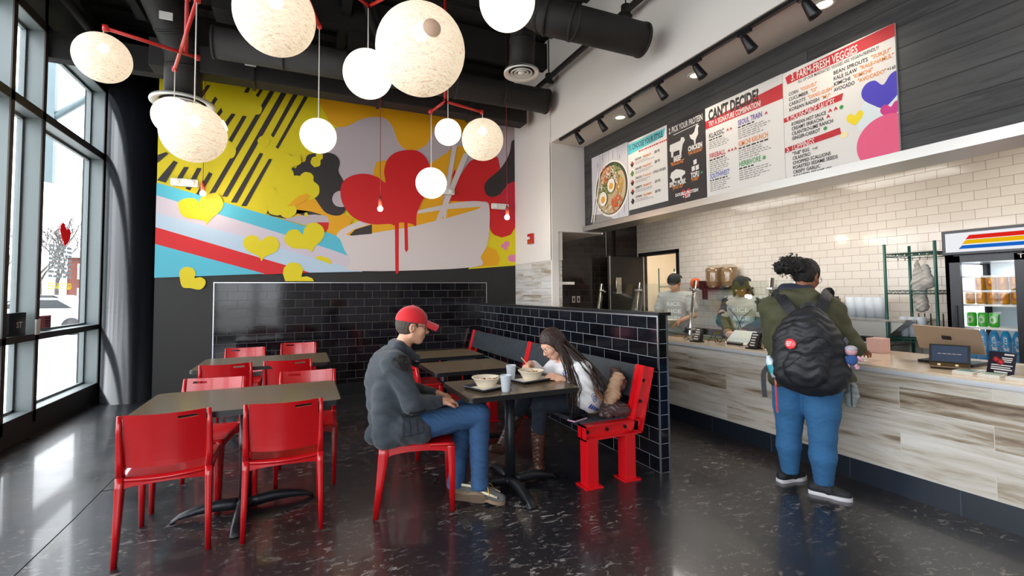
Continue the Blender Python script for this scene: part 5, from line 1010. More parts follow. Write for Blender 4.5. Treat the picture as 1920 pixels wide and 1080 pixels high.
# fridge
FX, FY0, FY1, FH = 5.22, .95, 2.215, 1.955
t = thing('drinks_fridge', 'black glass door drinks fridge with a striped light box on top', 'fridge', (5.6, 1.6, 0)); fr = t
bm = BM(); box(bm, FX+.03, 5.95, FY0, FY0+.05, 0, FH); box(bm, FX+.03, 5.95, FY1-.05, FY1, 0, FH); box(bm, 5.9, 5.95, FY0, FY1, 0, FH); box(bm, FX+.03, 5.95, FY0, FY1, FH-.28, FH); box(bm, FX+.03, 5.95, FY0, FY1, 0, .3); box(bm, FX+.03, FX+.1, FY1-.06, FY1, 0, FH-.2); box(bm, FX+.03, FX+.1, 1.6, 1.72, 0, FH-.2); obj('cabinet', bm, mat('fridge_black', '#23232b', .35), t)
bm = BM()
for q in ((FX, FX+.03, FY1-.115, FY1-.04, .3, 1.73), (FX, FX+.03, 1.68, 1.76, .3, 1.73), (FX, FX+.03, 1.68, FY1-.04, 1.675, 1.73), (FX, FX+.03, 1.68, FY1-.04, .3, .38)): box(bm, *q)
box(bm, FX+.015, FX+.05, 1.0, 1.08, .3, 1.73); box(bm, FX+.015, FX+.05, 1.6, 1.68, .3, 1.73); box(bm, FX+.015, FX+.05, 1.0, 1.68, 1.675, 1.73); obj('door_frame', bm, mat('fridge_door_frame', '#1a1a22', .3), t)
bm = BM(); box(bm, FX+.012, FX+.018, 1.76, FY1-.115, .38, 1.675); box(bm, FX+.03, FX+.036, 1.08, 1.6, .38, 1.675); obj('door_glass', bm, M['glass'], t)
bm = BM(); box(bm, FX-.012, FX, FY1-.085, FY1-.07, .9, 1.3, bev=.004); obj('handle', bm, M['black_metal'], t)
lb = emat('lightbox_white', '#f4f4f8', .95)
bm = BM(); box(bm, FX-.012, FX+.03, FY0, FY1, 1.74, FH, bev=.006); obj('sign_frame', bm, mat('sign_box_black', '#2a2a30', .3), t)
bm = BM(); box(bm, FX-.02, FX-.012, FY0+.03, FY1-.03, 1.765, FH-.025); obj('sign_face', bm, lb, t)
for c, z0, z1, o in (('#e0281e', 1.87, 1.905, .02), ('#ecba10', 1.83, 1.865, .045), ('#1c68c8', 1.79, 1.82, .07)):
    bm = BM(); prism(bm, [(FY1-.19+o, z0), (FY1-.19+o-.025, z1), (FY0+.05, z1), (FY0+.05, z0)], FX-.0225, FX-.0205, 'X'); obj('stripe', bm, emat('stripe_'+c[1:], c, .95), t)
bm = BM(); text(bm, 'True', lambda u, v: V((FX-.003, 1.74-u, 1.69+v)), .035, width=.13, bold=.0); obj('lettering', bm, INK['white'], t)
for z in (.48, .88, 1.105, 1.3, 1.42, 1.545):
    if z == .88: continue
    bm = BM(); box(bm, FX+.07, FX+.075, FY0+.06, FY1-.07, z-.006, z+.012); box(bm, FX+.075, FX+.6, FY0+.06, FY1-.07, z-.004, z); obj('shelf', bm, M['white_plastic'], t)
bm = BM(); box(bm, 5.88, 5.9, FY0+.06, FY1-.07, .35, 1.68); obj('liner', bm, mat('fridge_liner', '#b8c6cc', .4), t)
bm = BM(); box(bm, FX+.06, FX+.5, FY1-.075, FY1-.06, .4, 1.66); obj('lamp_strip', bm, emat('fridge_lamp', '#eaf4ff', 2.0), t)
light('fridge_light', 'AREA', (FX+.3, 1.85, 1.66), 6, (.93, .97, 1), .5, .3, (FX+.3, 1.85, 0))
def can(label, cat, body, lid, c, r=.033, h=.122, group=None, bottle=False, tx=None, lc='white'):
    t = thing('drink_bottle' if bottle else 'drink_can', label, cat, c, 0, group); bm = BM()
    if bottle:
        lathe(bm, [(.028, 0), (.034, .01), (.034, .05), (.03, .07), (.034, .09), (.034, .2), (.026, .235), (.013, .26), (.013, .27)], c, 18); obj('body', bm, body, t)
        bm = BM(); lathe(bm, [(.016, .258), (.016, .28), (.014, .282)], c, 16); obj('cap', bm, lid, t)
    else:
        lathe(bm, [(.024, 0), (r, .008), (r, h-.012), (r-.006, h)], c, 18); obj('body', bm, body, t); bm = BM(); lathe(bm, [(r-.005, h), (r-.008, h-.003), (.001, h-.003)], c, 18); obj('lid', bm, lid, t)
    if tx:
        bm = BM(); R_ = (.0345 if bottle else r+.0006)
        if bottle: text(bm, tx, lambda u, v: V((c[0]-R_*cos((v-.016)/R_), c[1]+R_*sin((v-.016)/R_)*1, c[2]+.095+u)), .032, width=.11, bold=.01)
        else:
            for r0, r1 in ((.5, .7), (.8, .92)):
                n = 20; R3 = [[bm.verts.new((c[0]-R_*cos(.7*r*cos(2*pi*k/n)), c[1]-R_*sin(.7*r*cos(2*pi*k/n)), c[2]+.062+.034*r*sin(2*pi*k/n))) for k in range(n)] for r in (r0, r1)]
                for k in range(n): bm.faces.new((R3[0][k], R3[0][(k+1) % n], R3[1][(k+1) % n], R3[1][k]))
        obj('print', bm, INK[lc], t)
    return t
gold = mat('gold_can', '#d89a20', .25, metal=.3); green = mat('green_can', '#3cb428', .3); blue = mat('blue_bottle', '#1f8fc4', .12, alpha=.85); capm = mat('bottle_cap', '#b8dce8', .35)
p = can('gold tin of drink standing in the lit fridge', 'drink can', gold, M['steel'], (FX+.12, 0, 0), group='gold cans on the upper fridge shelves', tx='*', lc='kimchi')
p.location = (FX+.12, 2.09, 1.313); ch = 0
for z, ys_ in ((1.313, [2.09-.073*k for k in range(6)]), (1.433, [2.02-.073*k for k in range(5)])):
    for k, y in enumerate(ys_):
        if z == 1.313 and k == 0: continue
        q = dup(p, (FX+.12, y, z))
p['label'] = 'gold drink can with brown print in the lit fridge'
for q in bpy.data.objects:
    if q.get('group') == 'gold cans on the upper fridge shelves': q['label'] = 'gold drink can with brown print, in one of the two rows of gold cans in the fridge'
p = can('green drink can, one of three alike on the middle fridge shelf', 'drink can', green, M['steel'], (0, 0, 0), group='green cans in the fridge', tx='*'); p.location = (FX+.12, 2.085, 1.118)
for y in (2.012, 1.94): dup(p, (FX+.12, y, 1.118))
bm = None
p = can('clear blue water bottle with white upright lettering on the lower fridge shelf', 'bottle', blue, capm, (0, 0, 0), group='blue bottles in the fridge', bottle=True, tx='givn'); p.location = (FX+.12, 2.09, .83)
for k in range(1, 6): dup(p, (FX+.12, 2.09-.072*k, .83))
bm = BM(); box(bm, FX+.07, FX+.6, FY0+.06, FY1-.07, .815, .828); obj('shelf', bm, M['white_plastic'], fr)
# steel counter equipment against the tiled wall
t = thing('back_counter', 'steel work counter against the white tiled wall behind the customer', 'counter', (5.6, 4.2, 0)); bm = BM(); box(bm, 5.35, 5.98, 2.85, 6.1, .86, .9, bev=.004); obj('top', bm, M['steel'], t); bm = BM(); box(bm, 5.38, 5.98, 2.87, 6.08, .02, .85); obj('cabinet', bm, M['steel'], t)
t = thing('steel_hood', 'sloped steel warmer with a flat top beside the green rack', 'warmer', (5.6, 3.1, .9)); bm = BM(); prism(bm, [(2.82, .93), (3.6, .93), (3.6, 1.12), (2.62, 1.12)], 5.42, 5.9, 'X'); obj('body', bm, M['brushed'], t); bm = BM(); box(bm, 5.38, 5.95, 2.6, 3.65, 1.12, 1.14); obj('top', bm, M['steel'], t); bm = BM(); box(bm, 5.36, 5.4, 2.9, 3.4, .9, .96); box(bm, 5.355, 5.36, 2.98, 3.1, .91, .95); obj('controls', bm, M['black_metal'], t)
for k, y in enumerate((3.28, 3.18, 3.08, 2.99)): bm = BM(); lathe(bm, [(.05, 0), (.06, .22), (.056, .22), (.001, .2)], (5.72, y, 1.14), 18); tag(obj('lid_stack', bm, M['cup']), 'tall column of stacked clear lids and cups on the steel warmer', 'cup stack', 'cup columns on the warmer')
t = thing('steel_bin', 'grey steel tub on the warmer behind the customer shoulder', 'tub', (5.6, 3.48, 1.14)); bm = BM(); box(bm, 5.5, 5.75, 3.36, 3.62, 1.14, 1.3, bev=.01); obj('tub', bm, M['brushed'], t)
t = thing('condiment_box', 'brown cardboard box with black lids on top of the grey tub', 'box', (5.6, 3.48, 1.3)); bm = BM(); box(bm, 5.52, 5.73, 3.4, 3.6, 1.3, 1.345); obj('box', bm, mat('cardboard', '#a07848', .8), t); bm = BM(); [tube(bm, [(5.55+.03*k, 3.38, 1.3), (5.55+.03*k, 3.38, 1.37)], .012, 8) for k in range(4)]; obj('black_lid', bm, M['black_metal'], t)
bm = BM(); box(bm, 5.75, 5.98, 4.75, 5.75, 1.46, 1.49); box(bm, 5.9, 5.98, 4.8, 4.83, 1.3, 1.46); box(bm, 5.9, 5.98, 5.6, 5.63, 1.3, 1.46); tag(obj('wall_shelf', bm, M['black_metal']), 'dark wall shelf holding stacks of wrapped bowls behind the staff', 'shelf')
for y, lab in ((5.33, 'plastic wrapped stack of tan fibre bowls, left one on the dark shelf'), (5.06, 'plastic wrapped stack of tan fibre bowls, right one on the dark shelf')):
    t = thing('bowl_stack', lab, 'bowl stack', (5.85, y, 1.49)); bm = BM()
    for k in range(13): lathe(bm, [(.08, 0), (.122, .035), (.125, .038), (.118, .036)], (5.85+.004*random.uniform(-1, 1), y+.004*random.uniform(-1, 1), 1.492+k*.022), 24)
    obj('bowls', bm, mat('fibre_tan', '#c9ad84', .7), t); bm = BM(); lathe(bm, [(.126, 0), (.134, .1), (.13, .2), (.136, .28), (.08, .345), (.02, .35)], (5.85, y, 1.49), 20); obj('wrap', bm, glass_mat('plastic_wrap', (.93, .9, .86), 2.2), t)
t = thing('orange_container', 'round orange container on the shelf end between the staff', 'container', (5.85, 5.75, 1.47)); bm = BM(); lathe(bm, [(.05, 0), (.075, .04), (.075, .11), (.05, .15), (.02, .16)], (5.85, 5.72, 1.49), 18); obj('body', bm, mat('orange_plastic', '#e8622a', .4), t)
t = thing('dark_dispenser', 'small black dispenser beside the orange container', 'dispenser', (5.85, 5.52, 1.49)); bm = BM(); box(bm, 5.8, 5.92, 5.5, 5.6, 1.49, 1.6, bev=.01); obj('body', bm, M['black_metal'], t)
# storeroom shelf seen through the doorway
rack('storeroom_rack', 'dark wire rack with jars in the lit storeroom doorway', 7.3, 7.75, 6.4, 8.2, 1.95, (.5, 1.05, 1.55), 0)
random.seed(5)
for z in (1.055, 1.555):
    for k in range(6):
        y = 6.55+.27*k; t = thing('storage_jar', 'jar or tub on the storeroom rack behind the doorway', 'jar', (7.5, y, z), 0, 'jars on the storeroom rack'); bm = BM(); r = random.uniform(.07, .1); h = random.uniform(.18, .28); lathe(bm, [(r, 0), (r, h*.8), (r*.5, h)], (7.5, y, z), 16); obj('jar', bm, mat('jar_%d%d' % (k, int(z)), random.choice(['#d8d8d4', '#c8a23c', '#a8483c', '#b8c4cc', '#d0b060']), .4), t); bm = BM(); lathe(bm, [(r*.52, h), (r*.52, h+.03)], (7.5, y, z), 14); obj('lid', bm, M['white_plastic'], t)
# black wall bits and small white shelf
for k, y in enumerate((4.56, 4.665)): t = thing('wall_outlet', 'steel wall outlet plate on the black tiles, '+('left' if not k else 'right')+' of the pair', 'outlet', (y, 7.39, 1.24)); bm = BM(); box(bm, y-.035, y+.035, 7.388, 7.4, 1.24, 1.36, bev=.003); obj('plate', bm, M['steel'], t); bm = BM(); box(bm, y-.015, y+.015, 7.385, 7.39, 1.27, 1.33); obj('socket', bm, M['black_metal'], t)
t = thing('wall_ledge', 'small white ledge on the pillar behind the partition', 'shelf', (3.5, 6.0, 1.53)); bm = BM(); box(bm, 3.352, 3.66, 5.9, 6.1, 1.55, 1.59, bev=.004); obj('board', bm, M['white_paint'], t)
me = sdf_mesh('paper_bag', [rc((3.42, 6.0, 1.65), (3.44, 6.0, 1.78), .06, .045)], .01, .004, 40); tag(obj('paper_bag', me, mat('tan_bag', '#c8a878', .8)), 'tan paper bag on the small white ledge at the pillar', 'bag')
bm = BM(); tube(bm, [(5.3, 7.39, 2.1), (5.3, 7.39, 2.9)], .006, 6); tag(obj('white_conduit', bm, M['white_plastic']), 'thin white conduit running up the black tiles over the open door', 'conduit')
# ------------------------------------------------------------------ chairs
def make_chair():
    t = thing('red_chair', 'red plastic chair', 'chair', (0, 0, 0), 0, 'red dining chairs')
    def leg(path, name='leg'):
        bm = BM(); loft(bm, [rrect(x, y, w, d, .007, z, 2) for x, y, w, d, z in path]); obj(name, bm, M['red'], t)
    for s in (-1, 1):
        leg([(s*.212, -.262, .026, .034, 0), (s*.208, -.235, .032, .05, .22), (s*.205, -.213, .036, .066, .40), (s*.205, -.212, .036, .06, .46)])
        leg([(s*.2, .232, .026, .03, 0), (s*.2, .228, .032, .042, .25), (s*.2, .222, .04, .052, .42), (s*.2, .22, .04, .05, .44)])
        leg([(s*.205, -.212, .036, .058, .44), (s*.207, -.222, .032, .044, .55), (s*.208, -.245, .026, .032, .7), (s*.206, -.262, .02, .024, .797)], 'back_post')
    # seat with a dished pan and a skirt
    bm = BM(); nx, ny = 14, 14; top = []; bot = []
    def zs(u, v): return .455-.014*(1-(2*u-1)**2)*(1-(2*v-1)**2)-.010*(1-(2*u-1)**2)*(1-v)**3-.006*v**4
    for j in range(ny+1):
        v = j/ny; y = -.232+.472*v; w = .205+.018*v
        top.append([bm.verts.new(((2*i/nx-1)*w, y+(.0 if v > 0 else -.018*(1-(2*i/nx-1)**2)), zs(i/nx, v))) for i in range(nx+1)]); bot.append([bm.verts.new(((2*i/nx-1)*w, y+(.0 if v > 0 else -.018*(1-(2*i/nx-1)**2)), zs(i/nx, v)-.02)) for i in range(nx+1)])
    for j in range(ny):
        for i in range(nx): bm.faces.new((top[j][i], top[j][i+1], top[j+1][i+1], top[j+1][i])); bm.faces.new((bot[j][i], bot[j+1][i], bot[j+1][i+1], bot[j][i+1]))
    for i in range(nx): bm.faces.new((top[0][i], bot[0][i], bot[0][i+1], top[0][i+1])); bm.faces.new((top[ny][i], top[ny][i+1], bot[ny][i+1], bot[ny][i]))
    for j in range(ny): bm.faces.new((top[j][0], top[j+1][0], bot[j+1][0], bot[j][0])); bm.faces.new((top[j][nx], bot[j][nx], bot[j+1][nx], top[j+1][nx]))
    for f in bm.faces: f.smooth = True
    obj('seat', bm, M['red'], t)
    bm = BM()   # skirt with arched undersides
    def arch(p, q, z1, z0, thick, n=12, dip=.03, bow=0):
        p, q = V(p), V(q); d = (q-p); nr = V((d.y, -d.x, 0)).normalized()*thick/2; A = []
        for k in range(n+1):
            s_ = k/n; c = p+d*s_+V((0, -bow*(1-(2*s_-1)**2), 0)); e = (2*s_-1)**2; A.append([c-nr+V((0, 0, z1)), c+nr+V((0, 0, z1)), c+nr+V((0, 0, z0+dip*(1-e)**.5-dip)), c-nr+V((0, 0, z0+dip*(1-e)**.5-dip))])
        loft(bm, A, smooth=False)
    arch((-.2, -.222, 0), (.2, -.222, 0), .436, .413, .02, dip=.02, bow=.016); arch((-.2, .232, 0), (.2, .232, 0), .438, .41, .02, dip=.03); arch((-.205, -.2, 0), (-.205, .22, 0), .45, .412, .024, dip=.035); arch((.205, -.2, 0), (.205, .22, 0), .45, .412, .024, dip=.035)
    obj('seat_skirt', bm, M['red'], t)
    bm = BM(); us = [-.19+.38*i/20 for i in range(21)]; us += [.06, .152]; us = sorted(set(round(u, 4) for u in us))
    vs = [0, .1, .25, .4, .55, .7, .8, .872, .925, .965, 1]
    def bp(u, v, o):
        z = .508+.291*v-.012*(1-(u/.19)**2)*(1-v)-.006*(1-(u/.19)**2)*v; y = -.215-.05*v**1.3-.02*(1-(u/.19)**2); return V((u*(1.0), y+o, z))
    G = [[[bm.verts.new(bp(u, v, o)) for u in us] for v in vs] for o in (-.006, .006)]
    def hole(i, j): return 7 <= j < 8 and us[i] >= .0599 and us[i+1] <= .1521
    for j in range(len(vs)-1):
        for i in range(len(us)-1):
            if hole(i, j): continue
            a, b_ = G[0], G[1]; bm.faces.new((a[j][i], a[j+1][i], a[j+1][i+1], a[j][i+1])); bm.faces.new((b_[j][i], b_[j][i+1], b_[j+1][i+1], b_[j+1][i]))
            for di, dj, e in ((0, -1, (i, j, i+1, j)), (0, 1, (i, j+1, i+1, j+1)), (-1, 0, (i, j, i, j+1)), (1, 0, (i+1, j, i+1, j+1))):
                ni, nj = i+di, j+dj
                if not (0 <= ni < len(us)-1 and 0 <= nj < len(vs)-1) or hole(ni, nj): bm.faces.new((a[e[1]][e[0]], a[e[3]][e[2]], b_[e[3]][e[2]], b_[e[1]][e[0]]))
    for f in bm.faces: f.smooth = abs(f.normal.y) > .5
    obj('backrest', bm, M['red'], t)
    return t
ch0 = make_chair()
spots = [(-.70, 3.455, 2, 'red chair nearest the camera at bottom left, seen from behind'), (-.09, 3.445, -1, 'red chair seen from behind at the near right side of the front long table'),
 (-.665, 4.06, 170, 'red chair facing us at the left of the far side of the front long table'), (.04, 4.1, 178, 'red chair facing us at the right of the far side of the front long table'),
 (-.655, 5.38, 1, 'red chair seen from behind at the left, near side of the back table'), (-.115, 5.4, -2, 'red chair seen from behind at the right, near side of the back table'),
 (-.64, 6.3, 178, 'red chair facing us at the far left against the tiled wall'), (-.06, 6.62, 176, 'red chair facing us at the far right side of the back long table'),
 (.74, 3.30, -102, 'red chair the man in the red cap sits on'), (1.18, 4.27, -92, 'empty red chair at the middle small table behind the man'), (1.2, 5.28, -96, 'empty red chair at the far small table, its back peeping out behind the man')]
for i, (x, y, a, lab) in enumerate(spots):
    if i == 0: ch0.location = (x, y, 0); ch0.rotation_euler = (0, 0, rad(a)); ch0['label'] = lab
    else: dup(ch0, (x, y, 0), rad(a), lab)
# ------------------------------------------------------------------ tables
def table(x0, x1, y0, y1, label, arms, bolts=True):
    cx, cy = (x0+x1)/2, (y0+y1)/2; t = thing('dining_table', label, 'table', (cx, cy, 0)); w, d = x1-x0, y1-y0
    bm = BM(); prism(bm, [(p[0]+cx, p[1]+cy) for p in rrect2(w-.012, d-.012, .03, 5)], .742, .752, 'Z'); obj('tabletop', bm, M['laminate'], t)
    bm = BM(); prism(bm, [(p[0]+cx, p[1]+cy) for p in rrect2(w, d, .034, 5)], .717, .7505, 'Z'); bmesh.ops.bevel(bm, geom=[e for e in bm.edges if abs(e.verts[0].co.z-e.verts[1].co.z) < 1e-5], offset=.006, segments=2, affect='EDGES'); obj('edge_band', bm, M['table_edge'], t)
    bm = BM(); lathe(bm, [(.038, .03), (.038, .70)], (cx, cy, 0), 24); lathe(bm, [(.06, .03), (.06, .06), (.04, .08)], (cx, cy, 0), 20); obj('pole', bm, M['cast_iron'], t)
    bm = BM(); box(bm, cx-.2, cx+.2, cy-.03, cy+.03, .7, .718); box(bm, cx-.03, cx+.03, cy-.2, cy+.2, .7, .718); obj('bracket', bm, M['cast_iron'], t)
    for a, l in arms:
        bm = BM(); d_ = V((cos(rad(a)), sin(rad(a)), 0)); s_ = V((-d_.y, d_.x, 0)); S = []
        for k in range(9):
            f = k/8; r = .03+l*f; h = .052*(1-f**2)+.012; wd = .034-.008*f; c = V((cx, cy, 0))+d_*r; zb = .016+.018*sin(pi*f) if f < .95 else .0
            S.append([c+s_*wd+V((0, 0, zb)), c+s_*wd+V((0, 0, zb+h*.7)), c+s_*wd*.5+V((0, 0, zb+h)), c-s_*wd*.5+V((0, 0, zb+h)), c-s_*wd+V((0, 0, zb+h*.7)), c-s_*wd+V((0, 0, zb))])
        loft(bm, S); obj('foot', bm, M['cast_iron'], t)
    return t
A4 = [(0, .36), (90, .36), (180, .36), (270, .36)]
table(-.925, .24, 3.29, 4.05, 'long black edged table nearest the windows, between four red chairs', [(4, .4), (184, .38), (92, .36), (268, .38)])
table(-.945, .265, 5.14, 5.98, 'long black edged table at the back, nearest the tiled wall', A4)
table(1.0, 1.86, 2.93, 3.57, 'small square table holding the trays of food', [(268, .38), (178, .36), (88, .36), (-2, .36)])
table(1.05, 1.84, 3.97, 4.62, 'small empty table in the middle of the bench row', A4)
table(1.1, 1.87, 4.93, 5.55, 'small empty table farthest along the bench', A4)
# ------------------------------------------------------------------ bench along the partition
t = thing('bench', 'long dark plank bench on red steel beam frames along the tiled partition', 'bench', (2.2, 4.9, 0))
def frame(y, detail=False):
    w = .1; bm = BM()
    for x in (1.895, 2.255): pass
    def hbeam(bm, a, b_, up, wd=.1, dp=.11, tf=.012):
        """channel/H beam from a to b, web across y"""
        a, b_, up = V(a), V(b_), V(up).normalized(); yv = V((0, 1, 0)); d = (b_-a)
        for c0, c1, y0, y1 in ((-dp/2, -dp/2+tf, -wd/2, wd/2), (dp/2-tf, dp/2, -wd/2, wd/2), (-dp/2, dp/2, -.004, .004)):
            pts = [a+up*c0+yv*y0, a+up*c1+yv*y0, a+up*c1+yv*y1, a+up*c0+yv*y1]; loft(bm, [pts, [p+d for p in pts]], smooth=False)
        loft(bm, [[a+up*c*dp/2+yv*q*wd/2 for c, q in ((-1, -1), (1, -1), (1, 1), (-1, 1))], [a+d.normalized()*.01+up*c*dp/2+yv*q*wd/2 for c, q in ((-1, -1), (1, -1), (1, 1), (-1, 1))]], smooth=False)
    hbeam(bm, (1.9, y, .4), (2.42, y, .4), (0, 0, 1)); obj('seat_beam', bm, M['red_steel'], t)
    bm = BM(); dr = V((.128, 0, .49)); n_ = V((-.49, 0, .128)).normalized(); hbeam(bm, V((2.375, y, .36)), V((2.375, y, .36))+dr, n_, dp=.105); obj('back_beam', bm, M['red_steel'], t)
    for x in (1.965, 2.31):
        bm = BM(); box(bm, x-.048, x+.048, y-.048, y+.048, .01, .346, bev=.004); box(bm, x-.075, x+.075, y-.075, y+.075, 0, .012, bev=.003); obj('post', bm, M['red_steel'], t)
    bm = BM(); pts = [(1.945, .4), (2.12, .4), (2.29, .4), (2.44, .58), (2.475, .74)]
    for x, z in pts: lathe(bm, [(.014, 0), (.014, .012)], (0, 0, 0), 6, M=Matrix.Translation((x, y-.006, z)) @ Matrix.Rotation(pi/2, 4, 'X'), smooth=False)
    obj('bolt', bm, mat('bolt_iron', '#2c2420', .5, metal=.6), t)
for y in (2.995, 4.96, 6.93): frame(y)
for a, b_ in ((3.05, 4.905), (5.02, 6.875)):
    for k in range(3): bm = BM(); x = 1.91+.15*k; box(bm, x, x+.142, a-.03, b_+.03, .43, .466, bev=.006); obj('seat_plank', bm, M['wood_seat'], t)
    bm = BM(); Mx = Matrix.Translation((2.415, 0, .62)) @ Matrix.Rotation(rad(14.6), 4, 'Y'); box(bm, -.018, .018, a-.03, b_+.03, -.02, .24, bev=.008, M=Mx); obj('back_plank', bm, M['wood_seat'], t)
# ------------------------------------------------------------------ food and things on the table
def tray(c, ang, w, d, label):
    t = thing('tray', label, 'tray', c, ang); R = Matrix.Translation(c) @ Matrix.Rotation(ang, 4, 'Z'); bm = BM()
    prof = [(0, .004), (-.012, .0), (-.02, .0), (-.0, .024), (.004, .024)]
    loft(bm, [rrect(0, 0, w-.03, d-.03, .02, .003), rrect(0, 0, w-.03, d-.03, .02, 0), rrect(0, 0, w, d, .025, .024), rrect(0, 0, w-.008, d-.008, .022, .024), rrect(0, 0, w-.034, d-.034, .02, .004)]); bmesh.ops.transform(bm, matrix=R, verts=bm.verts[:]); obj('pan', bm, M['tray'], t)
    bm = BM(); box(bm, -w/2+.03, w/2-.02, -d/2+.025, d/2-.03, .0045, .0055, M=R); obj('paper_liner', bm, M['paper'], t); return t
def bowl(c, label, food):
    t = thing('food_bowl', label, 'bowl', c); bm = BM(); lathe(bm, [(.001, .004), (.055, .002), (.06, .0), (.064, .006), (.098, .066), (.107, .07), (.107, .074), (.094, .071), (.06, .012), (.001, .009)], c, 36, caps=False); obj('bowl', bm, M['bowl_paper'], t)
    random.seed(food); bm = BM()
    for k in range(60):
        a = random.uniform(0, 2*pi); r = .07*math.sqrt(random.random()); sphere(bm, V(c)+V((r*cos(a), r*sin(a), .038+random.uniform(0, .012))), random.uniform(.007, .014), 6, 4, random.randint(0, 2))
    obj('rice', bm, [INK['corn'], INK['rice'], INK['kimchi']], t); return t
tray((1.235, 3.2, .752), rad(20), .29, .25, 'dark tray in front of the man on the small table')
bowl((1.232, 3.22, .757), 'cream fibre bowl nearly finished, on the man\'s tray', 1)
tray((1.665, 3.33, .752), rad(12), .36, .25, 'dark tray in front of the woman on the small table')
bowl((1.66, 3.34, .757), 'cream fibre bowl the woman is eating from', 2)
for (x, y), z0, lab in (((1.306, 3.03), .752, 'clear plastic cup nearest the table edge'), ((1.52, 3.42), .752, 'clear plastic cup standing behind the nearer cup')):
    t = thing('plastic_cup', lab, 'cup', (x, y, z0)); bm = BM(); lathe(bm, [(.001, .002), (.027, .0), (.029, .004), (.04, .112), (.042, .114), (.04, .116), (.0385, .112), (.0275, .005), (.001, .004)], (x, y, z0), 28, caps=False); obj('cup', bm, M['cup'], t)
bm = BM(); tube(bm, [(1.60, 3.40, .925), (1.68, 3.33, .815)], [.0035, .003], 8); n0 = 0; tag(obj('spoon', bm, mat('wooden_spoon', '#dcb27a', .5)), 'pale wooden spoon standing in the woman\'s bowl, held in her hand', 'spoon')
bm = BM(); tube(bm, [(1.24, 3.2, .80), (1.32, 3.17, .835)], .0028, 6); sphere(bm, (1.235, 3.2, .803), (.016, .01, .004), 10, 6); tag(obj('fork', bm, mat('fork_brown', '#5a4030', .5)), 'brown fork lying in the man\'s bowl', 'fork')
me = sdf_mesh('napkin', [rc((1.33, 3.09, .80), (1.36, 3.13, .805), .016, .02), rc((1.34, 3.15, .795), (1.33, 3.1, .79), .014)], .005, .004, 90); tag(obj('napkin', me, M['paper']), 'crumpled white napkin on the man\'s tray at the bowl side', 'napkin')
t = thing('phone', 'phone in a pink and white case lying on the bench end', 'phone', (1.935, 3.03, .457)); Ms = Matrix.Translation((1.93, 3.1, .467)) @ Matrix.Rotation(rad(20), 4, 'Z'); bm = BM(); box(bm, -.075, .075, -.038, .038, 0, .009, bev=.004, M=Ms); obj('case', bm, mat('phone_case', '#d8a8c0', .35), t); bm = BM(); box(bm, -.068, .068, -.033, .033, .0092, .0098, M=Ms); obj('screen', bm, mat('phone_screen', '#0c0c10', .08), t)
bm = BM(); tube(bm, [(2.0, 3.12, .475), (2.03, 3.1, .5), (1.99, 3.06, .51), (1.95, 3.12, .49), (2.02, 3.16, .53), (2.08, 3.2, .56)], .002, 6); tag(obj('earphone_cable', bm, M['black_metal']), 'thin earphone cable trailing from the phone on the bench', 'cable')
# ------------------------------------------------------------------ people
SK = dict(light='#d9a284', pale='#e0ab90', tan='#c08a62', brown='#8a5638', dark='#7c4a30')
def skin(k): return mat('skin_'+k, SK[k], .5, spec=.4, bump=.02, bscale=120)
DEN = mat('blue_denim', '#2c4d74', .85, bump=.12, bscale=260, var=.14, vscale=9); DEND = mat('dark_denim', '#151c2a', .85, bump=.1, bscale=260)
HAIRB = mat('dark_brown_hair', '#34231c', .45, bump=.5, bscale=140); HAIRK = mat('black_hair', '#14100f', .6, bump=.6, bscale=120); HAIRG = mat('short_brown_hair', '#4a4038', .7, bump=.6, bscale=160)
def cap(parent, T, R, s, m, brim=1, letter=None, front=.16):
    c = T(-.008, 0, .035); up = R@V((0, 0, 1)); P = [ell(c+up*.004, (.112*s, .092*s, .108*s), R), plane(T(0, 0, .03), -(R@V((.06*brim, 0, 1))))]
    me = sdf_mesh('cap_crown', P, .005); obj('cap_crown', me, m, parent)
    bm = BM(); rows = []; n = 12
    for j in range(5):
        r = j/4; row = []
        for i in range(n+1):
            a = -1.15+2.3*i/n; x = (.085+.09*r*cos(a*.75)**.5)*brim+.02*brim*cos(a)-.008; y = (.088+.004*r)*sin(a)*(1-.08*r); row.append((x, y, .052-.05*(y/.09)**2-.03*r))
        rows.append(row)
    for dz in (0, .006):
        g = [[bm.verts.new(T(x, y, z+dz)) for x, y, z in row] for row in rows]
        for j in range(4):
            for i in range(n): bm.faces.new((g[j][i], g[j][i+1], g[j+1][i+1], g[j+1][i])).smooth = True
    bm.verts.ensure_lookup_table(); obj('brim', bm, m, parent)
    bm = BM(); sphere(bm, T(-.008, 0, .146*1), .008*s, 10, 6); obj('button', bm, m, parent)
    if letter: decal(parent, 'letter', [lambda b_: text(b_, letter, lambda u, v: V((u, v, 0)), .045, bold=.04, cond=.8)], me, lambda x, y: T(.1, -x+.018, .062+y*1), R@V((1, 0, .25)), INK['white'])
    return me
def shirt_text(parent, me, rows, place, nrm, h, w, dy, m):
    decal(parent, 'chest_print', [lambda b_, r=r, k=k: text(b_, r, lambda u, v: V((u-w/2, v-k*dy, 0)), h, bold=.02, width=w) for k, r in enumerate(rows)], me, place, nrm, m)

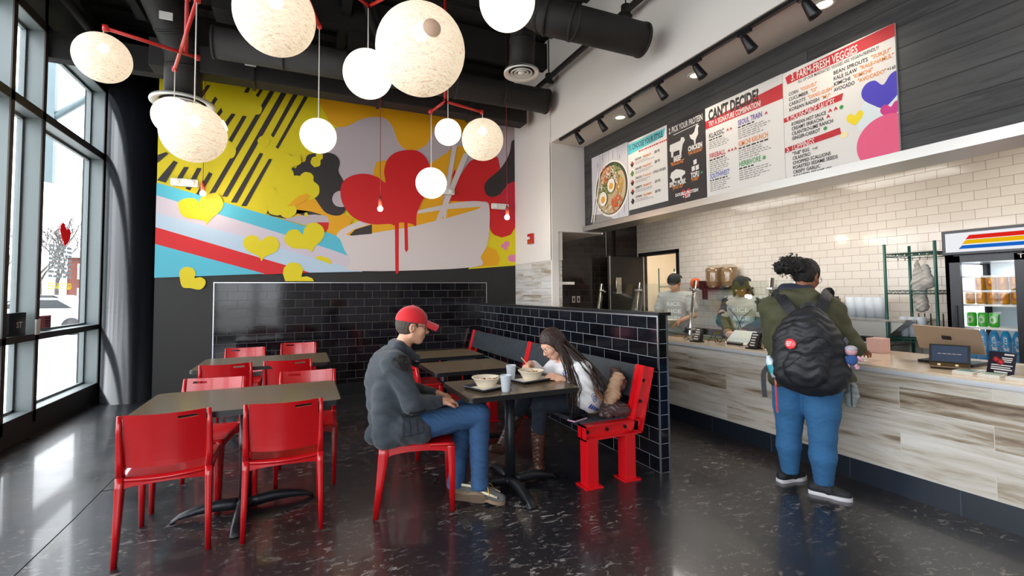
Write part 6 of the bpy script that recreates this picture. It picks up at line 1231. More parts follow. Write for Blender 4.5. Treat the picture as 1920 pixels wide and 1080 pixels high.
# ---- the seated man
fm_ = V((.97, -.22, 0)).normalized(); t = thing('person', 'seated person in a red cap, dark grey jacket and blue jeans, at the small table', 'person', (.66, 3.28, 0))
HP, T, R = head_prims((.70, 3.28, 1.212), (.985, -.1, -.12), (.12, 0, 1))
sR, sL = V((.55, 3.09, .985)), V((.575, 3.46, .985)); eR, eL = V((.655, 3.03, .735)), V((.70, 3.50, .735)); wR, wL = V((.86, 3.10, .715)), V((.88, 3.34, .72))
hipR, hipL = V((.63, 3.18, .54)), V((.64, 3.39, .54)); kR, kL = V((1.135, 3.11, .595)), V((1.10, 3.36, .57)); aR, aL = V((1.125, 3.08, .14)), V((.985, 3.17, .13))
body = HP+[rc((.66, 3.28, 1.14), (.61, 3.28, 1.03), .052, .062), rc((.56, 3.28, .60), (.56, 3.28, .9), .13, .14), rc(sR, sL, .07, .07), rc(sR, eR, .05, .042), rc(eR, wR, .04, .028), rc(sL, eL, .05, .042), rc(eL, wL, .04, .028),
    rc(hipR, hipL, .11, .11), rc(hipR, kR, .085, .055), rc(kR, aR, .052, .035), rc(hipL, kL, .085, .055), rc(kL, aL, .052, .035)]
body += hand_prims(wR, (.9, .35, -.05), (.0, .3, -1), 1, .5)+hand_prims(wL, (.8, -.6, -.1), (0, -.2, -1), -1, .5)
obj('body', sdf_mesh('body', body, .005), skin('light'), t); eyes(t, T); glasses(t, T)
hair = [ell(T(-.016, 0, .02), (.1, .084, .1), R), plane(T(.035, 0, 0), R@V((1, 0, .0))), plane(T(0, 0, -.062), R@V((.2, 0, -1))), ell(T(.0, .085, -.015), (.03, .03, .04), R, op='sub', k=.008), ell(T(.0, -.085, -.015), (.03, .03, .04), R, op='sub', k=.008), ell(T(.07, 0, -.06), (.09, .09, .1), R, op='sub', k=.01)]
obj('hair', sdf_mesh('hair', hair, .005, .002, 200), HAIRG, t)
cap(t, T, R, 1, mat('red_cap_cloth', '#d0101e', .75, sheen=.3), 1, 'A')
JK = mat('charcoal_wool', '#363c43', .92, bump=.35, bscale=230, var=.12, vscale=40, sheen=.15)
jk = [rc((.565, 3.28, .56), (.545, 3.28, .86), .15, .16, .03), ell((.56, 3.28, .74), (.155, .22, .24)), ell((.55, 3.28, .92), (.14, .225, .16)), rc((.60, 3.28, .56), (.63, 3.28, .60), .17, .15), rc((.56, 3.17, .97), (.56, 3.39, .97), .085, .085, .03), rc(sR, sL, .088, .088, .03),
      rc(sR, eR, .074, .066, .02), rc(eR, wR+V((-.03, 0, 0)), .063, .047, .02), rc(sL, eL, .074, .066, .02), rc(eL, wL+V((-.03, 0, 0)), .063, .047, .02), rc((.60, 3.14, .56), (.72, 3.12, .53), .12, .085, .03), rc((.60, 3.42, .56), (.72, 3.42, .53), .12, .085, .03),
      rc((.595, 3.205, 1.085), (.595, 3.355, 1.085), .045, .045, .02), rc((.50, 3.14, .52), (.50, 3.14, .80), .085, .085, .03), rc((.62, 3.2, 1.09), (.73, 3.245, 1.0), .024, .02, .015), rc((.62, 3.36, 1.09), (.73, 3.315, 1.0), .024, .02, .015), rc((.44, 3.28, .5), (.46, 3.28, .46), .06, .05), plane((.6, 3.3, .445), (.05, 0, -1))]
jm = sdf_mesh('jacket', jk, .0065, .0045, 26); obj('jacket', jm, JK, t)
LEA = mat('dark_leather', '#1f1c1d', .6, bump=.2, bscale=60)
decal(t, 'shoulder_patch', [lambda b_: flat(b_, [(x, y, 0) for x, y in spline([(-.09, .03), (-.04, .09), (.05, .085), (.1, .02), (.07, -.05), (.02, -.06), (-.02, -.05), (-.06, -.02)])])], jm, lambda x, y: V((.585+x*.8, 2.9, 1.03+y*.7)), (0, -1, .35), LEA, .006)
decal(t, 'pocket', [lambda b_: [flat(b_, q) for q in ([(-.07, -.07, 0), (-.064, -.07, 0), (-.062, .06, 0), (-.068, .06, 0)], [(.064, -.06, 0), (.07, -.06, 0), (.072, .06, 0), (.066, .06, 0)], [(-.07, -.07, 0), (.07, -.06, 0), (.07, -.054, 0), (-.07, -.064, 0)], [(-.025, -.065, 0), (-.02, -.065, 0), (-.02, .055, 0), (-.025, .055, 0)], [(.025, -.065, 0), (.03, -.065, 0), (.03, .055, 0), (.025, .055, 0)], [(-.074, .05, 0), (.0, .035, 0), (.076, .055, 0), (.076, .1, 0), (-.074, .095, 0)])]], jm, lambda x, y: V((.66+x, 2.8, .60+y)), (0, -1, 0), mat('pocket_wool', '#23282d', .92, bump=.35, bscale=230), .004)
obj('jeans', sdf_mesh('jeans', [rc((.60, 3.28, .52), (.64, 3.28, .53), .13, .12), rc(hipR, kR, .1, .078, .03), rc(kR, aR, .077, .058, .012), rc(aR, aR+V((0, -.003, -.02)), .06, .063), rc(hipL, kL, .1, .078, .03), rc(kL, aL, .077, .056, .012), rc(aL, aL+V((0, 0, -.02)), .06, .062), plane((0, 0, .1), (0, 0, -1))], .006, .002, 48), DEN, t)
def shoe(parent, heel, toe, up, m_up, m_sole, w=.048, white=None, laces=None, hgt=.07, L=None):
    heel, toe = V(heel), V(toe); d = (toe-heel); ln = d.length; d.normalize(); up = (V(up)-d*V(up).dot(d)).normalized(); s_ = up.cross(d)
    def Q(x, y, z): return heel+d*x*ln+s_*y+up*z
    me = sdf_mesh('upper', [rc(Q(.12, 0, .04), Q(.5, 0, .045), w*.8, w*.82, .02), rc(Q(.5, 0, .04), Q(.86, .004, .03), w*.88, w*.68, .02), rc(Q(.14, 0, .05), Q(.24, 0, hgt), w*.7, w*.75, .02), plane(Q(0, 0, .012), -up)], .005)
    obj('shoe_upper', me, m_up, parent)
    bm = BM(); outline = [(0, -.5), (.05, -.75), (.2, -.85), (.45, -.78), (.7, -1.03), (.88, -.8), (.97, -.4), (1, 0), (.97, .5), (.88, .85), (.7, 1.0), (.45, .8), (.2, .85), (.05, .75), (0, .5)]
    ol = spline(outline, 3); loft(bm, [[Q(x, y*w, 0) for x, y in ol], [Q(x-.002, y*w*1.03, .012) for x, y in ol], [Q(x, y*w, .024) for x, y in ol]], smooth=False); obj('sole', bm, m_sole, parent)
    if white:
        bm = BM(); tube(bm, [Q(.78, -w*.9, .05), Q(.5, -w*1.0, .06), Q(.2, -w*.9, .066), Q(.04, -w*.3, .066), Q(.04, w*.3, .066), Q(.2, w*.9, .066), Q(.5, w*1.0, .06), Q(.78, w*.9, .05)], .009, 8); obj('rim', bm, white, parent)
    if laces:
        bm = BM()
        for k in range(4): x = .42+.075*k; tube(bm, [Q(x, -w*.55, .075-.012*k), Q(x+.03, 0, .088-.012*k), Q(x+.0, w*.55, .075-.012*k)], .003, 6); tube(bm, [Q(x, -w*.5, .076-.012*k), Q(x+.05, w*.4, .082-.012*k)], .003, 6)
        for e in (-1, 1): tube(bm, [Q(.42, 0, .092), Q(.46, e*.03, .1), Q(.52, e*.05, .08), Q(.58, e*.055, .05)], .0028, 6)
        obj('laces', bm, laces, parent)
SU = mat('grey_suede', '#5c5a5a', .8); SS = mat('tan_sole', '#86705c', .8, bump=.3, bscale=300); SWH = mat('cream_leather', '#dcd0b4', .6); LY = mat('yellow_laces', '#d8a838', .7)
shoe(t, (1.075, 3.13, .045), (1.275, 2.985, .0), (0, 0, 1), SU, SS, .047, SWH, LY)
shoe(t, (.925, 3.125, .065), (1.16, 3.02, .035), (.1, .75, .55), SU, SS, .05, SWH, LY)
bm = BM(); tube(bm, [(1.122, 3.075, .06), (1.125, 3.08, .15)], .036, 12); tube(bm, [(.98, 3.165, .08), (.985, 3.17, .14)], .035, 12); obj('socks', bm, mat('maroon_sock', '#7a2430', .9), t)

# ---- the seated woman
t = thing('person', 'seated person with long brown hair, glasses and a white sweatshirt, eating at the small table', 'person', (2.1, 3.36, 0))
HP, T, R = head_prims((1.872, 3.37, 1.018), (-.86, -.08, -.5), (-.5, .05, .86), .96, .92)
sL, sR = V((2.035, 3.19, .825)), V((2.01, 3.54, .82)); eL, eR = V((2.03, 3.13, .60)), V((1.90, 3.60, .72)); wL, wR = V((1.87, 3.215, .762)), V((1.745, 3.52, .85))
hL, hR = V((2.17, 3.27, .55)), V((2.17, 3.45, .55)); kL, kR = V((1.68, 3.23, .585)), V((1.66, 3.44, .61)); aL, aR = V((1.70, 3.31, .10)), V((1.47, 3.46, .25))
body = HP+[rc(T(-.02, 0, -.07), (1.99, 3.37, .87), .045, .05), rc((2.0, 3.37, .86), (2.1, 3.37, .7), .09, .12), rc((2.1, 3.37, .7), (2.18, 3.37, .55), .12, .13), rc(sL, sR, .055, .055), rc(sL, eL, .042, .036), rc(eL, wL, .035, .024), rc(sR, eR, .042, .036), rc(eR, wR, .035, .024),
    rc(hL, hR, .11, .11), rc(hL, kL, .08, .05), rc(kL, V((1.697, 3.295, .36)), .046, .036), rc(V((1.697, 3.295, .36)), aL, .036, .03), rc(hR, kR, .08, .05), rc(kR, V((1.56, 3.45, .43)), .046, .036), rc(V((1.56, 3.45, .43)), aR, .036, .03)]
body += hand_prims(wL, (-.75, .3, .25), (0, .6, -.6), -1, .35, .9)+hand_prims(wR, (-.75, -.45, -.12), (.3, -.2, -.9), 1, .95, .92)
obj('body', sdf_mesh('body', body, .005), skin('pale'), t); eyes(t, T, .96); glasses(t, T, .96, r=.024)
bm = BM(); tube(bm, [T(.095, -.016, -.063), T(.0985, 0, -.062), T(.095, .016, -.063)], [.003, .006, .003], 8); obj('lips', bm, mat('lips', '#b4605a', .5), t)
SW = mat('white_sweatshirt', '#dcd9da', .9, bump=.1, bscale=200)
sw = [ell((2.07, 3.37, .74), (.15, .2, .17), None, .03), rc((2.02, 3.37, .84), (2.1, 3.37, .72), .12, .15, .03), rc((2.1, 3.37, .72), (2.2, 3.37, .58), .155, .15, .03), rc(sL, sR, .078, .078, .03), rc(sL, eL, .075, .078, .02), rc(eL, wL+V((.05, -.02, -.03)), .075, .042, .02), rc(sR, eR, .07, .062, .02), rc(eR, wR+V((.04, .02, -.02)), .06, .038, .02),
      rc((2.1, 3.17, .56), (2.16, 3.2, .53), .065, .06, .03), rc((2.02, 3.1, .62), (2.07, 3.12, .55), .07, .05, .03), plane((2.15, 3.3, .49), (.15, 0, -1)), ell((1.93, 3.37, .93), (.07, .065, .07), None, .01, 'sub')]
swm = sdf_mesh('sweatshirt', sw, .006, .006, 24); obj('sweatshirt', swm, SW, t)
def ring(b_, cx, cy, r0, r1, a0=0, a1=2*pi, n=14):
    for k in range(n):
        a, c_ = a0+(a1-a0)*k/n, a0+(a1-a0)*(k+1)/n; flat(b_, [(cx+r0*cos(a), cy+r0*sin(a), 0), (cx+r1*cos(a), cy+r1*sin(a), 0), (cx+r1*cos(c_), cy+r1*sin(c_), 0), (cx+r0*cos(c_), cy+r0*sin(c_), 0)])
BL = mat('blue_print', '#2c56a0', .8)
decal(t, 'chest_print', [lambda b_: (ring(b_, 0, .02, .011, .019), ring(b_, 0, 0, .03, .036, 2, 4.6), ring(b_, .005, -.02, .012, .02, 3.4, 6.6), ring(b_, -.02, -.01, .006, .011))], swm, lambda x, y: V((1.88, 3.22-x*0, .80+y))+V((x*.8, -x*.6, 0)), (-.75, -.6, .1), BL)
decal(t, 'sleeve_print', [lambda b_: (ring(b_, -.01, 0, .02, .026), ring(b_, -.01, 0, .006, .012), ring(b_, -.01, 0, .036, .04, .3, 2.8), [flat(b_, [(-.06+.022*k, -.06-.01*k, 0), (-.035+.022*k, -.035-.012*k, 0), (-.025+.022*k, -.05-.012*k, 0), (-.048+.022*k, -.078-.008*k, 0)]) for k in range(6)])], swm, lambda x, y: V((2.045+x, 2.9, .64+y)), (-.1, -1, .1), BL)
obj('jeans', sdf_mesh('jeans', [rc((2.2, 3.3, .545), (2.2, 3.44, .545), .115, .115), rc(hL, kL, .095, .066, .02), rc(kL, V((1.697, 3.295, .36)), .066, .056, .01), rc(hR, kR, .095, .068, .02), rc(kR, V((1.56, 3.45, .43)), .066, .054, .01), plane((2.15, 3.3, .47), (0, 0, -1)) if False else plane((0, 0, .3), (0, 0, -1))], .006, .002, 40), DEND, t)
BT = mat('brown_leather_boot', '#43291f', .38, bump=.4, bscale=24, var=.15, vscale=10)
boot1 = sdf_mesh('boot', [rc((1.699, 3.298, .39), (1.70, 3.31, .12), .062, .044, .02), rc((1.705, 3.31, .08), (1.69, 3.305, .05), .042, .042), rc((1.69, 3.305, .05), (1.60, 3.27, .038), .042, .034, .02), rc((1.735, 3.32, .05), (1.735, 3.32, .03), .03, .028), plane((0, 0, .012), (0, 0, -1)), plane((0, 0, .40), (0, 0, 1))], .005, .003, 70)
obj('boot', boot1, BT, t)
d_ = (aR-V((1.575, 3.448, .46))).normalized(); boot2 = sdf_mesh('boot', [rc((1.572, 3.448, .455), aR, .062, .043, .02), rc(aR, aR+V((-.03, 0, -.04)), .043, .042), rc(aR+V((-.03, 0, -.04)), aR+V((-.11, -.03, -.02)), .04, .032, .02), plane((1.572, 3.448, .455)-d_*.01 if False else V((1.572, 3.448, .455))-d_*.01, -d_)], .005, .003, 70)
obj('boot', boot2, BT, t)
bm = BM(); loft(bm, [[(1.69+.052*cos(a)*1.0-.02+(-.06 if cos(a) < -.2 else 0)*abs(cos(a)), 3.3+.034*sin(a)-(.03 if cos(a) < -.3 else 0), z) for a in [2*pi*k/20 for k in range(20)]] for z in (0, .014)]); box(bm, 1.715, 1.765, 3.295, 3.345, 0, .03, bev=.006); obj('boot_sole', bm, mat('boot_sole', '#1c1512', .7), t)
# long hair: skull mass plus many combed locks
hm = [ell(T(-.014, 0, .028), (.108, .09, .112), R), ell(T(.09, 0, -.03), (.06, .1, .085), R, k=.012, op='sub'), rc(T(-.06, .0, .0), (2.03, 3.37, .93), .06, .05, .03), rc(T(-.02, .07, .0), (1.965, 3.27, .88), .028, .03, .03), rc(T(-.02, -.07, .0), (1.97, 3.47, .88), .028, .03, .03)]
obj('hair', sdf_mesh('hair', hm, .005, .002, 160), HAIRB, t)
bm = BM(); rr = random.Random(9)
bvh = mesh_bvh(swm, t)
def lock(pts, r):
    P = spline_open([V(p) for p in pts], 5); P2 = []
    for p in P:
        h = bvh.find_nearest(p)
        if h[0] is not None and (p-h[0]).dot(h[1]) < r*.6: p = h[0]+h[1]*r*.9
        P2.append(p)
    n = len(P2); tube(bm, P2, [r*(1-.75*(i/(n-1))**2) for i in range(n)], 5)
def spline_open(P, n):
    out = []
    for i in range(len(P)-1):
        p0, p1, p2, p3 = P[max(i-1, 0)], P[i], P[i+1], P[min(i+2, len(P)-1)]
        for k in range(n): t_ = k/n; out.append(.5*((2*p1)+(p2-p0)*t_+(2*p0-5*p1+4*p2-p3)*t_*t_+(3*p1-p0-3*p2+p3)*t_**3))
    return out+[P[-1]]
def jit(s=.008): return V((rr.gauss(0, s), rr.gauss(0, s), rr.gauss(0, s)))
for k in range(46):   # the curtain hanging in front of the near shoulder
    o = jit(.014); lock([T(.0+rr.uniform(-.03, .04), .06+rr.uniform(-.02, .02), .09), T(.0+rr.uniform(-.02, .03), .092, .01), V((1.935, 3.235, .87))+o, V((1.93, 3.17, .76))+o*1.4, V((1.925, 3.13, .64))+o*1.8, V((1.92+rr.uniform(-.02, .03), 3.14, .52+rr.uniform(-.03, .09)))+o], rr.uniform(.0035, .006))
for k in range(60):   # over the back and far shoulder
    f = rr.random(); o = jit(.012); lock([T(-.05, .05-.09*f, .1), T(-.1, .06-.12*f, .0), V((2.05, 3.24+.24*f, .93))+o, V((2.13+.02*f, 3.16+.34*f, .83))+o, V((2.2, 3.13+.36*f, .72+rr.uniform(-.01, .03)))+o, V((2.25+rr.uniform(-.05, .03), 3.12+.36*f, .60+rr.uniform(-.02, .08)))+o*1.6], rr.uniform(.003, .0055))
for k in range(14):   # loose strands across the sleeve
    o = jit(.02); lock([T(-.04, .08, .0), V((2.0, 3.2, .9))+o, V((2.06, 3.12, .8))+o, V((2.08+.01*k*.5, 3.08, .70))+o, V((2.12+rr.uniform(-.05, .06), 3.07, .62))+o], rr.uniform(.0025, .004))
obj('hair_locks', bm, HAIRB, t)
# her coat on the bench beside her
cm = sdf_mesh('coat', [rc((2.25, 3.16, .52), (2.33, 3.1, .72), .05, .06), rc((2.33, 3.1, .72), (2.36, 3.2, .78), .05, .045), ell((2.27, 3.06, .52), (.1, .05, .05), None), rc((2.18, 3.05, .5), (2.33, 3.04, .51), .04, .05), rc((2.15, 3.09, .495), (2.3, 3.12, .6), .035, .05), plane((0, 0, .468), (0, 0, -1))], .006, .008, 42)
tag(obj('coat', cm, [mat('brown_nylon', '#4c3a38', .35, bump=.3, bscale=40)]), 'brown shiny coat bundled on the bench behind the seated woman', 'coat')
cm = sdf_mesh('coat_lining', [rc((2.24, 3.12, .60), (2.30, 3.07, .76), .045, .05), rc((2.22, 3.1, .56), (2.27, 3.07, .64), .04, .045)], .006, .006, 46); tag(obj('scarf', cm, mat('tan_lining', '#a8866a', .8)), 'tan fleece lining turned out over the brown coat on the bench', 'scarf')

# ---- the standing customer
f_ = V((.88, .47, 0)).normalized(); l_ = V((-f_.y, f_.x, 0)); t = thing('person', 'standing person with curly hair bun, olive jacket and blue jeans, at the counter', 'person', (3.36, 2.27, 0))
HP, T, R = head_prims((3.40, 2.255, 1.545), (.93, .1, -.33), (.33, 0, .93), .98, .95)
sL, sR = V((3.355, 2.27, 1.30))+l_*.18, V((3.355, 2.27, 1.30))-l_*.17; eL, eR = V((3.33, 2.47, 1.05)), V((3.56, 2.065, 1.04)); wL, wR = V((3.62, 2.47, 1.0)), V((3.83, 2.16, 1.0))
hL, hR = V((3.36, 2.37, .80)), V((3.395, 2.17, .80)); kL, kR = V((3.355, 2.395, .43)), V((3.375, 2.16, .41)); aL, aR = V((3.36, 2.405, .10)), V((3.375, 2.165, .09))
body = HP+[rc(T(-.02, 0, -.07), (3.35, 2.27, 1.38), .047, .055), rc((3.36, 2.27, 1.28), (3.37, 2.27, .9), .12, .13), rc(sL, sR, .06, .06), rc(sL, eL, .045, .038), rc(eL, wL, .036, .026), rc(sR, eR, .045, .038), rc(eR, wR, .036, .026), rc(hL, hR, .12, .12), rc(hL, kL, .1, .06), rc(kL, aL, .06, .035), rc(hR, kR, .1, .06), rc(kR, aR, .06, .035)]
body += hand_prims(wL, (.9, -.2, -.2), (0, 0, -1), -1, .4, .92)+hand_prims(wR, (.95, .1, -.25), (0, 0, -1), 1, .4, .92)
obj('body', sdf_mesh('body', body, .006), skin('brown'), t); eyes(t, T, .98); glasses(t, T, .98)
hr = random.Random(4); hm = [ell(T(-.016, 0, .03), (.104, .086, .106), R), ell(T(.09, 0, -.05), (.06, .1, .1), R, k=.01, op='sub'), ell(T(.0, .088, -.015), (.03, .03, .045), R, k=.006, op='sub'), ell(T(.0, -.088, -.015), (.03, .03, .045), R, k=.006, op='sub'), plane(T(-.06, 0, -.07), R@V((-.3, 0, -1)))]
bc = V((3.275, 2.285, 1.625))
for k in range(120):
    v = V((hr.gauss(0, 1), hr.gauss(0, 1), hr.gauss(0, 1))).normalized(); q = bc+V((v.x*.085, v.y*.1, v.z*.062))*hr.uniform(.7, 1.08); hm.append(ell(q, (hr.uniform(.012, .02),)*3, None, .006))
hm.append(ell(bc, (.075, .085, .055), None, .01)); hm.append(rc(T(-.07, 0, .05), bc, .04, .05))
obj('hair', sdf_mesh('hair', hm, .005, .002, 170), HAIRK, t)
bm = BM()
for k in range(90):
    v = V((hr.gauss(0, 1), hr.gauss(0, 1), hr.gauss(0, 1))).normalized(); q = bc+V((v.x*.085, v.y*.1, v.z*.066)); s1 = v.orthogonal().normalized(); s2 = v.cross(s1); tube(bm, [q+v*.006*j+(s1*cos(j*1.3)+s2*sin(j*1.3))*.009 for j in range(6)], .0022, 4)
obj('curls', bm, HAIRK, t)
OL = mat('olive_parka', '#484731', .82, bump=.12, bscale=90, var=.08, vscale=10)
def P_(f, l, z): return V((3.36, 2.27, 0))+f_*f+l_*l+V((0, 0, z))
jk = [rc(P_(.0, .09, 1.26), P_(.0, -.09, 1.26), .15, .15, .03), rc(P_(.02, .05, 1.2), P_(.03, .05, .92), .175, .19, .04), rc(P_(.02, -.05, 1.2), P_(.05, -.06, .86), .175, .2, .04), rc(sL, sR, .1, .1, .03), rc(sL, eL, .088, .082, .03), rc(eL, wL, .08, .055, .03), rc(sR, eR, .09, .085, .03), rc(eR, wR-V((.03, 0, 0)), .083, .055, .03),
      rc(P_(.06, -.16, .95), P_(.08, -.22, .76), .1, .1, .03), rc(P_(-.01, .12, .9), P_(.0, .14, .80), .1, .1, .03), rc(P_(-.07, .07, 1.40), P_(-.07, -.06, 1.40), .065, .06, .03), rc(P_(-.04, .1, 1.43), P_(.08, .09, 1.40), .05, .04, .02), plane(P_(0, 0, .745), (.1, -.12, -1)), ell(T(.02, 0, -.1), (.08, .075, .09), None, .01, 'sub')]
jm = sdf_mesh('parka', jk, .007, .006, 20); obj('parka', jm, OL, t)
obj('hood_lining', sdf_mesh('hood_lining', [rc(P_(-.035, .1, 1.445), P_(-.05, -.05, 1.455), .05, .035, .03), ell(T(.0, 0, -.02), (.085, .078, .1), None, .01, 'sub')], .006, .004, 30), mat('navy_lining', '#272a3a', .8), t)
obj('jeans', sdf_mesh('jeans', [rc(hL+V((0, 0, .02)), hR+V((0, 0, .02)), .14, .145, .03), rc(hL, V((3.355, 2.385, .58)), .135, .112, .015), rc(V((3.355, 2.385, .58)), kL, .112, .086, .02), rc(kL, V((3.35, 2.40, .28)), .086, .083), rc(V((3.35, 2.40, .28)), aL, .083, .06, .02), rc(hR, V((3.385, 2.165, .58)), .138, .112, .015), rc(V((3.385, 2.165, .58)), kR, .112, .086, .02), rc(kR, V((3.37, 2.16, .27)), .086, .084), rc(V((3.37, 2.16, .27)), aR, .084, .06, .02), plane((0, 0, .075), (0, 0, -1)), plane((0, 0, .95), (0, 0, 1))], .006, .0012, 60), mat('bright_blue_denim', '#2b5e8a', .85, bump=.12, bscale=260, var=.12, vscale=7), t)
bm = BM()
for z in (.2, .35, .5, .62): pass
SB = mat('black_knit_shoe', '#17181c', .7, bump=.2, bscale=200); SWS = mat('white_sole', '#cfcdd0', .5)
shoe(t, (3.29, 2.445, .0), (3.545, 2.41, .0), (0, 0, 1), SB, SWS, .045, None, mat('black_laces', '#202226', .7)); shoe(t, (3.33, 2.245, .0), (3.44, 2.01, .0), (0, 0, 1), SB, SWS, .046, None, M['black_metal'])
# backpack
bp = thing('backpack', 'large black backpack worn by the standing customer, with a red round badge', 'backpack', (3.12, 2.13, .78))
BK = mat('black_nylon', '#191b20', .55, bump=.25, bscale=50, var=.1, vscale=12)
g_ = V((.80, .60, 0)).normalized(); h_ = V((-g_.y, g_.x, 0))
def Q_(f, l, z): return V((3.36, 2.25, 0))+g_*f+h_*l+V((0, 0, z))
bk = [ell(Q_(-.25, .0, 1.03), (.13, .2, .30), frame3(g_, (0, 0, 1)), .03), rc(Q_(-.24, .1, .88), Q_(-.24, -.1, .86), .12, .125, .04), rc(Q_(-.24, .09, 1.1), Q_(-.24, -.07, 1.12), .11, .11, .04), rc(Q_(-.22, .0, 1.24), Q_(-.22, -.04, 1.27), .075, .06, .04), rc(Q_(-.25, .13, .93), Q_(-.25, .12, 1.08), .09, .08, .03), rc(Q_(-.25, -.15, .9), Q_(-.25, -.11, 1.1), .09, .08, .03),
      ell(Q_(-.36, .02, .93), (.05, .13, .13), frame3(g_, (0, 0, 1)), .012), ell(Q_(-.34, .01, 1.13), (.04, .12, .12), frame3(g_, (0, 0, 1)), .01)]
bkm = sdf_mesh('pack_body', bk, .006, .0045, 30); obj('pack_body', bkm, BK, bp)
def strap(name, pts, w, m, th=.004, par=bp, nrm=None):
    P = spline_open([V(p) for p in pts], 5); bm = BM(); S = []
    for i, p in enumerate(P):
        d = (P[min(i+1, len(P)-1)]-P[max(i-1, 0)]).normalized(); n_ = V(nrm) if nrm else -g_; s_ = d.cross(n_).normalized(); n2 = s_.cross(d); S.append([p+s_*w/2-n2*th, p+s_*w/2+n2*th, p-s_*w/2+n2*th, p-s_*w/2-n2*th])
    loft(bm, S, smooth=False); return obj(name, bm, m, par)
strap('shoulder_strap', [Q_(-.2, -.06, 1.25), Q_(-.15, -.11, 1.375), Q_(-.02, -.15, 1.43), Q_(.1, -.15, 1.36), Q_(.17, -.15, 1.2)], .07, BK, .008)
strap('shoulder_strap', [Q_(-.2, .06, 1.25), Q_(-.14, .13, 1.36), Q_(-.02, .17, 1.42), Q_(.1, .17, 1.34), Q_(.17, .15, 1.2)], .07, BK, .008)
strap('grab_loop', [Q_(-.28, .03, 1.28), Q_(-.27, .02, 1.34), Q_(-.26, -.03, 1.35), Q_(-.26, -.05, 1.29)], .025, BK)
strap('waist_strap', [Q_(-.2, .22, .93), Q_(-.2, .27, .86), Q_(-.2, .275, .78), Q_(-.2, .27, .68)], .032, BK, .003); strap('red_strap', [Q_(-.16, .2, .82), Q_(-.165, .2, .72), Q_(-.16, .195, .57)], .012, M['red'], .002)
strap('thin_strap', [Q_(-.1, -.25, .8), Q_(-.1, -.25, .65)], .01, BK, .002)
strap('side_buckle', [Q_(-.27, -.205, 1.12), Q_(-.24, -.22, 1.09)], .035, mat('grey_buckle', '#5c606a', .4), .006, nrm=(g_*-.6-h_))
bm = BM()
for pts in ([Q_(-.372, .12, 1.03), Q_(-.385, .06, 1.1), Q_(-.388, -.02, 1.14), Q_(-.378, -.1, 1.12), Q_(-.36, -.15, 1.02)], [Q_(-.40, .14, .93), Q_(-.405, .02, 1.03), Q_(-.4, -.1, 1.05)], [Q_(-.31, .13, 1.22), Q_(-.325, .03, 1.27), Q_(-.31, -.08, 1.26), Q_(-.3, -.14, 1.15)]):
    tube(bm, spline_open(pts, 5), .004, 6)
obj('zip', bm, M['black_metal'], bp)
cB = Q_(0, .105, 1.085); hB = mesh_bvh(bkm, bp).ray_cast(cB-g_*.8, g_); pB = hB[0] if hB[0] is not None else Q_(-.38, .1, 1.085); nB = hB[1] if hB[1] is not None else -g_
bm = BM(); MB_ = Matrix.Translation(pB+nB*.004) @ nB.to_track_quat('Z', 'Y').to_matrix().to_4x4(); lathe(bm, [(.035, -.004), (.035, .002), (.03, .005), (.001, .006)], (0, 0, 0), 28, M=MB_); obj('badge', bm, mat('badge_red', '#e03840', .3), bp)
bm = BM(); [flat(bm, [pB+nB*.0105-h_*(o+q)+V((0, 0, z+zz)) for q, zz in ((0, 0), (w, 0), (w, .008), (0, .008))]) for o, w, z in ((-.02, .012, .008), (-.005, .022, .008), (-.024, .02, -.004), (-.001, .02, -.004), (-.02, .034, -.016))]; obj('badge_lettering', bm, INK['white'], bp)
# plush charm and bottle
t2 = thing('plush_charm', 'small pink and blue knitted plush doll hanging from the right side of the backpack', 'plush toy', Q_(-.27, -.235, .95))
pc = Q_(-.285, -.235, 1.01); bm = BM(); sphere(bm, pc+V((0, 0, .035)), (.034, .034, .03), 16, 12); obj('head', bm, mat('plush_pink', '#d8a0a8', .9, bump=.5, bscale=120), t2)
bm = BM(); sphere(bm, pc+V((0, 0, .05)), (.036, .036, .022), 14, 10); obj('hat', bm, mat('plush_grey', '#b8b4c0', .9, bump=.5, bscale=120), t2)
bm = BM(); sphere(bm, pc+V((0, 0, -.02)), (.036, .036, .038), 16, 12); obj('torso', bm, mat('plush_blue', '#34568c', .9, bump=.5, bscale=120), t2)
for a, b_ in ((h_*.03+V((0, 0, .0)), h_*.05+V((0, 0, -.03))), (h_*-.03, h_*-.055+V((0, 0, -.02))), (h_*.015+V((0, 0, -.04)), h_*.02+V((0, 0, -.07))), (h_*-.015+V((0, 0, -.04)), h_*-.03+V((0, 0, -.07)))):
    bm = BM(); tube(bm, [pc+a, pc+b_], [.011, .013], 8); sphere(bm, pc+b_, .0135, 8, 6); obj('limb', bm, mat('plush_limb', '#d8a0b0', .9), t2)
t2 = thing('water_bottle', 'clear bottle with blue label in the left side pocket of the backpack', 'bottle', Q_(-.24, .21, .86)); bm = BM(); c = Q_(-.26, .215, .9); Mx = Matrix.Translation(c) @ Matrix.Rotation(rad(-18), 4, V(g_)); lathe(bm, [(.028, -.06), (.03, .05), (.014, .08), (.014, .09)], (0, 0, 0), 16, M=Mx); obj('bottle', bm, mat('bottle_clear', '#c8d8dc', .15), t2); bm = BM(); lathe(bm, [(.031, -.03), (.031, .03)], (0, 0, 0), 16, M=Mx, caps=False); obj('label_band', bm, mat('teal_label', '#3c98a8', .4), t2)
me = sdf_mesh('mitten', [rc(P_(.08, -.27, .78), P_(.1, -.29, .70), .035, .03), rc(P_(.1, -.27, .68), P_(.1, -.27, .64), .04, .035)], .006, .004, 50); tag(obj('glove', me, mat('grey_glove', '#8c9694', .8)), 'grey glove poking out of the olive jacket pocket', 'glove')

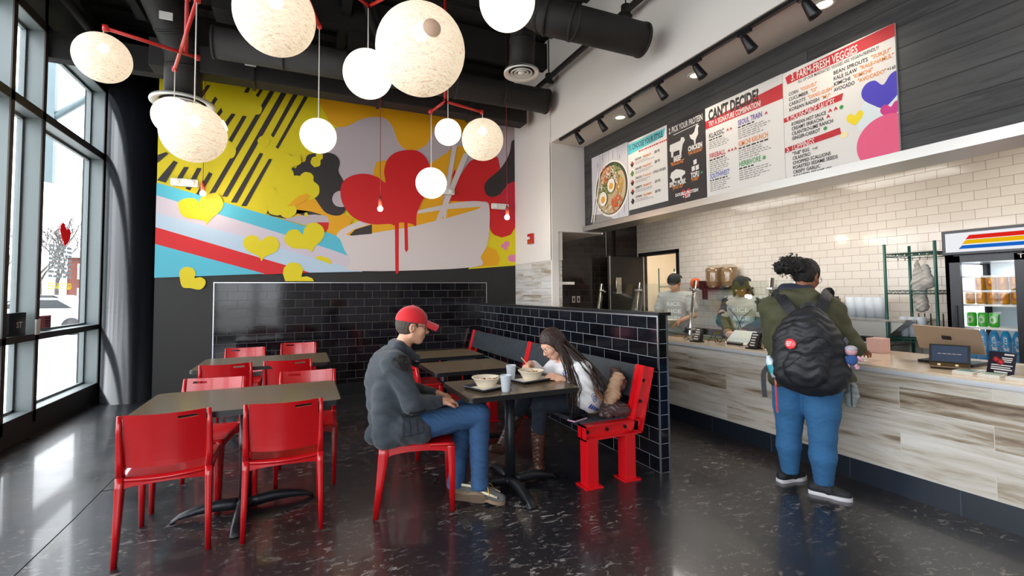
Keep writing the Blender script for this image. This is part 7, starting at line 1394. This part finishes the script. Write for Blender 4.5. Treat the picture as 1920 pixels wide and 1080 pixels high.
# ---- two staff members
def staff(c, fdir, label, sk, hair_m, wide=1.0, long=False, hands=((.0, .0),), seed=0, cardigan=None, s=1.0, rows=None, tz=0):
    x, y = c; f = V((*fdir, 0)).normalized(); l = V((-f.y, f.x, 0)); z0 = 0
    def B_(a, b_, z): return V((x, y, 0))+f*a+l*b_+V((0, 0, z*s+tz*0))
    t = thing('person', label, 'person', (x, y, 0)); F_ = (f*.8+V((0, 0, -.55))).normalized(); U_ = (V((0, 0, .85))+f*.5).normalized()
    HP, T, R = head_prims(B_(.1, 0, 1.555), F_, U_, .98)
    w = .18*wide; sL, sR = B_(.03, w, 1.36), B_(.03, -w, 1.36); eL, eR = B_(.08, w+.07, 1.10), B_(.08, -w-.07, 1.10); wL, wR = B_(.3, .1, 1.02), B_(.3, -.1, 1.02)
    body = HP+[rc(T(-.02, 0, -.07), B_(.02, 0, 1.43), .05, .06), rc(B_(.02, 0, 1.32), B_(0, 0, .95), .12*wide, .13*wide), rc(sL, sR, .06, .06), rc(sL, eL, .045, .04), rc(eL, wL, .038, .026), rc(sR, eR, .045, .04), rc(eR, wR, .038, .026), rc(B_(0, .09, .9), B_(0, .09, .12), .09, .05), rc(B_(0, -.09, .9), B_(0, -.09, .12), .09, .05)]
    body += hand_prims(wL, f*.8-l*.4+V((0, 0, -.3)), (0, 0, -1), -1, .5, .98)+hand_prims(wR, f*.8+l*.4+V((0, 0, -.3)), (0, 0, -1), 1, .5, .98)
    obj('body', sdf_mesh('body', body, .007), sk, t); eyes(t, T)
    hm = [ell(T(-.016, 0, .02), (.103, .086, .104), R), ell(T(.08, 0, -.05), (.07, .1, .11), R, k=.01, op='sub'), ell(T(0, .088, -.01), (.03, .03, .04), R, k=.006, op='sub'), ell(T(0, -.088, -.01), (.03, .03, .04), R, k=.006, op='sub')]
    if long:
        for e in (-1, 1): hm += [rc(T(.02, .085*e, .0), T(.04, .1*e, -.12), .02, .012), rc(T(-.03, .08*e, -.02), T(-.02, .11*e, -.13), .02, .014)]
    else: hm.append(plane(T(0, 0, -.05), R@V((0, 0, -1))))
    obj('hair', sdf_mesh('hair', hm, .006, .003, 160), hair_m, t)
    cap(t, T, R, 1, mat('black_cap_cloth', '#1a1d1c', .8), -1)
    tee = [rc(B_(.02, .06, 1.28), B_(.02, -.06, 1.28), .145*wide, .145*wide, .03), rc(B_(.02, 0, 1.3), B_(.0, 0, .92), .15*wide, .165*wide, .04), rc(sL, sR, .078, .078, .03), rc(sL, sL.lerp(eL, .65), .068, .075, .02), rc(sR, sR.lerp(eR, .65), .068, .075, .02), ell(T(.0, 0, -.12), (.07, .07, .06), None, .01, 'sub'), plane(B_(0, 0, .84), (0, 0, -1))]
    tm = sdf_mesh('t_shirt', tee, .007, .004, 24); obj('t_shirt', tm, mat('grey_marl_%d' % seed, '#b4b2ae', .9, bump=.1, bscale=200), t)
    shirt_text(t, tm, rows, lambda X, Y: B_(.5, 0, 1.235)+l*X*1+V((0, 0, Y)), f, .052, .19, .1, mat('tee_print_%d' % seed, '#f0eeea', .7))
    obj('trousers', sdf_mesh('trousers', [rc(B_(0, .08, .9), B_(0, .09, .15), .12, .075), rc(B_(0, -.08, .9), B_(0, -.09, .15), .12, .075), plane(B_(0, 0, .06), (0, 0, -1))], .01), DEND, t)
    for e in (-1, 1): shoe(t, B_(-.08, .09*e, 0), B_(.19, .1*e, 0), (0, 0, 1), SB, SWS)
    if cardigan:
        cd = [rc(sL, eL, .082, .072, .02), rc(eL, wL, .068, .045, .02), rc(sR, eR, .082, .072, .02), rc(eR, wR, .068, .045, .02), rc(B_(-.02, w-.02, 1.3), B_(-.02, w, .95), .1, .11, .03), rc(B_(-.02, -w+.02, 1.3), B_(-.02, -w, .95), .1, .11, .03), rc(B_(-.07, .06, 1.3), B_(-.07, -.06, 1.0), .12, .13), ell(B_(.17, 0, 1.1), (.13, .13, .4), None, .02, 'sub'), plane(B_(0, 0, .86), (0, 0, -1))]
        obj('cardigan', sdf_mesh('cardigan', cd, .008, .004, 26), cardigan, t)
        bm = BM(); q = B_(.19, 0, 1.1); [tube(bm, [q+l*e*.14+V((0, 0, .17))-f*.03, q+l*e*.04+V((0, 0, .07)), q+V((0, 0, .0))], .004, 6) for e in (-1, 1)]; [tube(bm, [q, q+l*e*.05+V((0, 0, .015)), q+l*e*.03+V((0, 0, -.02)), q+f*.004, q+l*e*.035+V((0, 0, -.12))], .0045, 6) for e in (-1, 1)]; obj('apron_tie', bm, M['black_metal'], t)
    return t, T, wL, wR
staff((4.95, 5.2), (-.86, -.5), 'person behind the glass in a grey t-shirt and black cap, farther from the customer', skin('tan'), HAIRB, 1.05, seed=1, rows=['RICE', 'RICE', 'BABY'])
staff((5.08, 4.17), (-.93, -.36), 'person behind the glass in a dark cardigan over a grey t-shirt, nearer the customer', skin('dark'), HAIRK, 1.0, True, seed=2, cardigan=mat('dark_cardigan', '#2a2c30', .9), s=.955, rows=['RICE', 'RICE', 'BABY'])
t = thing('serving_bowl', 'cream bowl held by the farther staff member', 'bowl', (4.62, 4.98, .97)); bm = BM(); lathe(bm, [(.05, 0), (.1, .06), (.108, .066), (.1, .064), (.05, .008)], (4.64, 5.0, .985), 26); obj('bowl', bm, M['bowl_paper'], t)
bm = BM(); sphere(bm, (4.3, 3.72, .95), (.05, .06, .05), 14, 10); tag(obj('steamed_bun', bm, mat('bun_pink', '#d8a890', .7)), 'round pinkish dough ball behind the small black sign in the serving line', 'food')
t = thing('pink_carton', 'small pale pink paper carton on the counter right of the customer', 'carton', (4.6, 2.35, .893)); bm = BM(); box(bm, 4.55, 4.68, 2.38, 2.5, .893, 1.02, bev=.006); obj('carton', bm, mat('pink_carton', '#c8a098', .7), t)
# ------------------------------------------------------------------ which one is which, and parts of parts
ORD = 'first second third fourth fifth sixth seventh eighth ninth tenth eleventh twelfth'.split()
def members(g): return [o for o in bpy.data.objects if o.parent is None and o.get('group') == g]
def single(g, key, fmt, sel=None):
    L_ = sorted([o for o in members(g) if sel is None or sel(o)], key=key)
    for k, o in enumerate(L_): o['label'] = fmt % ORD[k]
G_ = 'gold cans on the upper fridge shelves'
single(G_, lambda o: -o.location.y, 'gold drink can, %s from the left in the upper gold row', lambda o: o.location.z > 1.4)
single(G_, lambda o: -o.location.y, 'gold drink can, %s from the left in the lower gold row', lambda o: o.location.z < 1.4)
single('green cans in the fridge', lambda o: -o.location.y, 'green drink can, %s from the left on the middle fridge shelf')
single('blue bottles in the fridge', lambda o: -o.location.y, 'clear blue water bottle, %s from the left at the bottom of the fridge')
single('food pans in the serving line', lambda o: o.location.y, 'food pan in the customer side row, %s from the near end', lambda o: o.location.x < 4.3)
single('food pans in the serving line', lambda o: o.location.y, 'food pan in the staff side row, %s from the near end', lambda o: o.location.x > 4.3)
single('jars on the storeroom rack', lambda o: -o.location.y, 'jar on the upper storeroom shelf, %s from the left', lambda o: o.location.z > 1.3)
single('jars on the storeroom rack', lambda o: -o.location.y, 'jar on the lower storeroom shelf, %s from the left', lambda o: o.location.z < 1.3)
single('hooks under the rack shelf', lambda o: -o.location.y, 'wire hook under the top rack shelf, %s from the left')
single('cup columns on the warmer', lambda o: -o.location.y, 'tall column of stacked clear lids, %s from the left on the steel warmer')
single('cup stacks on the rack', lambda o: -o.location.y, 'stack of clear cups, %s from the left on the green rack')
single('straws on the rack', lambda o: -o.location.y, 'dark straw bundle, %s from the left on the green rack shelf')
single('wire easels on the counter', lambda o: -o.location.y, 'thin black wire easel on the counter, %s from the left')
single('cable bundles in the ceiling', lambda o: o.location.x, 'black cable bundle swagging from the dark ceiling, %s of the two from the left')
NEST = dict(lettering=('card', 'panel', 'case', 'holder', 'red_panel', 'sign_frame'), artwork=('panel',), opening=('lamp_shade',), edge_band=('tabletop',), bolt=('seat_beam',), eyes=('body',), lips=('body',), brim=('cap_crown',), letter=('cap_crown',), button=('cap_crown', 'stand'),
    shoulder_patch=('jacket',), pocket=('jacket',), chest_print=('t_shirt', 'sweatshirt'), sleeve_print=('sweatshirt',), hair_locks=('hair',), curls=('hair',), hood_lining=('parka',), sole=('shoe_upper',), rim=('shoe_upper',), laces=('shoe_upper',), boot_sole=('boot',), door_glass=('door_frame',),
    handle=('door_frame',), stripe=('sign_face',), badge_lettering=('badge',), zip=('pack_body',), grab_loop=('pack_body',), lens=('trim_ring',), strobe=('housing',), lamp_head=('housing',), paper_liner=('pan',), food=('pan',), rice=('bowl',), screen=('case',), socket=('plate',), seat_skirt=('seat',),
    clamp=('post',), top_print=('cards',), print=('sheet', 'body'), lid=('jar', 'body'), cap=('body',), hat=('head',), apron_tie=('cardigan',), cone_ring=('outer_ring',), centre_disc=('outer_ring',), badge=('screen',), label_band=('bottle',), controls=('body',), foot=('pole',), mount=(), clip=('card',), wrap=('bowls',), picture=('card',), black_lid=('box',), front_edge=('counter_top',))
base = lambda o: o.name.split('.')[0]
def ctr(o): b_ = [V(c) for c in o.bound_box]; return sum(b_, V((0, 0, 0)))/8
for root in [o for o in bpy.data.objects if o.parent is None and o.children]:
    kids = list(root.children)
    for ch in kids:
        tg = NEST.get(base(ch)) or ()
        for n_ in tg:
            c_ = [k for k in kids if k is not ch and base(k) == n_ and k.parent is root and not (base(k) in NEST and any(base(q) in NEST[base(k)] for q in kids))]
            if c_ and not ch.children:
                ch.parent = min(c_, key=lambda k: (ctr(k)-ctr(ch)).length); break
